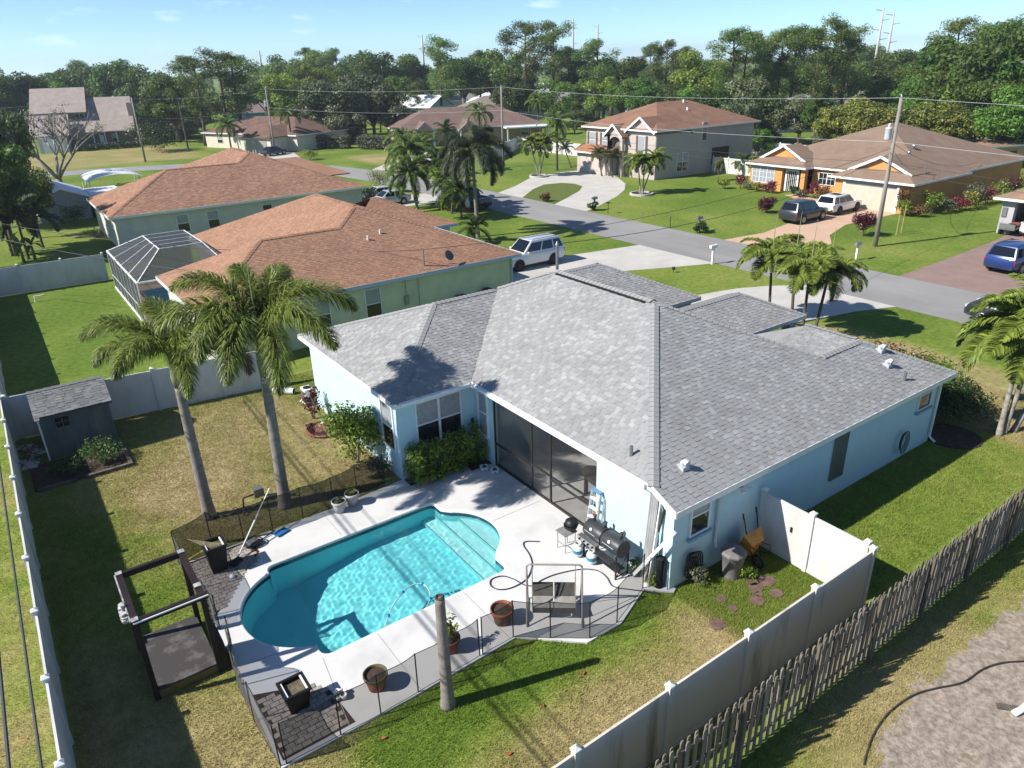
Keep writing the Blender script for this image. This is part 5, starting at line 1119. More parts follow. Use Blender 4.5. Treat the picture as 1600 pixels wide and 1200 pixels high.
front_gable(T2, 65.0, 62.6, 67.0, 5.45, 1.5, MAU, 6, RBR); front_gable(T2, 64.3, 67.3, 70.0, 4.9, 1.15, MAU, 4, RBR)
ent = box_(T2,'entry_wall',MAU,64.4,65.19,69.5,70.0,2.6,5.2); box_(T2,'entry_column',MAU,64.4,64.8,67.3,67.75,0,4.9); box_(T2,'entry_column',MAU,64.4,64.8,69.5,69.95,0,4.9)
n = 10; b = MB()
for k in range(n): a0, a1 = PI*k/n, PI*(k+1)/n; b.quad((64.4,68.62-.88*math.cos(a0),4.1+.55*math.sin(a0)),(64.4,68.62-.88*math.cos(a1),4.1+.55*math.sin(a1)),(64.4,68.62-.88*math.cos(a1),4.95),(64.4,68.62-.88*math.cos(a0),4.95))
b.build('entry_arch', MAU, T2, recalc=False); box_(T2,'entry_shade_panel',mat('shaded_mauve_stucco', (.20,.17,.155), .9, 0),65.12,65.195,67.8,69.45,.1,4.6)  # panel behind the arch: stucco colour darkened to paint the entry's shade
for y, z in ((64.8,3.95),(71.2,3.95),(73.6,3.95)):
    window(T2, (65.2,y,z), '-x', 1.15, 1.9, 1, lower=BLIND)
    for s in (-1,1): box_(T2,'shutter',SHUT,65.15,65.195,y+s*.78-.17,y+s*.78+.17,z-.95,z+.95)
for px, py, w_, h_, cols in ((1066,253,2.0,2.2,2),(1101,205,.9,2.2,1),(1081,204,.7,.9,1)): p = WY(px,py,62.5); window(T2, (p.x,62.5,p.z), '-y', w_, h_, cols)
p = WY(1125,243,62.5); box_(T2,'opening_shade_panel',BLACKM,p.x-1.6,p.x+1.6,62.46,62.499,.9,2.9)  # flat black panel on the solid side wall paints the opening's darkness
for px, py in ((1068,160),(1074,172)): p = onplane(px, py, (0,-.40,1), 5.6-.40*62.0); MB().cyl(p-Vector((0,0,.05)),p+Vector((0,0,.35)),.12,n=8).build('roof_vent', TRIM, rt)
# ---- orange house
ORG = mat('orange_stucco', (.60,.29,.10), .9, .06, 1, bump=.2, bscale=30); TANR = mat('tan_roof', (.235,.165,.118), .95, .15, .8, bump=.6, bscale=14, c2=(.19,.13,.095), detail=9)
OH = thingw('orange_house', 'orange stucco house with tan roof and white trimmed gables', 'house', (77,43,0))
rm = slab_roof(OH, hipf(69.6,90.5,33.0,52.4,2.7,.38), TANR); eaves(OH,69.6,90.5,33.0,52.4,2.7)
box_(OH,'wall',ORG,70.0,90.0,33.4,52,-.05,2.68)
def dutch(x0, ya, yb, xe, pk_rise, z=2.7, m=.42, gy=None):
    "wing towards the street: low hip skirt with a gable sitting on it"
    ym = (ya+yb)/2; h = (yb-ya)/2
    slab_roof(OH, [Facet([(x0,ya),(xe,ya),(xe,ym),(x0+h,ym)],'-y',ya,z,m),Facet([(xe,yb),(x0,yb),(x0+h,ym),(xe,ym)],'+y',yb,z,m),Facet([(x0,yb),(x0,ya),(x0+h,ym)],'-x',x0,z,m)], TANR, name='wing_roof')
    eaves(OH,x0,xe,ya,yb,z,sides='SWN')
    a = ya+h*.28; c = yb-h*.28; zz = z+.28*h*m+.1; front_gable(OH, x0+h*.42, a+.2, c-.2, zz, pk_rise, ORG, h*.7, TANR)
dutch(65.6, 32.2, 40.4, 76, 1.25); dutch(68.2, 44.6, 52.0, 76, 1.3)
box_(OH,'wall',ORG,66.1,75,32.7,39.9,-.05,2.6); box_(OH,'wall',ORG,68.7,75,47.6,51.6,-.05,2.6); box_(OH,'wall',mat('shaded_orange_stucco', (.30,.15,.06), .9, 0),70.0,75,44.9,47.595,-.05,2.6); box_(OH,'porch_column',ORG,68.7,69.2,44.9,45.4,0,2.6)  # porch block takes a darkened orange, shade put into its colour
box_(OH,'garage_door',mat('garage_door_tan', (.52,.46,.37), .6, .05, 2),66.04,66.095,33.9,38.8,0,2.05); box_(OH,'door_header',GREYM,66.03,66.094,33.7,39.0,2.06,2.4)
for y in (33.75,38.9): box_(OH,'door_jamb',TRIM,66.0,66.094,y-.12,y+.12,0,2.3)
window(OH, (68.7,49.9,1.55), '-x', 2.8, 1.7, 3, False, upper=BLIND, mullz=2, mullx=5); window(OH, (70.0,43.2,1.6), '-x', 1.9, 1.2, 2, False, mullz=1, mullx=3)
gt = box_(OH,'gate_frame',TRIM,69.0,69.06,45.8,46.0,.1,2.3); box_(OH,'gate_frame',TRIM,69.0,69.06,47.2,47.4,.1,2.3); box_(OH,'gate_frame',TRIM,69.0,69.06,46.01,47.19,2.15,2.3)
for k in range(5): box_(OH,'gate_bar',TRIM,69.01,69.05,46.12+.22*k,46.17+.22*k,.1,2.14)
for px, py in ((1428,233),(1420,243)): p = onplane(px, py, (0,-.38,1), 2.7-.38*33.0); MB().lathe(p, [(.05,-.1),(.12,.2),(.28,.25),(.25,.4),(.001,.5)], 10).build('roof_vent', STEEL, rm, True)
p = onplane(1444,272,(0,-.42,1),2.7-.42*32.2); MB().cyl(p-Vector((0,0,.1)),p+Vector((0,0,1.0)),.06,n=8).build('service_mast', STEEL, rm)
# ---- grey house at the right edge
GH = thingw('grey_house', 'grey house with tan roof at the end of the red-brown drive', 'house', (72,17,0))
GRS = mat('grey_stucco', (.42,.40,.41), .9, .05, 1); slab_roof(GH, hipf(63.6,80,6,25.0,2.75,.36), mat('peach_roof', (.30,.19,.13), .95, .15, .8, bump=.6, bscale=14)); eaves(GH,63.6,80,6,25.0,2.75)
box_(GH,'wall',GRS,70.5,79.5,6.5,24.5,-.05,2.7); box_(GH,'wall',GRS,64.2,70.495,24.2,24.5,-.05,2.7); box_(GH,'column',GRS,64.2,64.7,23.6,24.19,0,2.7); box_(GH,'meter_box',GREYM,64.1,64.195,24.05,24.4,1.3,2.0)
box_(GH,'garage_door',mat('garage_door_pink', (.36,.25,.21), .6, .1, 2),70.44,70.495,18.5,23.0,0,2.3)
# ---- generic house in local coordinates for the distance
def simple_house(label, loc, rz, L, W, h, wm_, rm_, pitch=.42, wins=3, hip=True, name='house', doors=True):
    t = thing(name, label, 'house', loc, rz); box_(t,'wall',wm_,0,L,0,W,-.3,h)
    fs = hipf(-.5,L+.5,-.5,W+.5,h,pitch) if hip else gablef(-.5,L+.5,-.5,W+.5,h,pitch,'x'); slab_roof(t, fs, rm_)
    if not hip:
        for x in (0.01,L-.01): MB().add([(x,0,h),(x,W,h),(x,W/2,h+pitch*W/2)],[(0,1,2)]).build('gable', wm_, t)
    eaves(t,-.5,L+.5,-.5,W+.5,h)
    for k in range(wins): window(t, (L*(k+.5)/wins,0,h*.55), '-y', 1.5, 1.3, 1)
    for k in range(2): window(t, (0,W*(k+.5)/2,h*.55), '-x', 1.4, 1.3, 1)
    if doors: box_(t,'door',SHUT,L*.62,L*.62+1.0,-.04,-.001,0,2.1)
    return t
MVW = mat('taupe_siding', (.215,.165,.145), .9, .08, 1); MVR = mat('pinkish_roof', (.36,.30,.265), .95, .1, .6, bump=.4, bscale=10)
# mauve split-level house
t = thingw('split_level_house', 'taupe split-level house with pale pinkish roof and white porch rail', 'house', (22,172,0))
box_(t,'wall',MVW,14,34,171,188,-.2,3.0); box_(t,'garage_wall',mat('pale_wall', (.55,.53,.52), .9, .05, 1),8,15.5,163,176,-.2,2.9)
slab_roof(t, [Facet([(13.5,168.5),(34.5,168.5),(34.5,182),(13.5,182)],'-y',168.5,2.9,.42),Facet([(34.5,192),(13.5,192),(13.5,182),(34.5,182)],'+y',192,2.9,.566)], MVR)
slab_roof(t, [Facet([(6,163),(16.5,163),(16.5,172),(6,172)],'-y',163,2.8,.36)], MVR, name='garage_roof')
box_(t,'upper_wall',MVW,7,21,174,190,2.9,6.4); slab_roof(t, [Facet([(6,173),(21.6,173),(21.6,184.5),(6,184.5)],'-y',173,6.3,.36),Facet([(21.6,191),(6,191),(6,184.5),(21.6,184.5)],'+y',191,6.3,.637)], MVR, name='upper_roof')
MB().add([(21.02,174,6.4),(21.02,190,6.4),(21.02,184.5,10.2),(33.98,171,3.0),(33.98,188,3.0),(33.98,182,8.3)],[(0,1,2),(3,4,5)]).build('gable', MVW, t)
for k in range(3): window(t, (11+4.2*k,174,5.6), '-y', 2.6, 1.0, 2, False)
for x in (17,19): window(t, (x,171,1.7), '-y', 1.5, 2.2, 1)
window(t, (28.2,171,1.6), '-y', 1.8, 1.5, 1); box_(t,'door',TRIM,23.8,25.0,170.9,170.99,0,2.2); box_(t,'garage_door',TRIM,9,14.5,162.92,162.99,0,2.3)
for x in (22.4,25.6,28.9): box_(t,'porch_post',TRIM,x-.12,x+.12,168.7,168.9,0,2.95)
box_(t,'porch_rail',TRIM,22.4,28.9,168.75,168.85,.8,.9)
for k in range(14): box_(t,'baluster',TRIM,22.6+.46*k,22.68+.46*k,168.77,168.83,.1,.79)
box_(t,'chimney',mat('chimney_siding', (.46,.40,.36), .9, .05, 1),33.3,34.9,174,176,0,7.6)
t.scale = (.62,.75,1.05); t.rotation_euler = (0,0,-.2); t.location = (20.5,171,0)
# bungalow behind the cream house
BGR = mat('brown_tile_roof', (.17,.10,.075), .95, .2, .7, bump=.6, bscale=10, c2=(.12,.075,.06)); BGW = mat('cream_wall', (.60,.56,.46), .9, .05, 1)
t = simple_house('cream bungalow with dark brown hip roof and grey garage door', (37.0,152.0,0), math.radians(-66), 24, 13, 2.7, BGW, BGR, .36, wins=3)
box_(t,'garage_wall',BGW,14.5,22.0,-4.2,-.01,-.2,2.6); slab_roof(t, [Facet([(14,-4.7),(22.5,-4.7),(18.25,-.4)],'-y',-4.7,2.65,.36),Facet([(22.5,-4.7),(22.5,3),(18.25,3),(18.25,-.4)],'+x',22.5,2.65,.36),Facet([(14,3),(14,-4.7),(18.25,-.4),(18.25,3)],'-x',14,2.65,.36)], BGR, name='garage_roof')
box_(t,'garage_door',mat('garage_grey', (.30,.28,.255), .7, .05, 2),15.4,21.0,-4.26,-4.201,0,2.2)
# brown roofed house behind the palms
BR2 = mat('mauve_brown_roof', (.175,.115,.095), .95, .2, .6, bump=.6, bscale=10, c2=(.14,.092,.08)); PKW = mat('pink_wall', (.40,.27,.22), .9, .05, 1)
t = simple_house('pinkish house with wide mauve-brown roof behind the palm trees', (62,122,0), math.radians(-20), 27, 14, 2.8, PKW, BR2, .42, wins=4)
for x in (3,11):
    b = MB().add([(x,-2.5,2.6),(x+3.4,-2.5,2.6),(x+1.7,-2.5,4.0)],[(0,1,2)]); b.build('porch_gable', PKW, t)
    for s in (-1,1): MB().bar((x+1.7+s*2.1,-2.6,2.3),(x+1.7,-2.6,4.1),.1,.3).build('bargeboard', TRIM, t)
    slab_roof(t, gablef(x-.3,x+3.7,-2.8,2.5,2.45,.85,'y'), BR2, name='porch_roof'); box_(t,'porch_post',TRIM,x,x+.3,-2.5,-2.2,0,2.5); box_(t,'porch_post',TRIM,x+3.1,x+3.4,-2.5,-2.2,0,2.5)
box_(t,'carport_slab',TRIM,19,27.6,-4.2,-.6,2.5,2.7); box_(t,'carport_post',TRIM,19.2,19.4,-4.1,-3.9,0,2.49); box_(t,'carport_post',TRIM,27.2,27.4,-4.1,-3.9,0,2.49)
# white fences across the street
vinyl_fence('white privacy fence left of the two-storey house', (60.5,91.2), (74.5,102.8), 7, seed=9); vinyl_fence('white privacy fence between the palms and the beige garage', (74.6,102.6), (74.4,80.5), 8, seed=10)
vinyl_fence('white privacy fence between the beige and orange houses', (75.2,62.2), (75.6,53.2), 4, seed=11); vinyl_fence('long white fence below the trees behind the beige house', (92.5,82), (93.5,53.5), 12, seed=12)
# far roofs between the trees
FARPX = []
def far(label, px, d, L, W, h, wc, rc, rz=-.5, pitch=.42, hip=True, wins=3):
    p = RAY(px, d); key = '%s_%s' % (px, d); FARPX.append((px+18, d))
    return simple_house(label, p, rz, L, W, h, mat('far_wall_'+key, wc, .9, .05, 1), mat('far_roof_'+key, rc, .8, .08, .4), pitch, wins, hip)
FW_ = (.5,.5,.48); W_R = (.66,.68,.70); G_R = (.23,.225,.22); B_R = (.22,.14,.105)
far('small white-roofed house among dark trees behind the taupe house', 130, 300, 17, 14, 3.2, FW_, W_R, -.2)
far('house with pale taupe hip roof directly behind the split-level house', 112, 235, 20, 14, 3.4, FW_, (.27,.22,.2), -.2)
far('house with purple-brown roof behind the bungalow', 345, 215, 20, 14, 3.0, (.10,.25,.5), (.2,.145,.13), -.3)
far('grey roofed house behind the purple-brown roof', 378, 262, 22, 14, 3.2, FW_, (.28,.25,.23), -.3)
far('white-roofed pale blue gabled house behind the hedge', 600, 190, 13, 9, 4.2, (.38,.45,.52), W_R, -1.2, .5, False)
far('orange-brown roofed shed house next to the pale blue gable', 598, 160, 9, 8, 2.8, (.5,.42,.33), B_R, -.6)
far('grey hip-roofed house behind the tall single pine', 680, 235, 24, 16, 3.2, FW_, G_R, -.4)
far('white metal-roofed house between the pines', 735, 225, 17, 14, 2.6, FW_, W_R, -.4)
far('house with light brown hip roof in front of the white metal roof', 720, 190, 20, 13, 2.8, (.4,.36,.3), (.21,.185,.155), -.4)
far('house with dark grey hip roof and white gable behind the brown roof', 850, 195, 20, 15, 3.2, FW_, G_R, -.4)
far('house with white roof behind the dark grey roof', 815, 240, 16, 12, 4.4, FW_, W_R, -.4)
far('white cottage with solar panels behind the beige two-storey house', 925, 250, 10, 9, 4.0, W_R, (.5,.51,.53), -.5)
far('pale blue-roofed cottage right above the beige roof', 985, 190, 9, 8, 4.4, (.3,.5,.55), W_R, -.5)
far('house with dark grey roof behind the two-storey house', 1085, 175, 14, 11, 3.8, FW_, (.16,.155,.15), -.5)
far('dark blue-grey house under the trees beside the long white fence', 1232, 150, 11, 10, 4.0, (.06,.085,.11), (.25,.26,.27), -.6)
far('house with tan roof between the pines', 1252, 215, 14, 12, 3.5, FW_, (.36,.24,.155), -.6)
far('large house with bright white metal roof below the transmission poles', 1322, 240, 20, 14, 4.6, FW_, (.6,.65,.72), -.7)
t = simple_house('low peach outbuilding behind the orange house', (97,40,0), -.3, 6, 6, 2.8, mat('peach_wall', (.55,.33,.2), .9, .05, 1), mat('peach_roof', (.3,.19,.13)), .1, 0)
# ================================================================ vegetation
def quads(C, U, W):
    "leaf quads (diamond-ish): centre, half length vector, half width vector"
    n = len(C); V = np.stack([C-U, C+W*.9-U*.1, C+U, C-W*.9-U*.1], 1).reshape(-1,3); return V, np.arange(4*n).reshape(n,4)
def cloud(clumps, n, size, rs, shell=.45, asp=.5):
    cl = np.array(clumps, float); vol = (cl[:,3]*cl[:,4]*cl[:,5])**(2/3); idx = rs.choice(len(cl), n, p=vol/vol.sum())
    d = rs.normal(size=(n,3)); d /= np.linalg.norm(d,axis=1)[:,None]; r = rs.rand(n)**shell
    C = cl[idx,:3]+d*r[:,None]*cl[idx,3:6]
    nr = d*.8+rs.normal(size=(n,3))*.55+np.array([0,0,.35]); nr /= np.linalg.norm(nr,axis=1)[:,None]
    t = rs.normal(size=(n,3)); U = np.cross(nr,t); U /= np.linalg.norm(U,axis=1)[:,None]; W = np.cross(nr,U)
    s = size*(.6+.8*rs.rand(n))[:,None]; return quads(C, U*s/2, W*s*asp/2)
def _x(): pass
def leafobj(name, V, F, m): me = npmesh(name, V, F); me.materials.append(m); return me
def rot3(v, ax, a): return Matrix.Rotation(a, 3, ax)@Vector(v)
PINE = leafmat('pine_needles', (.175,.235,.05), .4, .42, c2=(.11,.165,.036), scale=.35, objvar=0.3); OAKM = leafmat('dark_foliage', (.115,.18,.035), .4, .42, c2=(.07,.12,.025), scale=.5, objvar=0.35); GRNM = leafmat('fresh_foliage', (.185,.28,.045), .4, .45, c2=(.11,.19,.03), scale=.5, objvar=0.3)
MANG = leafmat('mango_foliage', (.23,.23,.04), .5, .25, c2=(.11,.15,.03), scale=.8, objvar=0.2); GREYL = leafmat('dull_foliage', (.13,.145,.065), .4, .15, c2=(.085,.10,.045), scale=.6, objvar=0.3)
PBARK = mat('pine_bark', (.14,.105,.085), .95, .3, 2, bump=.8, bscale=8); GBARK = mat('grey_bark', (.22,.20,.175), .95, .25, 2, bump=.6, bscale=8)
PROTO = {}
def tree_proto(kind_, v):
    if (kind_,v) in PROTO: return PROTO[(kind_,v)]
    rs = np.random.RandomState(100*v+len(kind_)); rd = random.Random(50*v+len(kind_)); b = MB(); cl = []
    if kind_ == 'pine':      # unit height 18
        H_ = 18; bend = Vector((rd.uniform(-.6,.6),rd.uniform(-.6,.6),0)); P_ = [Vector((0,0,0))+bend*math.sin(f*2.4)+Vector((0,0,H_*.95*f)) for f in np.linspace(0,1,9)]
        b.tube(P_, [.30*(1-.75*f)+.02 for f in np.linspace(0,1,9)], 7)
        n = 17+v*2; lo = .30+.07*(v % 3)
        for k in range(n):
            f = lo+(1-lo)*(k+.5)/n; p = P_[int(f*8)].lerp(P_[min(8,int(f*8)+1)], f*8-int(f*8)); a = rd.uniform(0,2*PI); L = (1.3+3.6*math.sin(PI*(1.02-f)/(1.05-lo))**.8)*rd.uniform(.6,1.15)*.8
            q = p+Vector((math.cos(a)*L,math.sin(a)*L,L*.35+rd.uniform(0,.6))); b.tube([p,p.lerp(q,.5)+Vector((0,0,.1)),q],[.09,.06,.025],5)
            r = rd.uniform(1.0,1.75); cl.append((*q,r*1.2,r*1.2,r*.85))
            if rd.random() < .6: q2 = p.lerp(q,.55)+Vector((rd.uniform(-.7,.7),rd.uniform(-.7,.7),.4)); cl.append((*q2,r*.9,r*.9,r*.5))
        cl.append((*P_[-1],1.2,1.2,.8)); V, F = cloud(cl, 8200, .42, rs, .5, .36); lm, bm_ = PINE, PBARK
    elif kind_ in ('oak','green','mango','dull'):   # unit height 10
        top = P0 = Vector((0,0,2.6)); b.tube([(0,0,-.1),(.05,0,1.3),P0],[.34,.27,.24],8)
        for k in range(16):
            a = k*2.4+rd.uniform(-.3,.3); e = rd.uniform(.0,1.0); R_ = 3.3*math.sqrt(1-(e*.8)**2)*rd.uniform(.65,1.05); q = Vector((R_*math.cos(a),R_*math.sin(a),3.6+4.9*e*rd.uniform(.85,1.05)))
            b.tube([P0-Vector((0,0,.3)),P0.lerp(q,.5)+Vector((0,0,.3)),q],[.14,.08,.03],5); r = rd.uniform(.95,1.6); cl.append((*q,r*1.1,r*1.1,r*.85))
        cl.append((0,0,6,1.9,1.9,1.6)); V, F = cloud(cl, 8000, .36, rs, .42, .6); lm = {'oak':OAKM,'green':GRNM,'mango':MANG,'dull':GREYL}[kind_]; bm_ = BARK
    tm = bpy.data.meshes.new('trunk'); tm.from_pydata(b.v,[],b.f); tm.update(); tm.materials.append(bm_); tm.polygons.foreach_set('use_smooth',[True]*len(tm.polygons))
    PROTO[(kind_,v)] = (tm, leafobj('crown',V,F,lm)); return PROTO[(kind_,v)]
UNIT = {'pine':18.3,'oak':9.6,'green':9.6,'mango':9.6,'dull':9.6}
LAB = {'pine':('tall pine with clumped open crown behind the houses','pines beyond the houses'),'oak':('dense dark green broadleaf tree behind the houses','dark trees beyond the houses'),'green':('fresh green broadleaf tree behind the houses','fresh green trees beyond the houses'),'mango':('yellow-green bushy tree behind the orange house','yellow-green trees behind the orange house'),'dull':('dull grey-green thin-leaved tree behind the houses','grey-green trees beyond the houses')}
rdt = random.Random(21)
def tree(kind_, p, h, wide=1.0, label=None):
    tm, cm = tree_proto(kind_, rdt.randrange(4)); l, g_ = LAB[kind_]; v_ = np.array([p[0],p[1],-CAMH]); cx_ = 800+FPX*(v_@CR)/(v_@CD); zone = next(n for lim, n in ((230,'taupe split-level house'),(480,'cream bungalow'),(640,'clipped hedges'),(900,'mauve-brown roof'),(1160,'beige two-storey house'),(9999,'orange house')) if cx_ < lim); far_ = ' far' if v_@CD > 260 else ''; l = l.replace('behind the houses', far_.strip()+' behind the '+zone if far_ else 'behind the '+zone).replace('  ',' '); g_ = g_.replace('beyond the houses', (far_.strip()+' behind the '+zone).strip())
    s = h/UNIT[kind_]; t = thing(('pine_tree' if kind_ == 'pine' else 'broadleaf_tree'), label or l, 'tree', p, rdt.uniform(0,6.28), None if label else g_); t.scale = (s*wide,s*wide,s)
    for n_, me in (('trunk',tm),('crown',cm)): o = bpy.data.objects.new(n_, me); COL.objects.link(o); o.parent = t
    TREES.append((p[0],p[1])); return t
TREES = []
sky_line = [(-30,96,230,'oak'),(15,100,235,'oak'),(55,104,240,'oak'),(95,88,270,'oak'),(128,93,300,'pine'),(160,98,250,'oak'),(190,90,245,'oak'),(222,88,240,'oak'),(258,112,172,'oak'),(300,84,160,'pine'),(335,78,165,'pine'),(365,84,165,'pine'),(418,82,300,'oak'),(447,76,270,'oak'),(478,72,290,'pine'),(505,76,270,'oak'),(530,73,260,'pine'),(553,80,250,'oak'),(590,76,230,'oak'),(625,80,235,'oak'),(645,96,240,'oak'),
 (475,98,165,'pine'),(520,105,165,'pine'),(560,112,160,'dull'),(585,118,170,'pine'),(620,112,200,'green'),
 (683,58,185,'pine'),(700,96,260,'oak'),(722,70,215,'oak'),(747,76,220,'pine'),(772,66,215,'oak'),(795,74,220,'oak'),(826,32,205,'pine'),(864,30,205,'pine'),(885,70,215,'pine'),(905,76,215,'oak'),(938,58,185,'pine'),(957,80,200,'oak'),(978,84,200,'oak'),(1016,68,300,'pine'),(1046,60,185,'pine'),(1072,70,190,'pine'),(1098,74,180,'green'),(1140,42,155,'pine'),(1168,46,160,'pine'),(1192,62,165,'pine'),(1216,44,165,'pine'),(1242,38,165,'pine'),(1280,40,160,'pine'),(1305,28,160,'pine'),(1330,44,165,'pine'),(1352,56,330,'oak'),(1378,76,220,'oak'),(1405,78,220,'oak'),(1430,72,210,'oak'),(1455,72,190,'oak'),(1488,26,170,'pine'),(1515,32,150,'oak'),(1535,25,140,'oak'),(1562,32,130,'pine'),(1590,28,125,'oak'),(1625,28,125,'oak'),
 (1125,118,135,'oak'),(1175,120,130,'dull'),(1205,130,128,'oak'),(1265,140,125,'dull'),(1300,150,122,'oak'),(1335,148,112,'mango'),(1365,150,112,'mango'),(1390,158,108,'mango'),(1425,150,115,'oak'),(1470,152,108,'mango'),(1500,158,108,'mango'),(1380,112,170,'green'),(1415,105,170,'green'),(1445,112,150,'green'),(1480,110,140,'green'),(1510,100,135,'oak'),(1545,95,130,'green'),(1575,120,118,'oak'),(1605,130,110,'green'),(1560,150,125,'dull'),(1540,160,130,'dull'),
 (860,118,170,'green'),(905,118,185,'green'),(945,115,180,'green'),(975,120,165,'green'),(1010,118,160,'green'),(1040,125,160,'oak'),(1090,135,140,'green'),(1165,150,118,'dull'),(630,120,215,'oak'),(650,128,185,'pine'),(735,100,240,'pine'),(760,110,240,'oak'),(800,115,170,'oak'),(440,105,180,'green'),(410,120,200,'dull'),(240,140,185,'oak'),(210,118,250,'oak'),(75,120,235,'green'),(1110,92,190,'oak'),(1255,100,190,'oak'),(1325,90,200,'oak'),
 (495,125,150,'dull'),(530,128,148,'dull'),(575,130,152,'dull'),(605,135,150,'dull')]
for px, ty, d, k in sky_line:
    p = RAY(px, d); tree(k, p, HT(p, ty), 1.35 if k == 'pine' and 290 < px < 380 else 1.12)
hp_ = [tuple(o.location[:2]) for o in S.objects if o.type == 'EMPTY' and o.get('category') == 'house']
n_ = 0
for k in range(900):
    px = rdt.uniform(-120,1720); d = rdt.choice((rdt.uniform(150,260), rdt.uniform(230,420), rdt.uniform(350,800))); p = RAY(px, d)
    if any(abs(px-a) < 30 and d < c+8 for a, c in FARPX): continue
    if any((p.x-x)**2+(p.y-y)**2 < 22**2 for x, y in hp_) or any((p.x-x)**2+(p.y-y)**2 < (3.5 if d < 300 else 9)**2 for x, y in TREES): continue
    if p.y < 190 and p.x < 52 : continue
    tree(rdt.choice(('oak','oak','pine','green','dull')) if d < 300 else rdt.choice(('oak','oak','pine')), p, rdt.uniform(7.5,12.0) if d < 350 else rdt.uniform(9,14), 1.15); n_ += 1
    if n_ > 185: break
# understory bushes that close the wood under the crowns
for k in range(1500):
    if n_ > 420: break
    px = rdt.uniform(-120,1720); d = rdt.uniform(118,300); p = RAY(px, d)
    if any(abs(px-a) < 24 and d < c+8 for a, c in FARPX): continue
    if p.y < 190 and p.x < 60: continue
    if p.y < 135 and 56 < p.x < 92: continue
    if p.x < 100 and p.y < 80: continue
    if any((p.x-x)**2+(p.y-y)**2 < 17**2 for x, y in hp_): continue
    kk = rdt.choice(('oak','oak','green','dull')); tm, cm = tree_proto(kk, rdt.randrange(4)); s0 = rdt.uniform(.3,.52)
    t = thing('understory_bush', 'leafy understory bush below the tree belt', 'bush', (p.x,p.y,-1.1*s0), rdt.uniform(0,6.28), 'understory bushes below the tree belt'); t.scale = (s0*1.35,s0*1.35,s0)
    for nm, me in (('trunk',tm),('foliage',cm)): o = bpy.data.objects.new(nm, me); COL.objects.link(o); o.parent = t
    n_ += 1
for k in range(110):
    a_, b_, d0, d1 = rdt.choice(((225,300,178,235),(300,480,172,240),(480,640,150,215),(640,900,150,240),(-60,75,205,240),(1160,1330,108,150)))
    px = rdt.uniform(a_,b_); d = rdt.uniform(d0,d1); p = RAY(px, d)
    if any(abs(px-a) < 20 and d < c+8 for a, c in FARPX) or any((p.x-x)**2+(p.y-y)**2 < 12**2 for x, y in hp_): continue
    kk = rdt.choice(('oak','oak','green','dull')); tm, cm = tree_proto(kk, rdt.randrange(4)); s0 = rdt.uniform(.35,.62)
    t = thing('understory_bush', 'leafy understory bush below the tree belt', 'bush', (p.x,p.y,-1.1*s0), rdt.uniform(0,6.28), 'understory bushes below the tree belt'); t.scale = (s0*1.35,s0*1.35,s0)
    for nm, me in (('trunk',tm),('foliage',cm)): o = bpy.data.objects.new(nm, me); COL.objects.link(o); o.parent = t
# ---------------------------------------------------------------- palms
def frond_mesh(kind_, e0, seed=0):
    "a frond growing from the origin towards +x, e0: start elevation in degrees"
    rd = random.Random(seed+int(e0)*7); P_ = {'foxtail':(2.9,128,780,.66,.024),'adonidia':(1.8,105,210,.55,.06),'queen':(3.0,120,330,.7,.045),'date':(1.25,85,150,.26,.03),'areca':(2.0,85,200,.52,.06)}[kind_]
    L, drop, nl, ll, wd = P_; n = 16; a = math.radians(e0); p = Vector((0,0,0)); pts = [p.copy()]; tg = []
    for k in range(n):
        aa = a-math.radians(drop)*(k/n)**1.25; d = Vector((math.cos(aa),0,math.sin(aa))); tg.append(d); p = p+d*L/n; pts.append(p.copy())
    tg.append(tg[-1]); b = MB(); b.tube(pts[::2], [.03*(1-.85*k/8) for k in range(9)], 4, False)
    for k in range(nl):
        f = .12+.88*(k+rd.random())/nl; i = min(n-1,int(f*n)); q = pts[i].lerp(pts[i+1], f*n-i); t = tg[i]; up = Vector((-t.z,0,t.x)); sd = Vector((0,1,0)); s = 1 if k % 2 else -1
        l = ll*(math.sin(PI*min(1,.18+f*.86))**.6)*rd.uniform(.8,1.15)
        if kind_ == 'foxtail': th = rd.uniform(0,2*PI); rad = sd*math.cos(th)+up*(math.sin(th)*.8+.1); d1 = (rad*.75+t*.7).normalized()
        else: d1 = (sd*s*.85+up*rd.uniform(.05,.45)+t*.55).normalized()
        g_ = {'foxtail':.85,'adonidia':.75,'queen':1.1,'date':.25,'areca':.5}[kind_]; m1 = q+d1*l*.55; d2 = (d1+Vector((0,0,-g_))).normalized(); e = m1+d2*l*.5
        wv = d1.cross(Vector((rd.uniform(-.4,.4),rd.uniform(-.4,.4),1))); wv = wv.normalized()*wd*rd.uniform(.8,1.2) if wv.length > 1e-3 else sd*wd
        b.add([q+wv*.3,q-wv*.3,m1-wv*.5,m1+wv*.5,e],[(0,1,2,3),(3,2,4)])
    me = bpy.data.meshes.new('frond'); me.from_pydata(b.v,[],b.f); me.update(); return me
FM = {}
PALML = {'foxtail':leafmat('foxtail_leaf', (.24,.29,.06), .55, .38, .45, c2=(.14,.185,.04), scale=1.5),'foxdark':leafmat('dark_foxtail_leaf', (.09,.11,.05), .45, .2, .5, c2=(.04,.055,.028), scale=1.5),'adonidia':leafmat('adonidia_leaf', (.27,.34,.065), .45, .38, .4, c2=(.17,.23,.04), scale=1.5),'queen':leafmat('queen_leaf', (.18,.25,.055), .4, .3, .45, c2=(.11,.17,.035), scale=1.2),'date':leafmat('date_leaf', (.11,.14,.05), .4, .2, .5),'areca':leafmat('areca_leaf', (.13,.18,.035), .4, .25, .4, c2=(.05,.09,.02), scale=1),'dead':leafmat('dead_leaf', (.16,.12,.075), .4, .1, .7)}
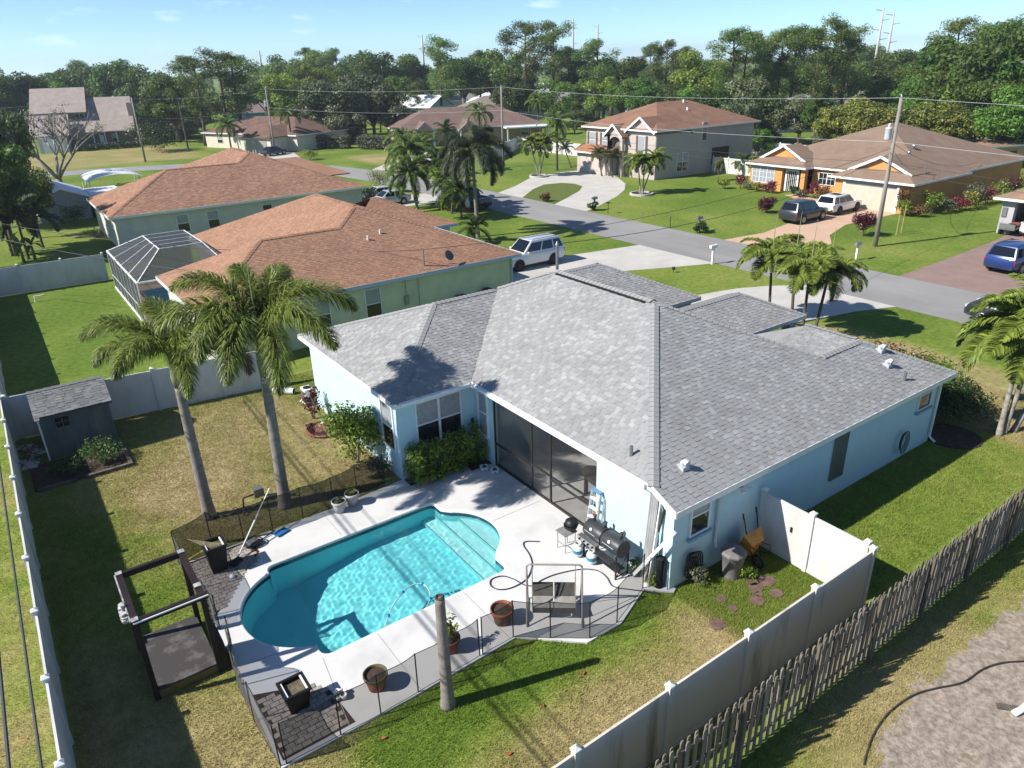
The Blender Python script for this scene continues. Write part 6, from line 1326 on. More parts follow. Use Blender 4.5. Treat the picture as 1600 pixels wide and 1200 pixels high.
SHAFT = mat('crownshaft', (.20,.22,.11), .6, .15, 4); PTD = mat('palm_trunk_dark', (.12,.105,.09), .95, .25, 2.5, bump=.7, bscale=12, stretch=(1,1,3)); PTW = mat('palm_trunk_pale', (.36,.33,.29), .9, .3, 2.5, bump=.5, bscale=12, stretch=(1,1,2), c2=(.17,.145,.12))
def palm(label, base, tops, kind_, nf=9, size=1.0, r=.12, tm=None, lm=None, elev=None, azs=None, shaft=.8, spear=True, name='palm_tree', group=None, seed=1, dead=0):
    "tops: one crown point per trunk"
    rd = random.Random(seed); t = thing(name, label, 'palm', base, 0, group); b0 = Vector(base)
    for j, (bp, tp) in enumerate(tops):
        bp, tp = Vector(bp)-b0, Vector(tp)-b0; mid = bp.lerp(tp,.5)+Vector((rd.uniform(-.06,.06),rd.uniform(-.06,.06),0))
        L = (tp-bp).length; gt_ = bp.lerp(tp, 1-shaft/L) if shaft else tp
        ptrunk(bp-Vector((0,0,.04)), gt_, r, r*.72, 12, max(10,int(L*6))).build('trunk', tm or PT, t, True)
        if shaft: MB().tube([gt_, gt_.lerp(tp,.35), tp, tp+Vector((0,0,.15))],[r*.78,r*.95,r*.6,r*.25],10).build('crownshaft', SHAFT, t, True)
        az0 = rd.uniform(0,6.28); A_ = azs if azs else [az0+k*2.4 for k in range(nf)]
        for k, a in enumerate(A_):
            if elev: e = elev[k]
            else: e = [78,62,50,38,26,12,0,-12][min(7,int(k*8/len(A_)))]
            m_k = lm or kind_; key = (kind_, e, k % 2, m_k)
            if k >= len(A_)-dead: key = (kind_, e, k % 2, 'dead')
            if key not in FM: me = frond_mesh(kind_, e, k % 2); me.materials.append(PALML[key[3]]); FM[key] = me
            o = bpy.data.objects.new('frond', FM[key]); COL.objects.link(o); o.parent = t; o.location = tp+Vector((math.cos(a),math.sin(a),0))*.04+Vector((0,0,.05)); o.rotation_euler = (rd.uniform(-.25,.25),0,a); s = size*rd.uniform(.88,1.1); o.scale = (s,s,s)
        if spear: MB().tube([tp,tp+Vector((.02,.02,1.1*size)),tp+Vector((.04,0,2.0*size))],[.03,.02,.006],6).build('spear_leaf', mat('spear', (.30,.31,.16), .6, .1, 3), t)
    return t
D = math.radians
palm('tall foxtail palm with bushy arching fronds, nearer the pool steps', (5.5,21.2,0), [((5.5,21.2,0),(5.62,21.25,6.0))], 'foxtail', size=1.2, r=.19, shaft=1.3, azs=[D(140),D(10),D(95),D(-30),D(-62),D(-125),D(180),D(220),D(50),D(-95)], elev=[78,66,84,60,48,40,64,52,70,30], seed=3)
palm('smaller foxtail palm with hanging fronds on the shed side', (3.3,22.1,0), [((3.3,22.1,0),(3.28,22.15,5.55))], 'foxtail', size=1.0, r=.18, shaft=.9, azs=[D(60),D(150),D(-35),D(-140),D(190),D(-90),D(100),D(0)], elev=[78,66,68,56,60,34,72,20], seed=4, dead=1, spear=False)
palm('dark shaggy foxtail palm beside the terracotta-roofed house', (32.7,51.1,0), [((32.7,51.1,0),(32.6,51.2,6.8))], 'foxtail', nf=16, size=1.4, r=.17, lm='foxdark', shaft=.9, seed=7)
palm('leaning feathery queen palm at the front of the terracotta-roofed house', (36.6,68.6,0), [((36.6,68.6,0),(36.2,68.8,5.2)),((35.2,66.0,0),(34.6,66.2,3.4))], 'queen', nf=20, size=1.15, r=.13, shaft=0, seed=8)
palm('dense green palm clump at the front of the terracotta-roofed house', (36.5,61.5,0), [((36.5,61.5,0),(36.6,61.4,3.4)),((35.8,58.6,0),(35.7,58.6,2.4)),((37.3,64.5,0),(37.3,64.6,4.2))], 'areca', nf=20, size=1.35, r=.1, shaft=0, tm=PTD, seed=9, spear=False)
palm('low dark palm by the corner of the terracotta roof', (31.6,50.2,0), [((31.4,49.6,0),(31.4,49.5,1.1))], 'areca', nf=12, size=.95, r=.1, shaft=0, tm=PTD, seed=31, spear=False)
t1, t2, t3, t4 = G(1228,480), G(1212,470), Vector((32.0,19.9,0)), Vector((32.4,19.5,0))
PALMX=palm('group of four slim Christmas palms by the entry porch', (32.9,20.8,0), [(t3,(32.1,20.0,3.75)),(t4,(32.95,19.5,3.35)),((33.6,21.6,0),(33.5,21.8,3.7)),((33.0,22.6,0),(32.9,22.8,3.6))], 'adonidia', nf=17, size=1.15, elev=[64,58,52,48,42,38,32,26,20,14,8,2,-4,-10,36,46,24], r=.085, tm=PTD, shaft=.5, seed=11)
palm('multi-trunk Christmas palm with whitish trunks beside the blue house shrubs', (28.7,9.2,0), [((28.7,9.2,0),(28.95,9.35,3.9)),((28.95,9.15,0),(29.2,9.0,4.15)),((29.4,9.0,0),(30.6,8.4,4.2))], 'adonidia', nf=18, size=1.4, r=.10, tm=PTW, shaft=.55, seed=12)
palm('three-trunk Christmas palm in a round bed on the green lawn', (57.1,56.5,0), [((57.0,56.5,0),(56.9,57.0,3.3)),((57.15,56.4,0),(57.3,56.4,3.1)),((57.25,56.6,0),(58.3,56.0,3.5))], 'adonidia', nf=13, size=1.1, r=.08, tm=PTW, shaft=.4, seed=13)
palm('three-trunk Christmas palm in a round bed left of the horseshoe drive', (57.5,75,0), [((57.5,75.0,0),(56.8,75.6,3.9)),((57.6,74.9,0),(57.7,74.9,3.5)),((57.7,75.1,0),(58.5,74.6,4.1))], 'adonidia', nf=13, size=1.15, r=.08, tm=PTW, shaft=.4, seed=14)
palm('pygmy date palm on the lawn before the white fence', (65.7,78.4,0), [((65.7,78.4,0),(65.3,79.3,2.4))], 'date', nf=18, size=1.3, r=.09, tm=PTD, shaft=0, seed=15, spear=False)
palm('pygmy date palm by the beige garage door', (63.3,69.6,0), [((63.3,69.6,0),(63.1,70.1,2.6))], 'date', nf=20, size=1.4, r=.09, tm=PTD, shaft=0, seed=16, spear=False)
palm('pygmy date palm beside the entry of the beige house', (63.5,67.9,0), [((63.5,67.9,0),(63.4,68.0,2.4))], 'date', nf=20, size=1.4, r=.09, tm=PTD, shaft=0, seed=17, spear=False)
palm('low bushy palm in front of the white fence by the orange house', (76,58,0), [((76,58,0),(76,58,1.3))], 'areca', nf=13, size=1.0, r=.1, shaft=0, tm=PTD, seed=18, spear=False)
for q, (px, d, ty, lb) in enumerate(((1290,118,150,'shaggy palm below the pines behind the long white fence'),(745,125,165,'fan-like palm rising over the mauve-brown roof'),(612,150,140,'shaggy palm beside the pale blue gabled house'),(840,150,150,'spreading palm behind the mauve-brown roof'),(900,160,160,'tall thin palm left of the beige two-storey roof'),(870,100,178,'palm between the white fence and the carport house'),(270,150,135,'weeping palm in front of the dark tree beside the bungalow'),(440,140,165,'tall feathery palm beside the bungalow garage'),(1330,190,80,'distant palm in front of the white metal roof'),(340,140,185,'slim palm against the bungalow wall'),(935,150,160,'feathery palm among the trees behind the beige house'),(620,105,205,'garden palm at the hedge end'),(690,100,190,'garden palm hiding the mauve-brown porch'),(650,98,215,'leafy garden palm before the mauve-brown house'))):
    p = RAY(px, d); h_ = max(2.5, HT(p, ty)-1.2); palm(lb, p, [(p,p+Vector((0,0,h_)))], 'queen' if q % 2 else 'areca', nf=14, size=1.05, r=.16, shaft=0, tm=PTD, seed=40+q, spear=False)
# ---------------------------------------------------------------- shrubs
SM = {'green':leafmat('shrub_green', (.19,.27,.03), .5, .3, .4, c2=(.11,.18,.02), scale=1.5),'lime':leafmat('shrub_lime', (.24,.27,.035), .4, .25, .4, c2=(.11,.17,.02), scale=2),'dark':leafmat('shrub_dark', (.045,.08,.018), .45, .2, .4, c2=(.03,.055,.012), scale=1.5),'red':leafmat('shrub_burgundy', (.11,.02,.028), .5, .2, .35, c2=(.05,.012,.018), scale=2),'pink':leafmat('shrub_pink', (.26,.025,.06), .5, .2, .4, c2=(.07,.03,.02), scale=3),'croton':leafmat('shrub_croton', (.28,.24,.03), .5, .2, .35, c2=(.09,.12,.02), scale=3),'mixed':leafmat('shrub_mixed', (.20,.06,.04), .6, .2, .4, c2=(.07,.10,.02), scale=3),'grey':leafmat('shrub_greygreen', (.14,.155,.085), .4, .15, .5, c2=(.09,.10,.055), scale=2),'veg':leafmat('vegetable_leaf', (.11,.19,.05), .4, .25, .4, c2=(.06,.12,.035), scale=3)}
SP = {}
def shrub(label, p, r, h, m, n=900, leaf=.1, group=None, name='shrub', loose=.45, stems=4, lumps=9, seed=1):
    rs = np.random.RandomState(seed); rd = random.Random(seed); cl = []
    for k in range(lumps): a = k*2.4; rr = r*.62*math.sqrt((k+.5)/lumps); q = r*rd.uniform(.38,.55); cl.append((rr*math.cos(a),rr*math.sin(a),h*rd.uniform(.35,.82),q,q,h*rd.uniform(.2,.3)))
    t = thing(name, label, 'shrub', p, rd.uniform(0,6), group); V, F = cloud(cl, n, leaf, rs, loose, .55)
    V[:,2] = np.maximum(V[:,2], .02)
    link('foliage', leafobj('foliage',V,F,SM[m]), None, t)
    for k in range(stems): a = k*6.28/stems+.3; MB().tube([(0.03*math.cos(a),.03*math.sin(a),-.03),(r*.2*math.cos(a),r*.2*math.sin(a),h*.35),(r*.45*math.cos(a),r*.45*math.sin(a),h*.7)],[.022,.016,.008],5).build('stem', BARK, t)
    return t
def hedge(label, x0, x1, y0, y1, h, m, n, leaf, rz=0, loc=(0,0,0), rough=.12, seed=1, name='hedge'):
    rs = np.random.RandomState(seed); t = thing(name, label, 'hedge', loc, rz); cl = []; st = max(.3,(y1-y0)*.5)
    for x in np.arange(x0+.1, x1, st*.8):
        for y in np.arange(y0+.15, y1, st):
            for z in np.arange(h*.2, h, h*.28): q = st*.75; cl.append((x+rs.uniform(-rough,rough),y+rs.uniform(-rough,rough),z+rs.uniform(-rough,rough),q,q,h*.18))
    V, F = cloud(cl, n, leaf, rs, .5, .55); V[:,2] = np.maximum(V[:,2],.02); link('foliage', leafobj('foliage',V,F,SM[m]), None, t)
    for x in np.arange(x0+.3, x1, .7): MB().tube([(x,(y0+y1)/2,-.03),(x+.05,(y0+y1)/2,h*.7)],[.025,.01],5).build('stem', BARK, t)
    return t
hedge('glossy green hedge growing under the double window', -.35,2.35,-.4,.3,1.55,'green',6800,.115,0,(9.85,19.75,.05),.17,seed=2)
shrub('loose yellow-green shrub against the sunlit end wall', (8.65,22.4,0), 1.3, 2.4, 'green', 4200, .13, loose=.5, lumps=16, stems=6, seed=3)
shrub('dark low plants at the foot of the sunlit end wall', (8.95,21.2,0), .55, .7, 'dark', 500, .1, seed=4)
shrub('burgundy-leaved plant beside the round mulch bed', (8.75,26.9,0), .5, 1.35, 'red', 420, .13, stems=5, seed=5)
shrub('small burgundy plant on the rim of the round mulch bed', (8.15,25.5,0), .28, .6, 'red', 160, .11, stems=3, seed=6)
shrub('leafy vegetable plants in the timber-edged bed', (1.1,28.35,.05), .85, .95, 'veg', 1500, .09, lumps=12, seed=7)
shrub('dark leafy weeds in the shaded part of the garden bed', (-.2,28.2,.05), .8, .55, 'dark', 900, .09, lumps=10, seed=8)
shrub('yellow-green bush poking up beside the stained white fence', (5.35,7.62,0), .55, .75, 'lime', 700, .09, seed=9)
s_ = shrub('upright green plant growing in the terracotta pot', (6.5,12.28,.42), .26, .62, 'lime', 220, .11, stems=3, seed=10)
shrub('bright sprouts in the pale grey pot', (7.32,19.86,.47), .2, .16, 'green', 120, .07, stems=2, seed=11); shrub('dark low plant in the pale grey pot', (6.8,19.72,.44), .2, .1, 'dark', 90, .07, stems=2, seed=12)
shrub('small dry plant at the foot of the window hedge', (9.6,19.75,.06), .3, .3, 'grey', 220, .06, stems=2, seed=13)
shrub('fern growing between the grill and the corrugated sheet', (12.2,11.62,.05), .26, .6, 'veg', 220, .1, stems=3, seed=14); shrub('yellow-green fern at the foot of the white board', (12.2,10.98,.03), .22, .45, 'lime', 140, .1, stems=3, seed=15)
shrub('spiky dry weeds under the coiled black hose', (13.25,10.35,0), .38, .75, 'grey', 420, .08, stems=4, seed=16); shrub('bright weed in front of the grey barrel', (14.45,9.62,0), .28, .5, 'green', 240, .08, stems=3, seed=17)
for q, (x, y, r, h_, m) in enumerate(((28.0,11.0,1.2,1.9,'dark'),(28.9,12.2,1.4,2.1,'green'),(29.0,13.6,1.4,2.2,'mixed'),(29.2,10.9,1.2,1.5,'dark'),(29.0,15.2,1.4,2.2,'green'),(30.2,12.6,1.3,1.8,'green'),(28.9,16.8,1.2,2.1,'mixed'))):
    shrub(['dark glossy shrub at the front corner of the blue house','sunny green shrub at the front corner of the blue house','red-flowered shrub along the front of the blue house','low dark shrub beside the whitish palm trunks','dark shrub by the front bedroom wall','outer green shrub before the front bedroom','flowering shrub near the entry porch'][q], (x,y,0), r, h_, m, 2600, .12, seed=20+q, lumps=14)
# mulch ring at the house corner
tag(MB().lathe((27.2,10.2,0), [(1.0,.0),(1.0,.05),(.001,.07)], 24).build('mulch_bed', SOIL), 'dark round mulch bed at the front corner of the blue house', 'garden bed')
for lb, c, r in (('pale stone ring around the palms on the green lawn', (57.1,56.5), 1.25),('pale stone ring around the palms left of the horseshoe drive', (57.5,75), 1.2)):
    t = thingw('stone_ring', lb, 'garden bed', (c[0],c[1],0)); MB().lathe((c[0],c[1],0), [(r*.84,0),(r*.84,.05),(.001,.07)], 24).build('mulch', SOIL, t); MB().lathe((c[0],c[1],0), [(r,0),(r,.2),(r*.85,.2),(r*.85,0)], 24).build('kerb', CONC, t)
# orange house planting
og = [(67.6,51.9,.8,1.6,'pink','pink-red shrub at the far corner of the orange wing'),(67.4,50.6,.7,.9,'grey','grey-green shrub under the orange house window'),(67.3,49.4,.8,1.0,'croton','yellow croton under the white-framed window'),(67.3,48.3,.7,.9,'mixed','red-green croton beside the white iron gate'),(67.2,47.6,.7,1.3,'pink','tall red plant left of the white iron gate'),(67.4,45.0,.6,1.1,'dark','dark shrub right of the white iron gate'),(67.2,44.2,.7,.8,'grey','pale low shrub by the walkway'),(67.8,43.0,.9,1.6,'pink','bright red plants before the recessed window'),(67.4,41.7,.8,1.4,'mixed','red and green shrub left of the orange garage'),
 (65.2,32.5,.8,1.5,'lime','lime shrub at the right corner of the orange garage'),(65.8,31.5,.8,1.1,'mixed','brownish shrub on the right side of the orange garage'),(67.5,31.3,1.1,2.0,'green','green shrub against the orange side wall'),(69.5,30.9,1.0,1.4,'grey','twiggy grey shrub along the orange side wall'),(71.0,30.4,.9,1.2,'pink','red-flowered shrub along the orange side wall'),(72.3,30.2,1.0,1.6,'croton','yellow-green croton along the orange side wall'),(74.2,30.6,1.2,2.3,'grey','bare twiggy bush along the orange side wall'),(76,30.4,1.0,1.6,'pink','scarlet shrub along the orange side wall'),(78.2,30.2,1.1,2.2,'lime','tall lime shrub along the orange side wall'),(80.8,30.4,1.4,2.8,'red','large burgundy shrub at the end of the orange side wall'),(83.5,29.8,1.1,2.4,'croton','golden shrub at the end of the orange side wall'),(86,30.6,1.5,2.8,'red','second burgundy shrub farther along the orange side wall')]
for q, (x, y, r, h_, m, lb) in enumerate(og): shrub(lb, (x,y,0), r, h_, m, 700, .17, seed=60+q)
for q, (px, py, ty, r, lb) in enumerate(((1196,333,307,.95,'heart-shaped burgundy shrub on the lawn left of the terracotta drive'),(1348,369,331,1.05,'large burgundy shrub on the lawn beside the leaning utility pole'))):
    p = G(px,py); shrub(lb, p, r, HT(p,ty), 'red', 2400, .16, seed=90+q, lumps=12)
for q, (px, py, r, h_, m, lb) in enumerate(((852,315,.6,.9,'mixed','small round burgundy shrub on the grass island'),(926,329,.65,.9,'dark','dark shrub at the foot of the mailbox by the horseshoe drive'),(1094,364,.7,.9,'dark','dark shrub at the foot of the mailbox on the green lawn'),(1130,295,.8,1.0,'lime','lime shrub at the base of the thin dark tree'),(595,300,1.6,2.6,'lime','yellow-green tree-like shrub at the corner of the cream house'),(575,318,1.4,1.8,'dark','dark rounded bush under the yellow-green shrub'),(345,350,1.0,1.4,'mixed','brown-leaved shrub against the cream house wall'),(120,352,1.6,2.2,'dark','dark hedge bush at the end of the cream house'),(248,237,5.0,5.4,'dark','big round dark bush beside the split-level house'),(700,330,1.2,1.6,'green','leafy shrub behind the parked dark pickup'),(625,300,1.0,1.2,'green','green shrub by the white parked car'),(485,250,1.6,1.8,'lime','spiky yellow-green shrub on the vacant lot corner'),(1176,280,.8,2.6,'green','clipped pompon bush at the corner of the orange house'),(1408,335,.8,2.6,'mixed','red-topped shrub between thin garden stakes'))):
    p = G(px,py); shrub(lb, p, r, h_, m, 1500 if r < 3 else 4500, .15 if r < 3 else .3, seed=110+q, lumps=12)
t = thingw('garden_stakes', 'two thin bamboo stakes on the lawn before the orange garage', 'stakes', G(1403,365))
for px, py in ((1400,368),(1408,364)): p = G(px,py); MB().cyl(p, p+Vector((0,0,2.2)), .035, n=6).build('stake', mat('bamboo', (.42,.33,.14), .7, .1, 3), t)
p = G(1122,283); tree('dull', p, HT(p,243), .55, 'thin dark-leaved tree on the lawn by the white fence')
hedge('long clipped grey-green hedge left of the vacant lot gap', 0,6.5,0,1.8,2.6,'grey',5200,.3,math.radians(-58),(51.2,131.8,0),.1,seed=5); hedge('clipped grey-green hedge right of the vacant lot gap', 0,6.0,0,1.8,2.6,'grey',4800,.3,math.radians(-58),(55.6,124.4,0),.1,seed=6); hedge('clipped hedge running back from the vacant lot', 0,12,0,1.8,2.6,'grey',5200,.3,math.radians(25),(52.6,133.5,0),.1,seed=7)
hedge('low dark hedge in front of the white porch rail', 0,10,0,1.6,1.3,'dark',3000,.28,-.1,(17.5,164.2,0),.15,seed=8)
# left side: dark palm thicket, bare flowering tree, banana plants, agave
for q, (px, py, ty, k) in enumerate(((-15,420,215,'oak'),(25,395,195,'oak'),(60,372,235,'oak'),(5,345,150,'dull'),(30,320,165,'oak'),(-40,360,130,'oak'))):
    p = G(px,py); tree(k, p, HT(p,ty), .72, ['dark thicket tree over the left lawn fence','tall dark thicket tree behind the banana plants','dark bushy tree beside the clapboard shed','grey-green tree at the back of the thicket','dark tree behind the thicket','large dark tree at the left of the thicket'][q])
palm('dark clumping palm hanging over the banana plants', G(45,405), [(G(45,405),G(45,405)+Vector((0,0,3.2))),(G(20,400),G(20,400)+Vector((0,0,4.2))),(G(68,388),G(68,388)+Vector((0,0,2.6)))], 'areca', nf=13, size=1.25, r=.1, lm='foxdark', shaft=0, tm=PTD, seed=71, spear=False)
p = G(97,300); jt = thing('flowering_tree', 'bare branching tree with sparse purple blossom by the far road', 'tree', p); rd = random.Random(13); br = MB(); ends = []
def grow(a, d, L, r, lev):
    q = a+d*L; br.tube([a,a.lerp(q,.5)+Vector((rd.uniform(-.1,.1),rd.uniform(-.1,.1),.05))*L*.3,q],[r,r*.85,r*.65],6)
    if lev == 0: ends.append(q); return
    for k in range(3 if lev > 1 else 4):
        ax = Vector((rd.uniform(-1,1),rd.uniform(-1,1),rd.uniform(-.2,.6))); grow(q, (d*1.0+ax*.75).normalized(), L*rd.uniform(.62,.85), r*.6, lev-1)
br.tube([(0,0,-.1),(0,0,1.6)],[.45,.34],8)
for k in range(5): a = k*1.3; grow(Vector((0,0,1.5)), Vector((math.cos(a)*.8,math.sin(a)*.8,1)).normalized(), 3.4, .2, 3)
br.build('trunk', mat('silver_bark', (.30,.27,.235), .9, .2, 2), jt, True)
cl = [(*e,.7,.7,.5) for e in ends]; V, F = cloud(cl, 1700, .2, np.random.RandomState(4), .6, .5); link('foliage', leafobj('foliage',V,F,GREYL), None, jt); V, F = cloud(cl[::6], 260, .2, np.random.RandomState(5), .6, .6); link('blossom', leafobj('blossom',V,F,leafmat('purple_blossom', (.26,.21,.5), .2, .3)), None, jt)
BAN = leafmat('banana_leaf', (.14,.20,.04), .35, .3, .4, c2=(.09,.14,.03), scale=2)
for q, (px, py, lb) in enumerate(((25,400,'banana plant nearest the dark thicket'),(55,405,'banana plant with one tall upright leaf'),(38,410,'low banana plant beside the pale fence'))):
    t = thing('banana_plant', lb, 'plant', G(px,py)); rd = random.Random(q); MB().tube([(0,0,0),(0,0,1.2)],[.13,.07],8).build('stem', mat('banana_stem', (.16,.17,.07), .7, .2, 4), t, True)
    for k in range(7):
        a = k*2.4+q; e = rd.uniform(.2,1.3); L = rd.uniform(1.0,1.6); pts = [Vector((0,0,1.1))+Vector((math.cos(a)*f*L*math.cos(e),math.sin(a)*f*L*math.cos(e),L*math.sin(e)*f-.75*L*f*f*(1.2-e*.6))) for f in np.linspace(0,1,8)]
        sd = Vector((-math.sin(a),math.cos(a),0)); b = MB(); b.v = [pt+sd*s*.2*math.sin(PI*min(1,.08+i/7.6))+Vector((0,0,abs(s)*.05)) for i, pt in enumerate(pts) for s in (-1,0,1)]; b.f = [(i*3+j,i*3+j+1,i*3+j+4,i*3+j+3) for i in range(7) for j in (0,1)]; b.build('leaf', BAN, t, True, recalc=False)
t = thing('agave', 'spiky grey-green agave beside the cream house corner', 'plant', G(152,372)); rd = random.Random(3)
for k in range(22):
    a = k*2.4; e = .25+1.0*k/22; L = rd.uniform(.8,1.2); d = Vector((math.cos(a)*math.cos(e),math.sin(a)*math.cos(e),math.sin(e))); sd = Vector((-math.sin(a),math.cos(a),0)); MB().add([sd*.07,-sd*.07,d*L*.5-sd*.07,d*L*.5+sd*.07,d*L],[(0,1,2,3),(3,2,4)]).build('leaf', SM['grey'], t, recalc=False)
# ================================================================ vehicles
def paint(n, c): return mat('paint_'+n, c, .3, .03, 2, metal=.15, spec=.5, coat=.8)
TINT = mat('tinted_glass', (.006,.008,.012), .06, 0, spec=.6); REDL = mat('tail_lamp', (.45,.015,.015), .2, 0, spec=.6); LAMP = mat('head_lamp', (.55,.58,.6), .12, 0, spec=.7); PLATE = mat('licence_plate', (.6,.62,.62), .5, 0); RIMS = mat('alloy_rim', (.42,.43,.44), .3, 0, metal=.8); RIMB = mat('dark_rim', (.03,.03,.032), .35, 0, metal=.5); CLAD = mat('bumper_cladding', (.03,.03,.032), .7, 0)
def car(label, x, y, rz, L, W, H, p, rims=RIMS, name='car', rails=True, style='suv', roofm=None, sun=False):
    t = thing(name, label, 'car' if style != 'pickup' else 'pickup', (x,y,.014), rz); w = W/2; belt = H*(.60 if style != 'sedan' else .63); hood = belt-.04 if style != 'sedan' else belt-.10
    st = [(-.5,.80,.46,belt*.82),(-.485,.93,.34,belt*.97),(-.44,.985,.27,belt),(-.2,1,.25,belt),(.12,1,.25,belt),(.2,1,.25,belt-.01),(.27,.99,.25,hood+.02),(.40,.97,.26,hood-.03),(.47,.90,.29,hood-.12),(.5,.74,.40,hood-.24)]
    if style == 'pickup': st[1:4] = [(-.485,.95,.4,belt-.02),(-.44,.99,.33,belt-.02),(-.12,1,.28,belt-.02)]
    b = MB(); n = 10
    for f, wf_, zb, zt in st:
        ww = w*wf_; pr = [(ww*.80,zb),(ww*.97,zb+.12),(ww,zb+(zt-zb)*.5),(ww*.985,zt-.10),(ww*.90,zt)]; pts = [(a,z) for a, z in pr]+[(-a,z) for a, z in pr[::-1]]; b.v += [(f*L,a,z) for a, z in pts]
    m_s = len(st); b.f = [(i*n+k,i*n+(k+1)%n,(i+1)*n+(k+1)%n,(i+1)*n+k) for i in range(m_s-1) for k in range(n)]+[tuple(range(n))[::-1],tuple(range((m_s-1)*n,m_s*n))]
    bo = b.build('body', p, t, True); mod = bo.modifiers.new('edge','EDGE_SPLIT'); mod.split_angle = math.radians(38)
    xb0, xb1, xt0, xt1 = {'suv':(-.485,.215,-.415,.055),'sedan':(-.40,.24,-.22,.06),'pickup':(-.14,.24,-.10,.10)}[style]; xb0, xb1, xt0, xt1 = xb0*L, xb1*L, xt0*L, xt1*L; wb, wt = w*.92, w*.72; zb, zt = belt-.03, H
    B8 = [(xb0,-wb,zb),(xb1,-wb,zb),(xb1,wb,zb),(xb0,wb,zb)]; T8 = [(xt0,-wt,zt),(xt1,-wt,zt),(xt1,wt,zt),(xt0,wt,zt)]
    cb = MB().add(B8+T8, [(0,1,5,4),(1,2,6,5),(2,3,7,6),(3,0,4,7),(4,5,6,7)]).build('cabin', roofm or p, t, True, bevel=.055); md = cb.modifiers.new('edge','EDGE_SPLIT'); md.split_angle = math.radians(30)
    def face(i, j, s0, s1, t0, t1, nm, m, off=.012):
        A_, C_ = Vector(B8[i]), Vector(B8[j]); E_, G_ = Vector(T8[i]), Vector(T8[j]); q = lambda s, tt: A_.lerp(C_,s).lerp(E_.lerp(G_,s),tt); nr = (C_-A_).cross(E_-A_).normalized()
        pts = [q(s0,t0),q(s1,t0),q(s1-(.0),t1),q(s0,t1)]; MB().add([v+nr*off for v in pts]+[v-nr*.02 for v in pts], [(0,1,2,3),(0,4,5,1),(1,5,6,2),(2,6,7,3),(3,7,4,0)]).build(nm, m, t, recalc=False)
    face(1,2,.07,.93,.10,.93,'windshield',TINT); face(3,0,.07,.93,.16,.90,'rear_window',TINT)
    segs = {'suv':((.035,.25),(.29,.58),(.61,.955)),'sedan':((.05,.46),(.50,.95)),'pickup':((.05,.44),(.50,.95))}[style]
    for s0, s1 in segs: face(0,1,s0,s1,.10,.82,'side_window',TINT); face(2,3,1-s1,1-s0,.10,.82,'side_window',TINT)
    r = {'suv':.375,'sedan':.33,'pickup':.39}[style]; wx = (.295*L, -.285*L)
    for fx in wx:
        for s in (-1,1):
            MB().cyl((fx,s*(w-.22),r+.03),(fx,s*(w+.006),r+.03),r*1.17,n=22).build('wheel_arch', CLAD, t)
            wl = MB(); nn = 22; prof = [(.11,.0),(r*.62,.0),(r*.9,.005),(r,.035),(r,.17),(r*.9,.2),(.1,.2)]
            wl.v = [(fx+a*math.cos(2*PI*k/nn), s*(w+.022-o), r+a*math.sin(2*PI*k/nn)) for a, o in prof for k in range(nn)]; wl.f = [(i*nn+k,i*nn+(k+1)%nn,(i+1)*nn+(k+1)%nn,(i+1)*nn+k) for i in range(len(prof)-1) for k in range(nn)]
            wo = wl.build('wheel', RUBBER, t, True)
            rm_ = MB()
            for k in range(6): a = 2*PI*k/6; rm_.bar((fx+.05*math.cos(a),s*(w+.026),r+.05*math.sin(a)),(fx+r*.62*math.cos(a),s*(w+.024),r+r*.62*math.sin(a)),.075,.02,up=(0,1,0))
            rm_.cyl((fx,s*(w+.01),r),(fx,s*(w+.034),r),.07,n=12); rm_.tube([(fx+r*.63*math.cos(a),s*(w+.022),r+r*.63*math.sin(a)) for a in np.linspace(0,2*PI,23)],.022,5,False); rm_.build('rim', rims, wo)
    for s in (-1,1):
        MB().cbox((.478*L,s*w*.68,hood-.2),(.10,w*.36,.15)).build('headlight', LAMP, t, bevel=.02); MB().cbox((-.482*L,s*w*.84,belt*.80),(.07,w*.20,.26)).build('taillight', REDL, t, bevel=.02)
        MB().cbox((xb1-.30,s*(w+.08),belt+.06),(.12,.17,.13)).build('mirror', p, t, bevel=.03)
        if rails: MB().tube([(xt0+.15,s*wt*.88,zt+.0),(xt0+.22,s*wt*.88,zt+.055),(xt1-.25,s*wt*.88,zt+.055),(xt1-.15,s*wt*.88,zt)],.018,6).build('roof_rail', CLAD, t, True)
    MB().cbox((-.497*L,0,belt*.62),(.02,.34,.15)).build('license_plate', PLATE, t); MB().cbox((-.49*L,0,.46),(.09,W*.86,.17)).build('rear_bumper', CLAD if style != 'sedan' else p, t, bevel=.03); MB().cbox((.485*L,0,.46),(.09,W*.8,.2)).build('front_bumper', CLAD, t, bevel=.03); MB().cbox((.494*L,0,hood-.3),(.03,W*.42,.16)).build('grille', BLACKM, t)
    if sun: MB().cbox(((xt0+xt1)/2+.2,0,zt+.004),(.9,wt*1.3,.01)).build('sunroof', TINT, t)
    if style == 'pickup':
        MB().box(-.475*L,-.16*L,-w*.8,w*.8,belt-.018,belt-.012).build('bed_floor', BLACKM, t)
        for s in (-1,1): MB().box(-.48*L,-.15*L,s*w*.9-.06,s*w*.9+.06,belt-.02,belt+.08).build('bed_side', p, t)
        MB().box(-.49*L,-.475*L,-w*.82,w*.82,belt-.02,belt+.06).build('tailgate', p, t)
    return t
car('silver-white full-size SUV on the drive of the terracotta-roofed house', 30.4, 40.9, PI, 5.2, 2.02, 1.9, paint('silver', (.58,.60,.62)), RIMB)
car('dark grey SUV parked on the terracotta drive', 57.5, 37.2, 0, 4.8, 1.9, 1.8, paint('charcoal', (.028,.034,.037)))
car('white SUV with sunroof in front of the orange garage', 63.1, 37.4, .02, 4.9, 1.95, 1.65, paint('white', (.74,.75,.76)), RIMB, rails=False, sun=True)
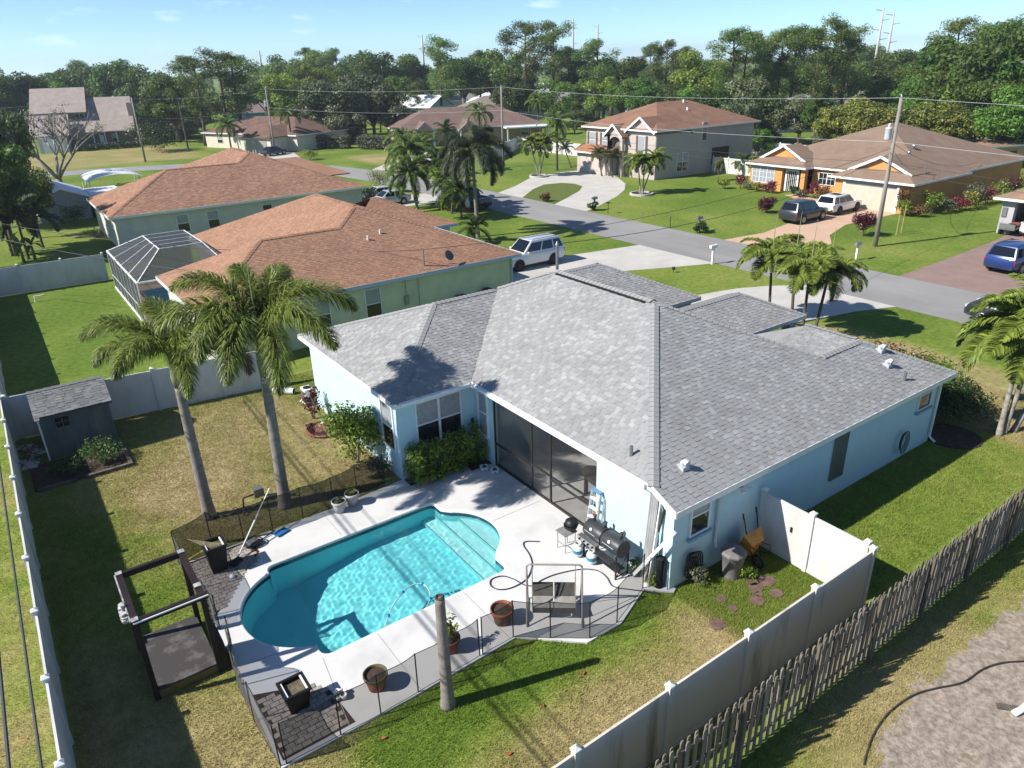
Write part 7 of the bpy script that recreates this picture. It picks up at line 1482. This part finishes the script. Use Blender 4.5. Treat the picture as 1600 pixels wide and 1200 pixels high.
car('deep blue SUV parked on the red-brown drive', 54.1, 19.0, -.05, 5.0, 2.0, 1.78, paint('blue', (.008,.035,.16)))
car('black SUV parked at the kerb behind the palm', 41.9, 13.9, PI/2+.02, 4.9, 1.95, 1.75, paint('black', (.02,.022,.026)))
car('black pickup parked at the kerb by the palm clump', 39.8, 63.4, PI/2, 5.5, 1.95, 1.8, paint('black', (.02,.022,.026)), name='pickup_truck', style='pickup', rails=False)
roadside('driveway', [(29.6,69.0),(40.5,67.5),(40.5,74),(29.6,76)], .012, DRIVEW)
car('pale blue-white sedan beside the cream house', 34.2, 70.4, PI, 4.6, 1.8, 1.45, paint('pale', (.50,.55,.60)), style='sedan', rails=False); car('silver sedan behind the pale sedan at the cream house', 34.6, 73.6, PI, 4.6, 1.8, 1.45, paint('silver', (.58,.60,.62)), style='sedan', rails=False)
car('dark sedan in front of the bungalow garage', 41.6, 127.5, .4, 4.6, 1.8, 1.45, paint('black', (.02,.022,.026)), style='sedan', rails=False)
car('white pickup by the grey house at the drive end', 66.0, 21.7, 0, 5.5, 1.95, 1.85, paint('white', (.74,.75,.76)), name='pickup_truck', style='pickup', rails=False)
t = thingw('utility_trailer', 'low utility trailer loaded with clutter beside the grey house column', 'trailer', (64.6,23.2,0)); box_(t,'deck',GREYM,63.2,66.2,22.9,24.0,.5,.58)
for x in (63.9,64.5): MB().cyl((x,24.02,.3),(x,24.16,.3),.3,n=14).build('wheel', RUBBER, t)
for k in range(6): MB().cbox((63.5+.45*k,23.4,.72),(.3,.5,.2+.1*(k%3)),.2*k).build('cargo', [GREYM,CLAD,TERRA,GREYM,OR,CLAD][k], t)
for x in (63.2,66.2): box_(t,'rail',GREYM,x-.03,x+.03,22.9,24.0,.6,.95)
# ================================================================ street furniture
def mailbox(label, p, m, pm, h=1.05, arm=True):
    t = thing('mailbox', label, 'mailbox', p); MB().box(-.06,.06,-.06,.06,0,h).build('post', pm, t); b = MB(); n = 8
    pr = [(-.11,0)]+[(-.11*math.cos(PI*k/n),.13+.11*math.sin(PI*k/n)) for k in range(n+1)]+[(.11,0)]; k_ = len(pr); b.v = [(x,y,h+z) for x in (-.3,.3) for y, z in pr]; b.f = [tuple(range(k_))[::-1],tuple(range(k_,2*k_))]+[(i,(i+1)%k_,k_+(i+1)%k_,k_+i) for i in range(k_)]; b.build('box', m, t)
    MB().box(.1,.12,.115,.13,h+.1,h+.3).build('flag', REDL, t); MB().box(-.32,-.301,-.1,.1,h+.02,h+.2).build('door', m, t); return t
mailbox('white mailbox on a white post by the street edge', (40.2,32.6,0), TRIM, TRIM, 1.15); mailbox('grey mailbox above a dark shrub on the far lawn', (47.5,40.2,0), GREYM, mat('post_white', (.6,.6,.6), .7, .05, 3)); mailbox('dark grey mailbox by the horseshoe drive', (47.6,53.3,0), GREYM, WOODW); mailbox('silver mailbox on the lawn across from the entry porch', (48.4,26.8,0), STEEL, TRIM)
for q, (px, py, lb) in enumerate(((950,334,'dark lawn post with flat top near the horseshoe drive'),(1004,348,'thin bare post on the far lawn edge'),(1047,356,'dark thin post on the far lawn near the dark shrub'))):
    p = G(px,py); t = thing('marker_post', lb, 'post', p); MB().cyl((0,0,0),(0,0,1.0),.03,n=6).build('shaft', GREYM if q == 1 else BLACKM, t)
    if q == 0: MB().cbox((0,0,1.02),(.3,.3,.08)).build('head', BLACKM, t)
p = G(731,330); t = thing('bird_statue', 'white bird statue on a reddish base by the palm trunk', 'statue', p); MB().lathe((0,0,0),[(.32,0),(.32,.35),(.25,.4),(.001,.4)],14).build('base', TERRA, t); MB().lathe((0,0,.4),[(.16,0),(.26,.25),(.24,.5),(.12,.7),(.15,.85),(.1,.98),(.001,1.02)],14).build('body', TRIM, t, True); MB().cyl((-.1,-.02,1.22),(-.26,-.03,1.18),.035,.008,8).build('beak', TRIM, t)
p = G(1052,426); t = thing('lawn_light', 'small black ball light on the front lawn', 'lamp', p); MB().cyl((0,0,0),(0,0,.2),.02,n=6).build('stake', BLACKM, t); MB().lathe((0,0,.18),[(.001,0),(.12,.06),(.13,.13),(.08,.22),(.001,.24)],12).build('globe', BLACKM, t, True)
# ================================================================ poles and wires
WOODP = mat('pole_wood', (.32,.29,.25), .9, .2, 1.5, bump=.4, bscale=20, stretch=(1,1,.1)); WIRE = mat('wire', (.05,.05,.055), .6, 0); WIREA = mat('aluminium_wire', (.45,.46,.47), .5, 0)
def pole(label, p, h, trans=None):
    t = thingw('utility_pole', label, 'utility pole', p); MB().tube([(p[0],p[1],-.1),(p[0],p[1],h)],[.17,.11],12).build('shaft', WOODP, t, True); MB().lathe((p[0],p[1],h),[(.06,0),(.07,.12),(.04,.2),(.001,.24)],8).build('insulator', STEEL, t, True)
    MB().bar((p[0],p[1],h-.75),(p[0]-.45,p[1]+.25,h-.7),.06,.06).build('bracket', STEEL, t)
    if trans:
        c = (p[0]-.28,p[1]+.33,trans); MB().lathe(c,[(.001,0),(.22,0),(.23,.05),(.23,.72),(.25,.75),(.2,.82),(.001,.86)],16).build('transformer', mat('transformer_grey', (.50,.52,.53), .5, .05, 3), t, True)
        for o in (-.08,.08): MB().cyl((c[0]+o,c[1],c[2]+.84),(c[0]+o,c[1],c[2]+1.1),.035,n=8).build('bushing', TRIM, t)
        MB().bar((p[0],p[1],trans+.4),c,.07,.1).build('mount', STEEL, t)
    return t
def wire(label, a, c, sag, r=.014, m=None, group='overhead wires'):
    a, c = Vector(a), Vector(c); n = 18; return tag(MB().tube([a.lerp(c,k/n)-Vector((0,0,sag*4*(k/n)*(1-k/n))) for k in range(n+1)], r, 5).build('wire', m or WIRE), label, 'wire', group)
A1 = Vector((53.1,28.1,10.35)); A2 = Vector((59.3,85.3,10.35)); A3 = Vector((42.2,128.8,10.35)); A4 = Vector((22.8,135,9.6)); A5 = Vector((53.5,-16,10.35)); A6 = Vector((-20,142,9.6))
pole('weathered utility pole with grey transformer on the far lawn', A1*1-Vector((0,0,10.35)), 10.35, 7.6); pole('utility pole in front of the white fence and palms', A2-Vector((0,0,10.35)), 10.35); pole('utility pole with transformer by the bungalow garage', A3-Vector((0,0,10.35)), 10.35, 7.6); pole('plain utility pole on the dry lawn by the taupe house', A4-Vector((0,0,9.6)), 9.6)
P_ = [(A5,A1),(A1,A2),(A2,A3),(A3,A4),(A4,A6)]
for q, (a, c) in enumerate(P_):
    wire(['upper wire from the transformer pole towards the right','upper wire between the transformer pole and the pole by the palms','upper wire between the palm pole and the bungalow pole','upper wire between the bungalow pole and the dry lawn pole','upper wire leaving the dry lawn pole'][q], a, c, .55, .011, WIREA)
    d = Vector((0,0,2.9)); wire(['middle wire from the transformer pole towards the right','middle wire between the transformer pole and the pole by the palms','middle wire between the palm pole and the bungalow pole','middle wire between the bungalow pole and the dry lawn pole','middle wire leaving the dry lawn pole'][q], a-d, c-d, .6, .011, WIREA)
    for j, dz in enumerate((4.3,4.9)): wire(['%s dark cable from the transformer pole towards the right','%s dark cable between the transformer pole and the pole by the palms','%s dark cable between the palm pole and the bungalow pole','%s dark cable between the bungalow pole and the dry lawn pole','%s dark cable leaving the dry lawn pole'][q] % ('upper','lower')[j], a-Vector((0,0,dz)), c-Vector((0,0,dz)), .8, .013)
wire('service wire from the transformer pole to the mast on the terracotta roof', A1-Vector((0,0,3.3)), MAST1, 1.0); wire('service wire from the transformer pole to the grey shingle roof mast', A1-Vector((0,0,3.6)), (17.9,22.2,6.7), 1.0)
q0 = onplane(1444,272,(0,-.42,1),2.7-.42*32.2)
wire('service wire from the transformer pole to the orange house mast', A1-Vector((0,0,3.3)), q0+Vector((0,0,.9)), .9); wire('second service wire to the orange house roof', A1-Vector((0,0,3.0)), (80,33.5,3.2), .9)
RP = Vector((-1.15,34,7.2))
for q, (x, z, r) in enumerate(((-1.30,7.0,.02),(-.98,7.3,.016),(-1.75,7.2,.03))): wire('overhead wire running along the white fence' , (x,-14,z), (x,33,z+.3), .35, r, group='wires above the white fence')
for q, (x, z) in enumerate(((-1.30,7.3),(-.98,7.6))): wire('overhead wire running on past the pale fence', (x,33,z), (x-.3,110,z+1), .6, .016, group='wires past the pale fence')
wire('upper dark service wire crossing the neighbour lawn to the terracotta roof', (-6,58,7.3), MAST1, 1.3, .018); wire('lower dark service wire crossing the neighbour lawn to the terracotta roof', (-6,57,6.9), (14.4,35.2,3.0), 1.0, .018)
CONP = mat('concrete_pole', (.50,.48,.46), .9, .1, .3)
for q, (px, ty, lb) in enumerate(((662,54,'slim transmission pole beside the lone tall pine'),(895,29,'tall transmission pole rising over the central pines'),(933,38,'transmission pole behind the flat-topped pine'),(1376,12,'leaning pair transmission pole, the taller one'),(1393,19,'leaning pair transmission pole, the shorter one'),(409,79,'small distant transmission pole over the bungalow trees'),(282,86,'faint distant transmission pole over the left trees'))):
    d = 300 if px > 1300 else 420 if px > 600 else 650; p = RAY(px-(6 if px > 1300 else 0), d); h_ = HT(p, ty); t = thing('transmission_pole', lb, 'pole', p); MB().tube([(0,0,0),(0,0,h_)],[.75*d/400,.42*d/400],8).build('shaft', CONP, t, True)
    for k in range(4): z = h_*(.98-.11*k); s = 1 if k % 2 else -1; MB().bar((0,0,z-.4),(s*_r[0]*2.6,s*_r[1]*2.6,z),.25,.25).build('arm', CONP, t)
# ================================================================ grass
def outside(x, y):
    ok = (y > 1.2) & (x > -6)
    ok &= ~inside(x, y, DECK)
    ok &= ~((x > 12.4) & (x < 26.3) & (y > 10.55) & (y < 28.1)) & ~((x > 9.3) & (x < 12.6) & (y > 20.1) & (y < 28.1))
    ok &= ~((x > -.6) & (x < 1.9) & (y > 29.8) & (y < 32)) & ~((x > -1.25) & (x < 1.9) & (y > 27.4) & (y < 29.7))
    ok &= ~((x > .3) & (x < 1.72) & (y > 15.1) & (y < 17.1)) & ~(np.abs(y-7.08) < .07) & ~(np.abs(x+1.52) < .08) & ~(np.abs(y-6.05) < .06)
    ok &= ~(np.hypot(x-8.75,y-25.6) < .75) & ~(np.hypot(x-27.2,y-10.2) < 1.0)
    for sx, sy, sr in ((14.35,9.2,.2),(14.85,9.22,.24),(13.98,8.88,.18),(14.62,8.75,.18),(12.42,8.92,.19),(13.22,9.08,.12)): ok &= ~(np.hypot(x-sx,(y-sy)*1.2) < sr)
    return ok
def grass(n, x0, x1, y0, y1, hgt, wid, seed, name, dens=None):
    rs = np.random.RandomState(seed); x = rs.uniform(x0,x1,n); y = rs.uniform(y0,y1,n); k = outside(x,y); sd = sandness(x,y); k &= rs.rand(n) > sd*1.3; k &= rs.rand(n) < .45+.9*vnoise(x,y,.35)
    x, y = x[k], y[k]; m = len(x); a = rs.uniform(0,2*PI,m); l = rs.uniform(.25,1.2,m); h = hgt*rs.uniform(.45,1.2,m)*(.7+.6*vnoise(x+3,y,.8)); w_ = wid*rs.uniform(.6,1.3,m)
    ca, sa = np.cos(a), np.sin(a); z = np.zeros(m)-.004
    V = np.stack([np.stack([x-sa*w_,y+ca*w_,z],1), np.stack([x+sa*w_,y-ca*w_,z],1), np.stack([x+ca*l*h,y+sa*l*h,h],1)],1).reshape(-1,3)
    me = npmesh(name, V, np.arange(3*m).reshape(m,3)); d = np.repeat(dryness(x,y),3); addattr(me,'dry',d); me.materials.append(BLADE)
    o = link(name, me, None); kind(o,'stuff'); o['label'] = {'yard_grass':'short patchy green and straw-coloured grass in the back yard','lot_grass':'thin grass at the edge of the sandy lot','side_grass':'mown grass beside the blue house','verge_grass':'grass beyond the long white fence'}[name]; o['category'] = 'grass'; return o
grass(460000, -1.45, 12.4, 7.15, 32.0, .062, .0085, 1, 'yard_grass')
grass(70000, 12.4, 16.0, 7.15, 10.55, .062, .0085, 2, 'side_grass')
grass(150000, 16.1, 33, 6.1, 16, .065, .010, 3, 'side_grass')
grass(130000, 7, 24, 1.2, 6.0, .05, .009, 4, 'lot_grass')
grass(60000, -5, -1.6, 8, 33, .05, .008, 5, 'verge_grass')
# fallen leaves
rd = random.Random(15)
FL = mat('fallen_leaf', (.38,.12,.045), .8, .3, 5)
for k in range(22):
    x, y = rd.choice(((rd.uniform(2,11),rd.uniform(8,11.2)),(rd.uniform(-3,-1.8),rd.uniform(8,16)),(rd.uniform(-.5,2),rd.uniform(10,19)))); a = rd.uniform(0,6.28); s = rd.uniform(.05,.1); c_, s__ = math.cos(a)*s, math.sin(a)*s
    tag(MB().add([(x-c_,y-s__,.045),(x+s__*.45,y-c_*.45,.06),(x+c_,y+s__,.05),(x-s__*.45,y+c_*.45,.055)],[(0,1,2),(0,2,3)]).build('fallen_leaf', FL, recalc=False), 'small rust-coloured fallen leaf on the grass', 'leaf', 'fallen leaves on the lawns')
# ================================================================ the thin haze in the air
hz = MB().box(-3000,3000,-3000,3000,-3.0,60).build('haze', None); hm = bpy.data.materials.new('haze'); hm.use_nodes = True; hm.node_tree.nodes.clear()
vo_ = hm.node_tree.nodes.new('ShaderNodeVolumePrincipled'); vo_.inputs['Color'].default_value = (.80,.90,1,1); vo_.inputs['Density'].default_value = .00026; vo_.inputs['Anisotropy'].default_value = .2
ou_ = hm.node_tree.nodes.new('ShaderNodeOutputMaterial'); hm.node_tree.links.new(vo_.outputs[0], ou_.inputs['Volume']); hz.data.materials.append(hm); kind(hz, 'stuff')
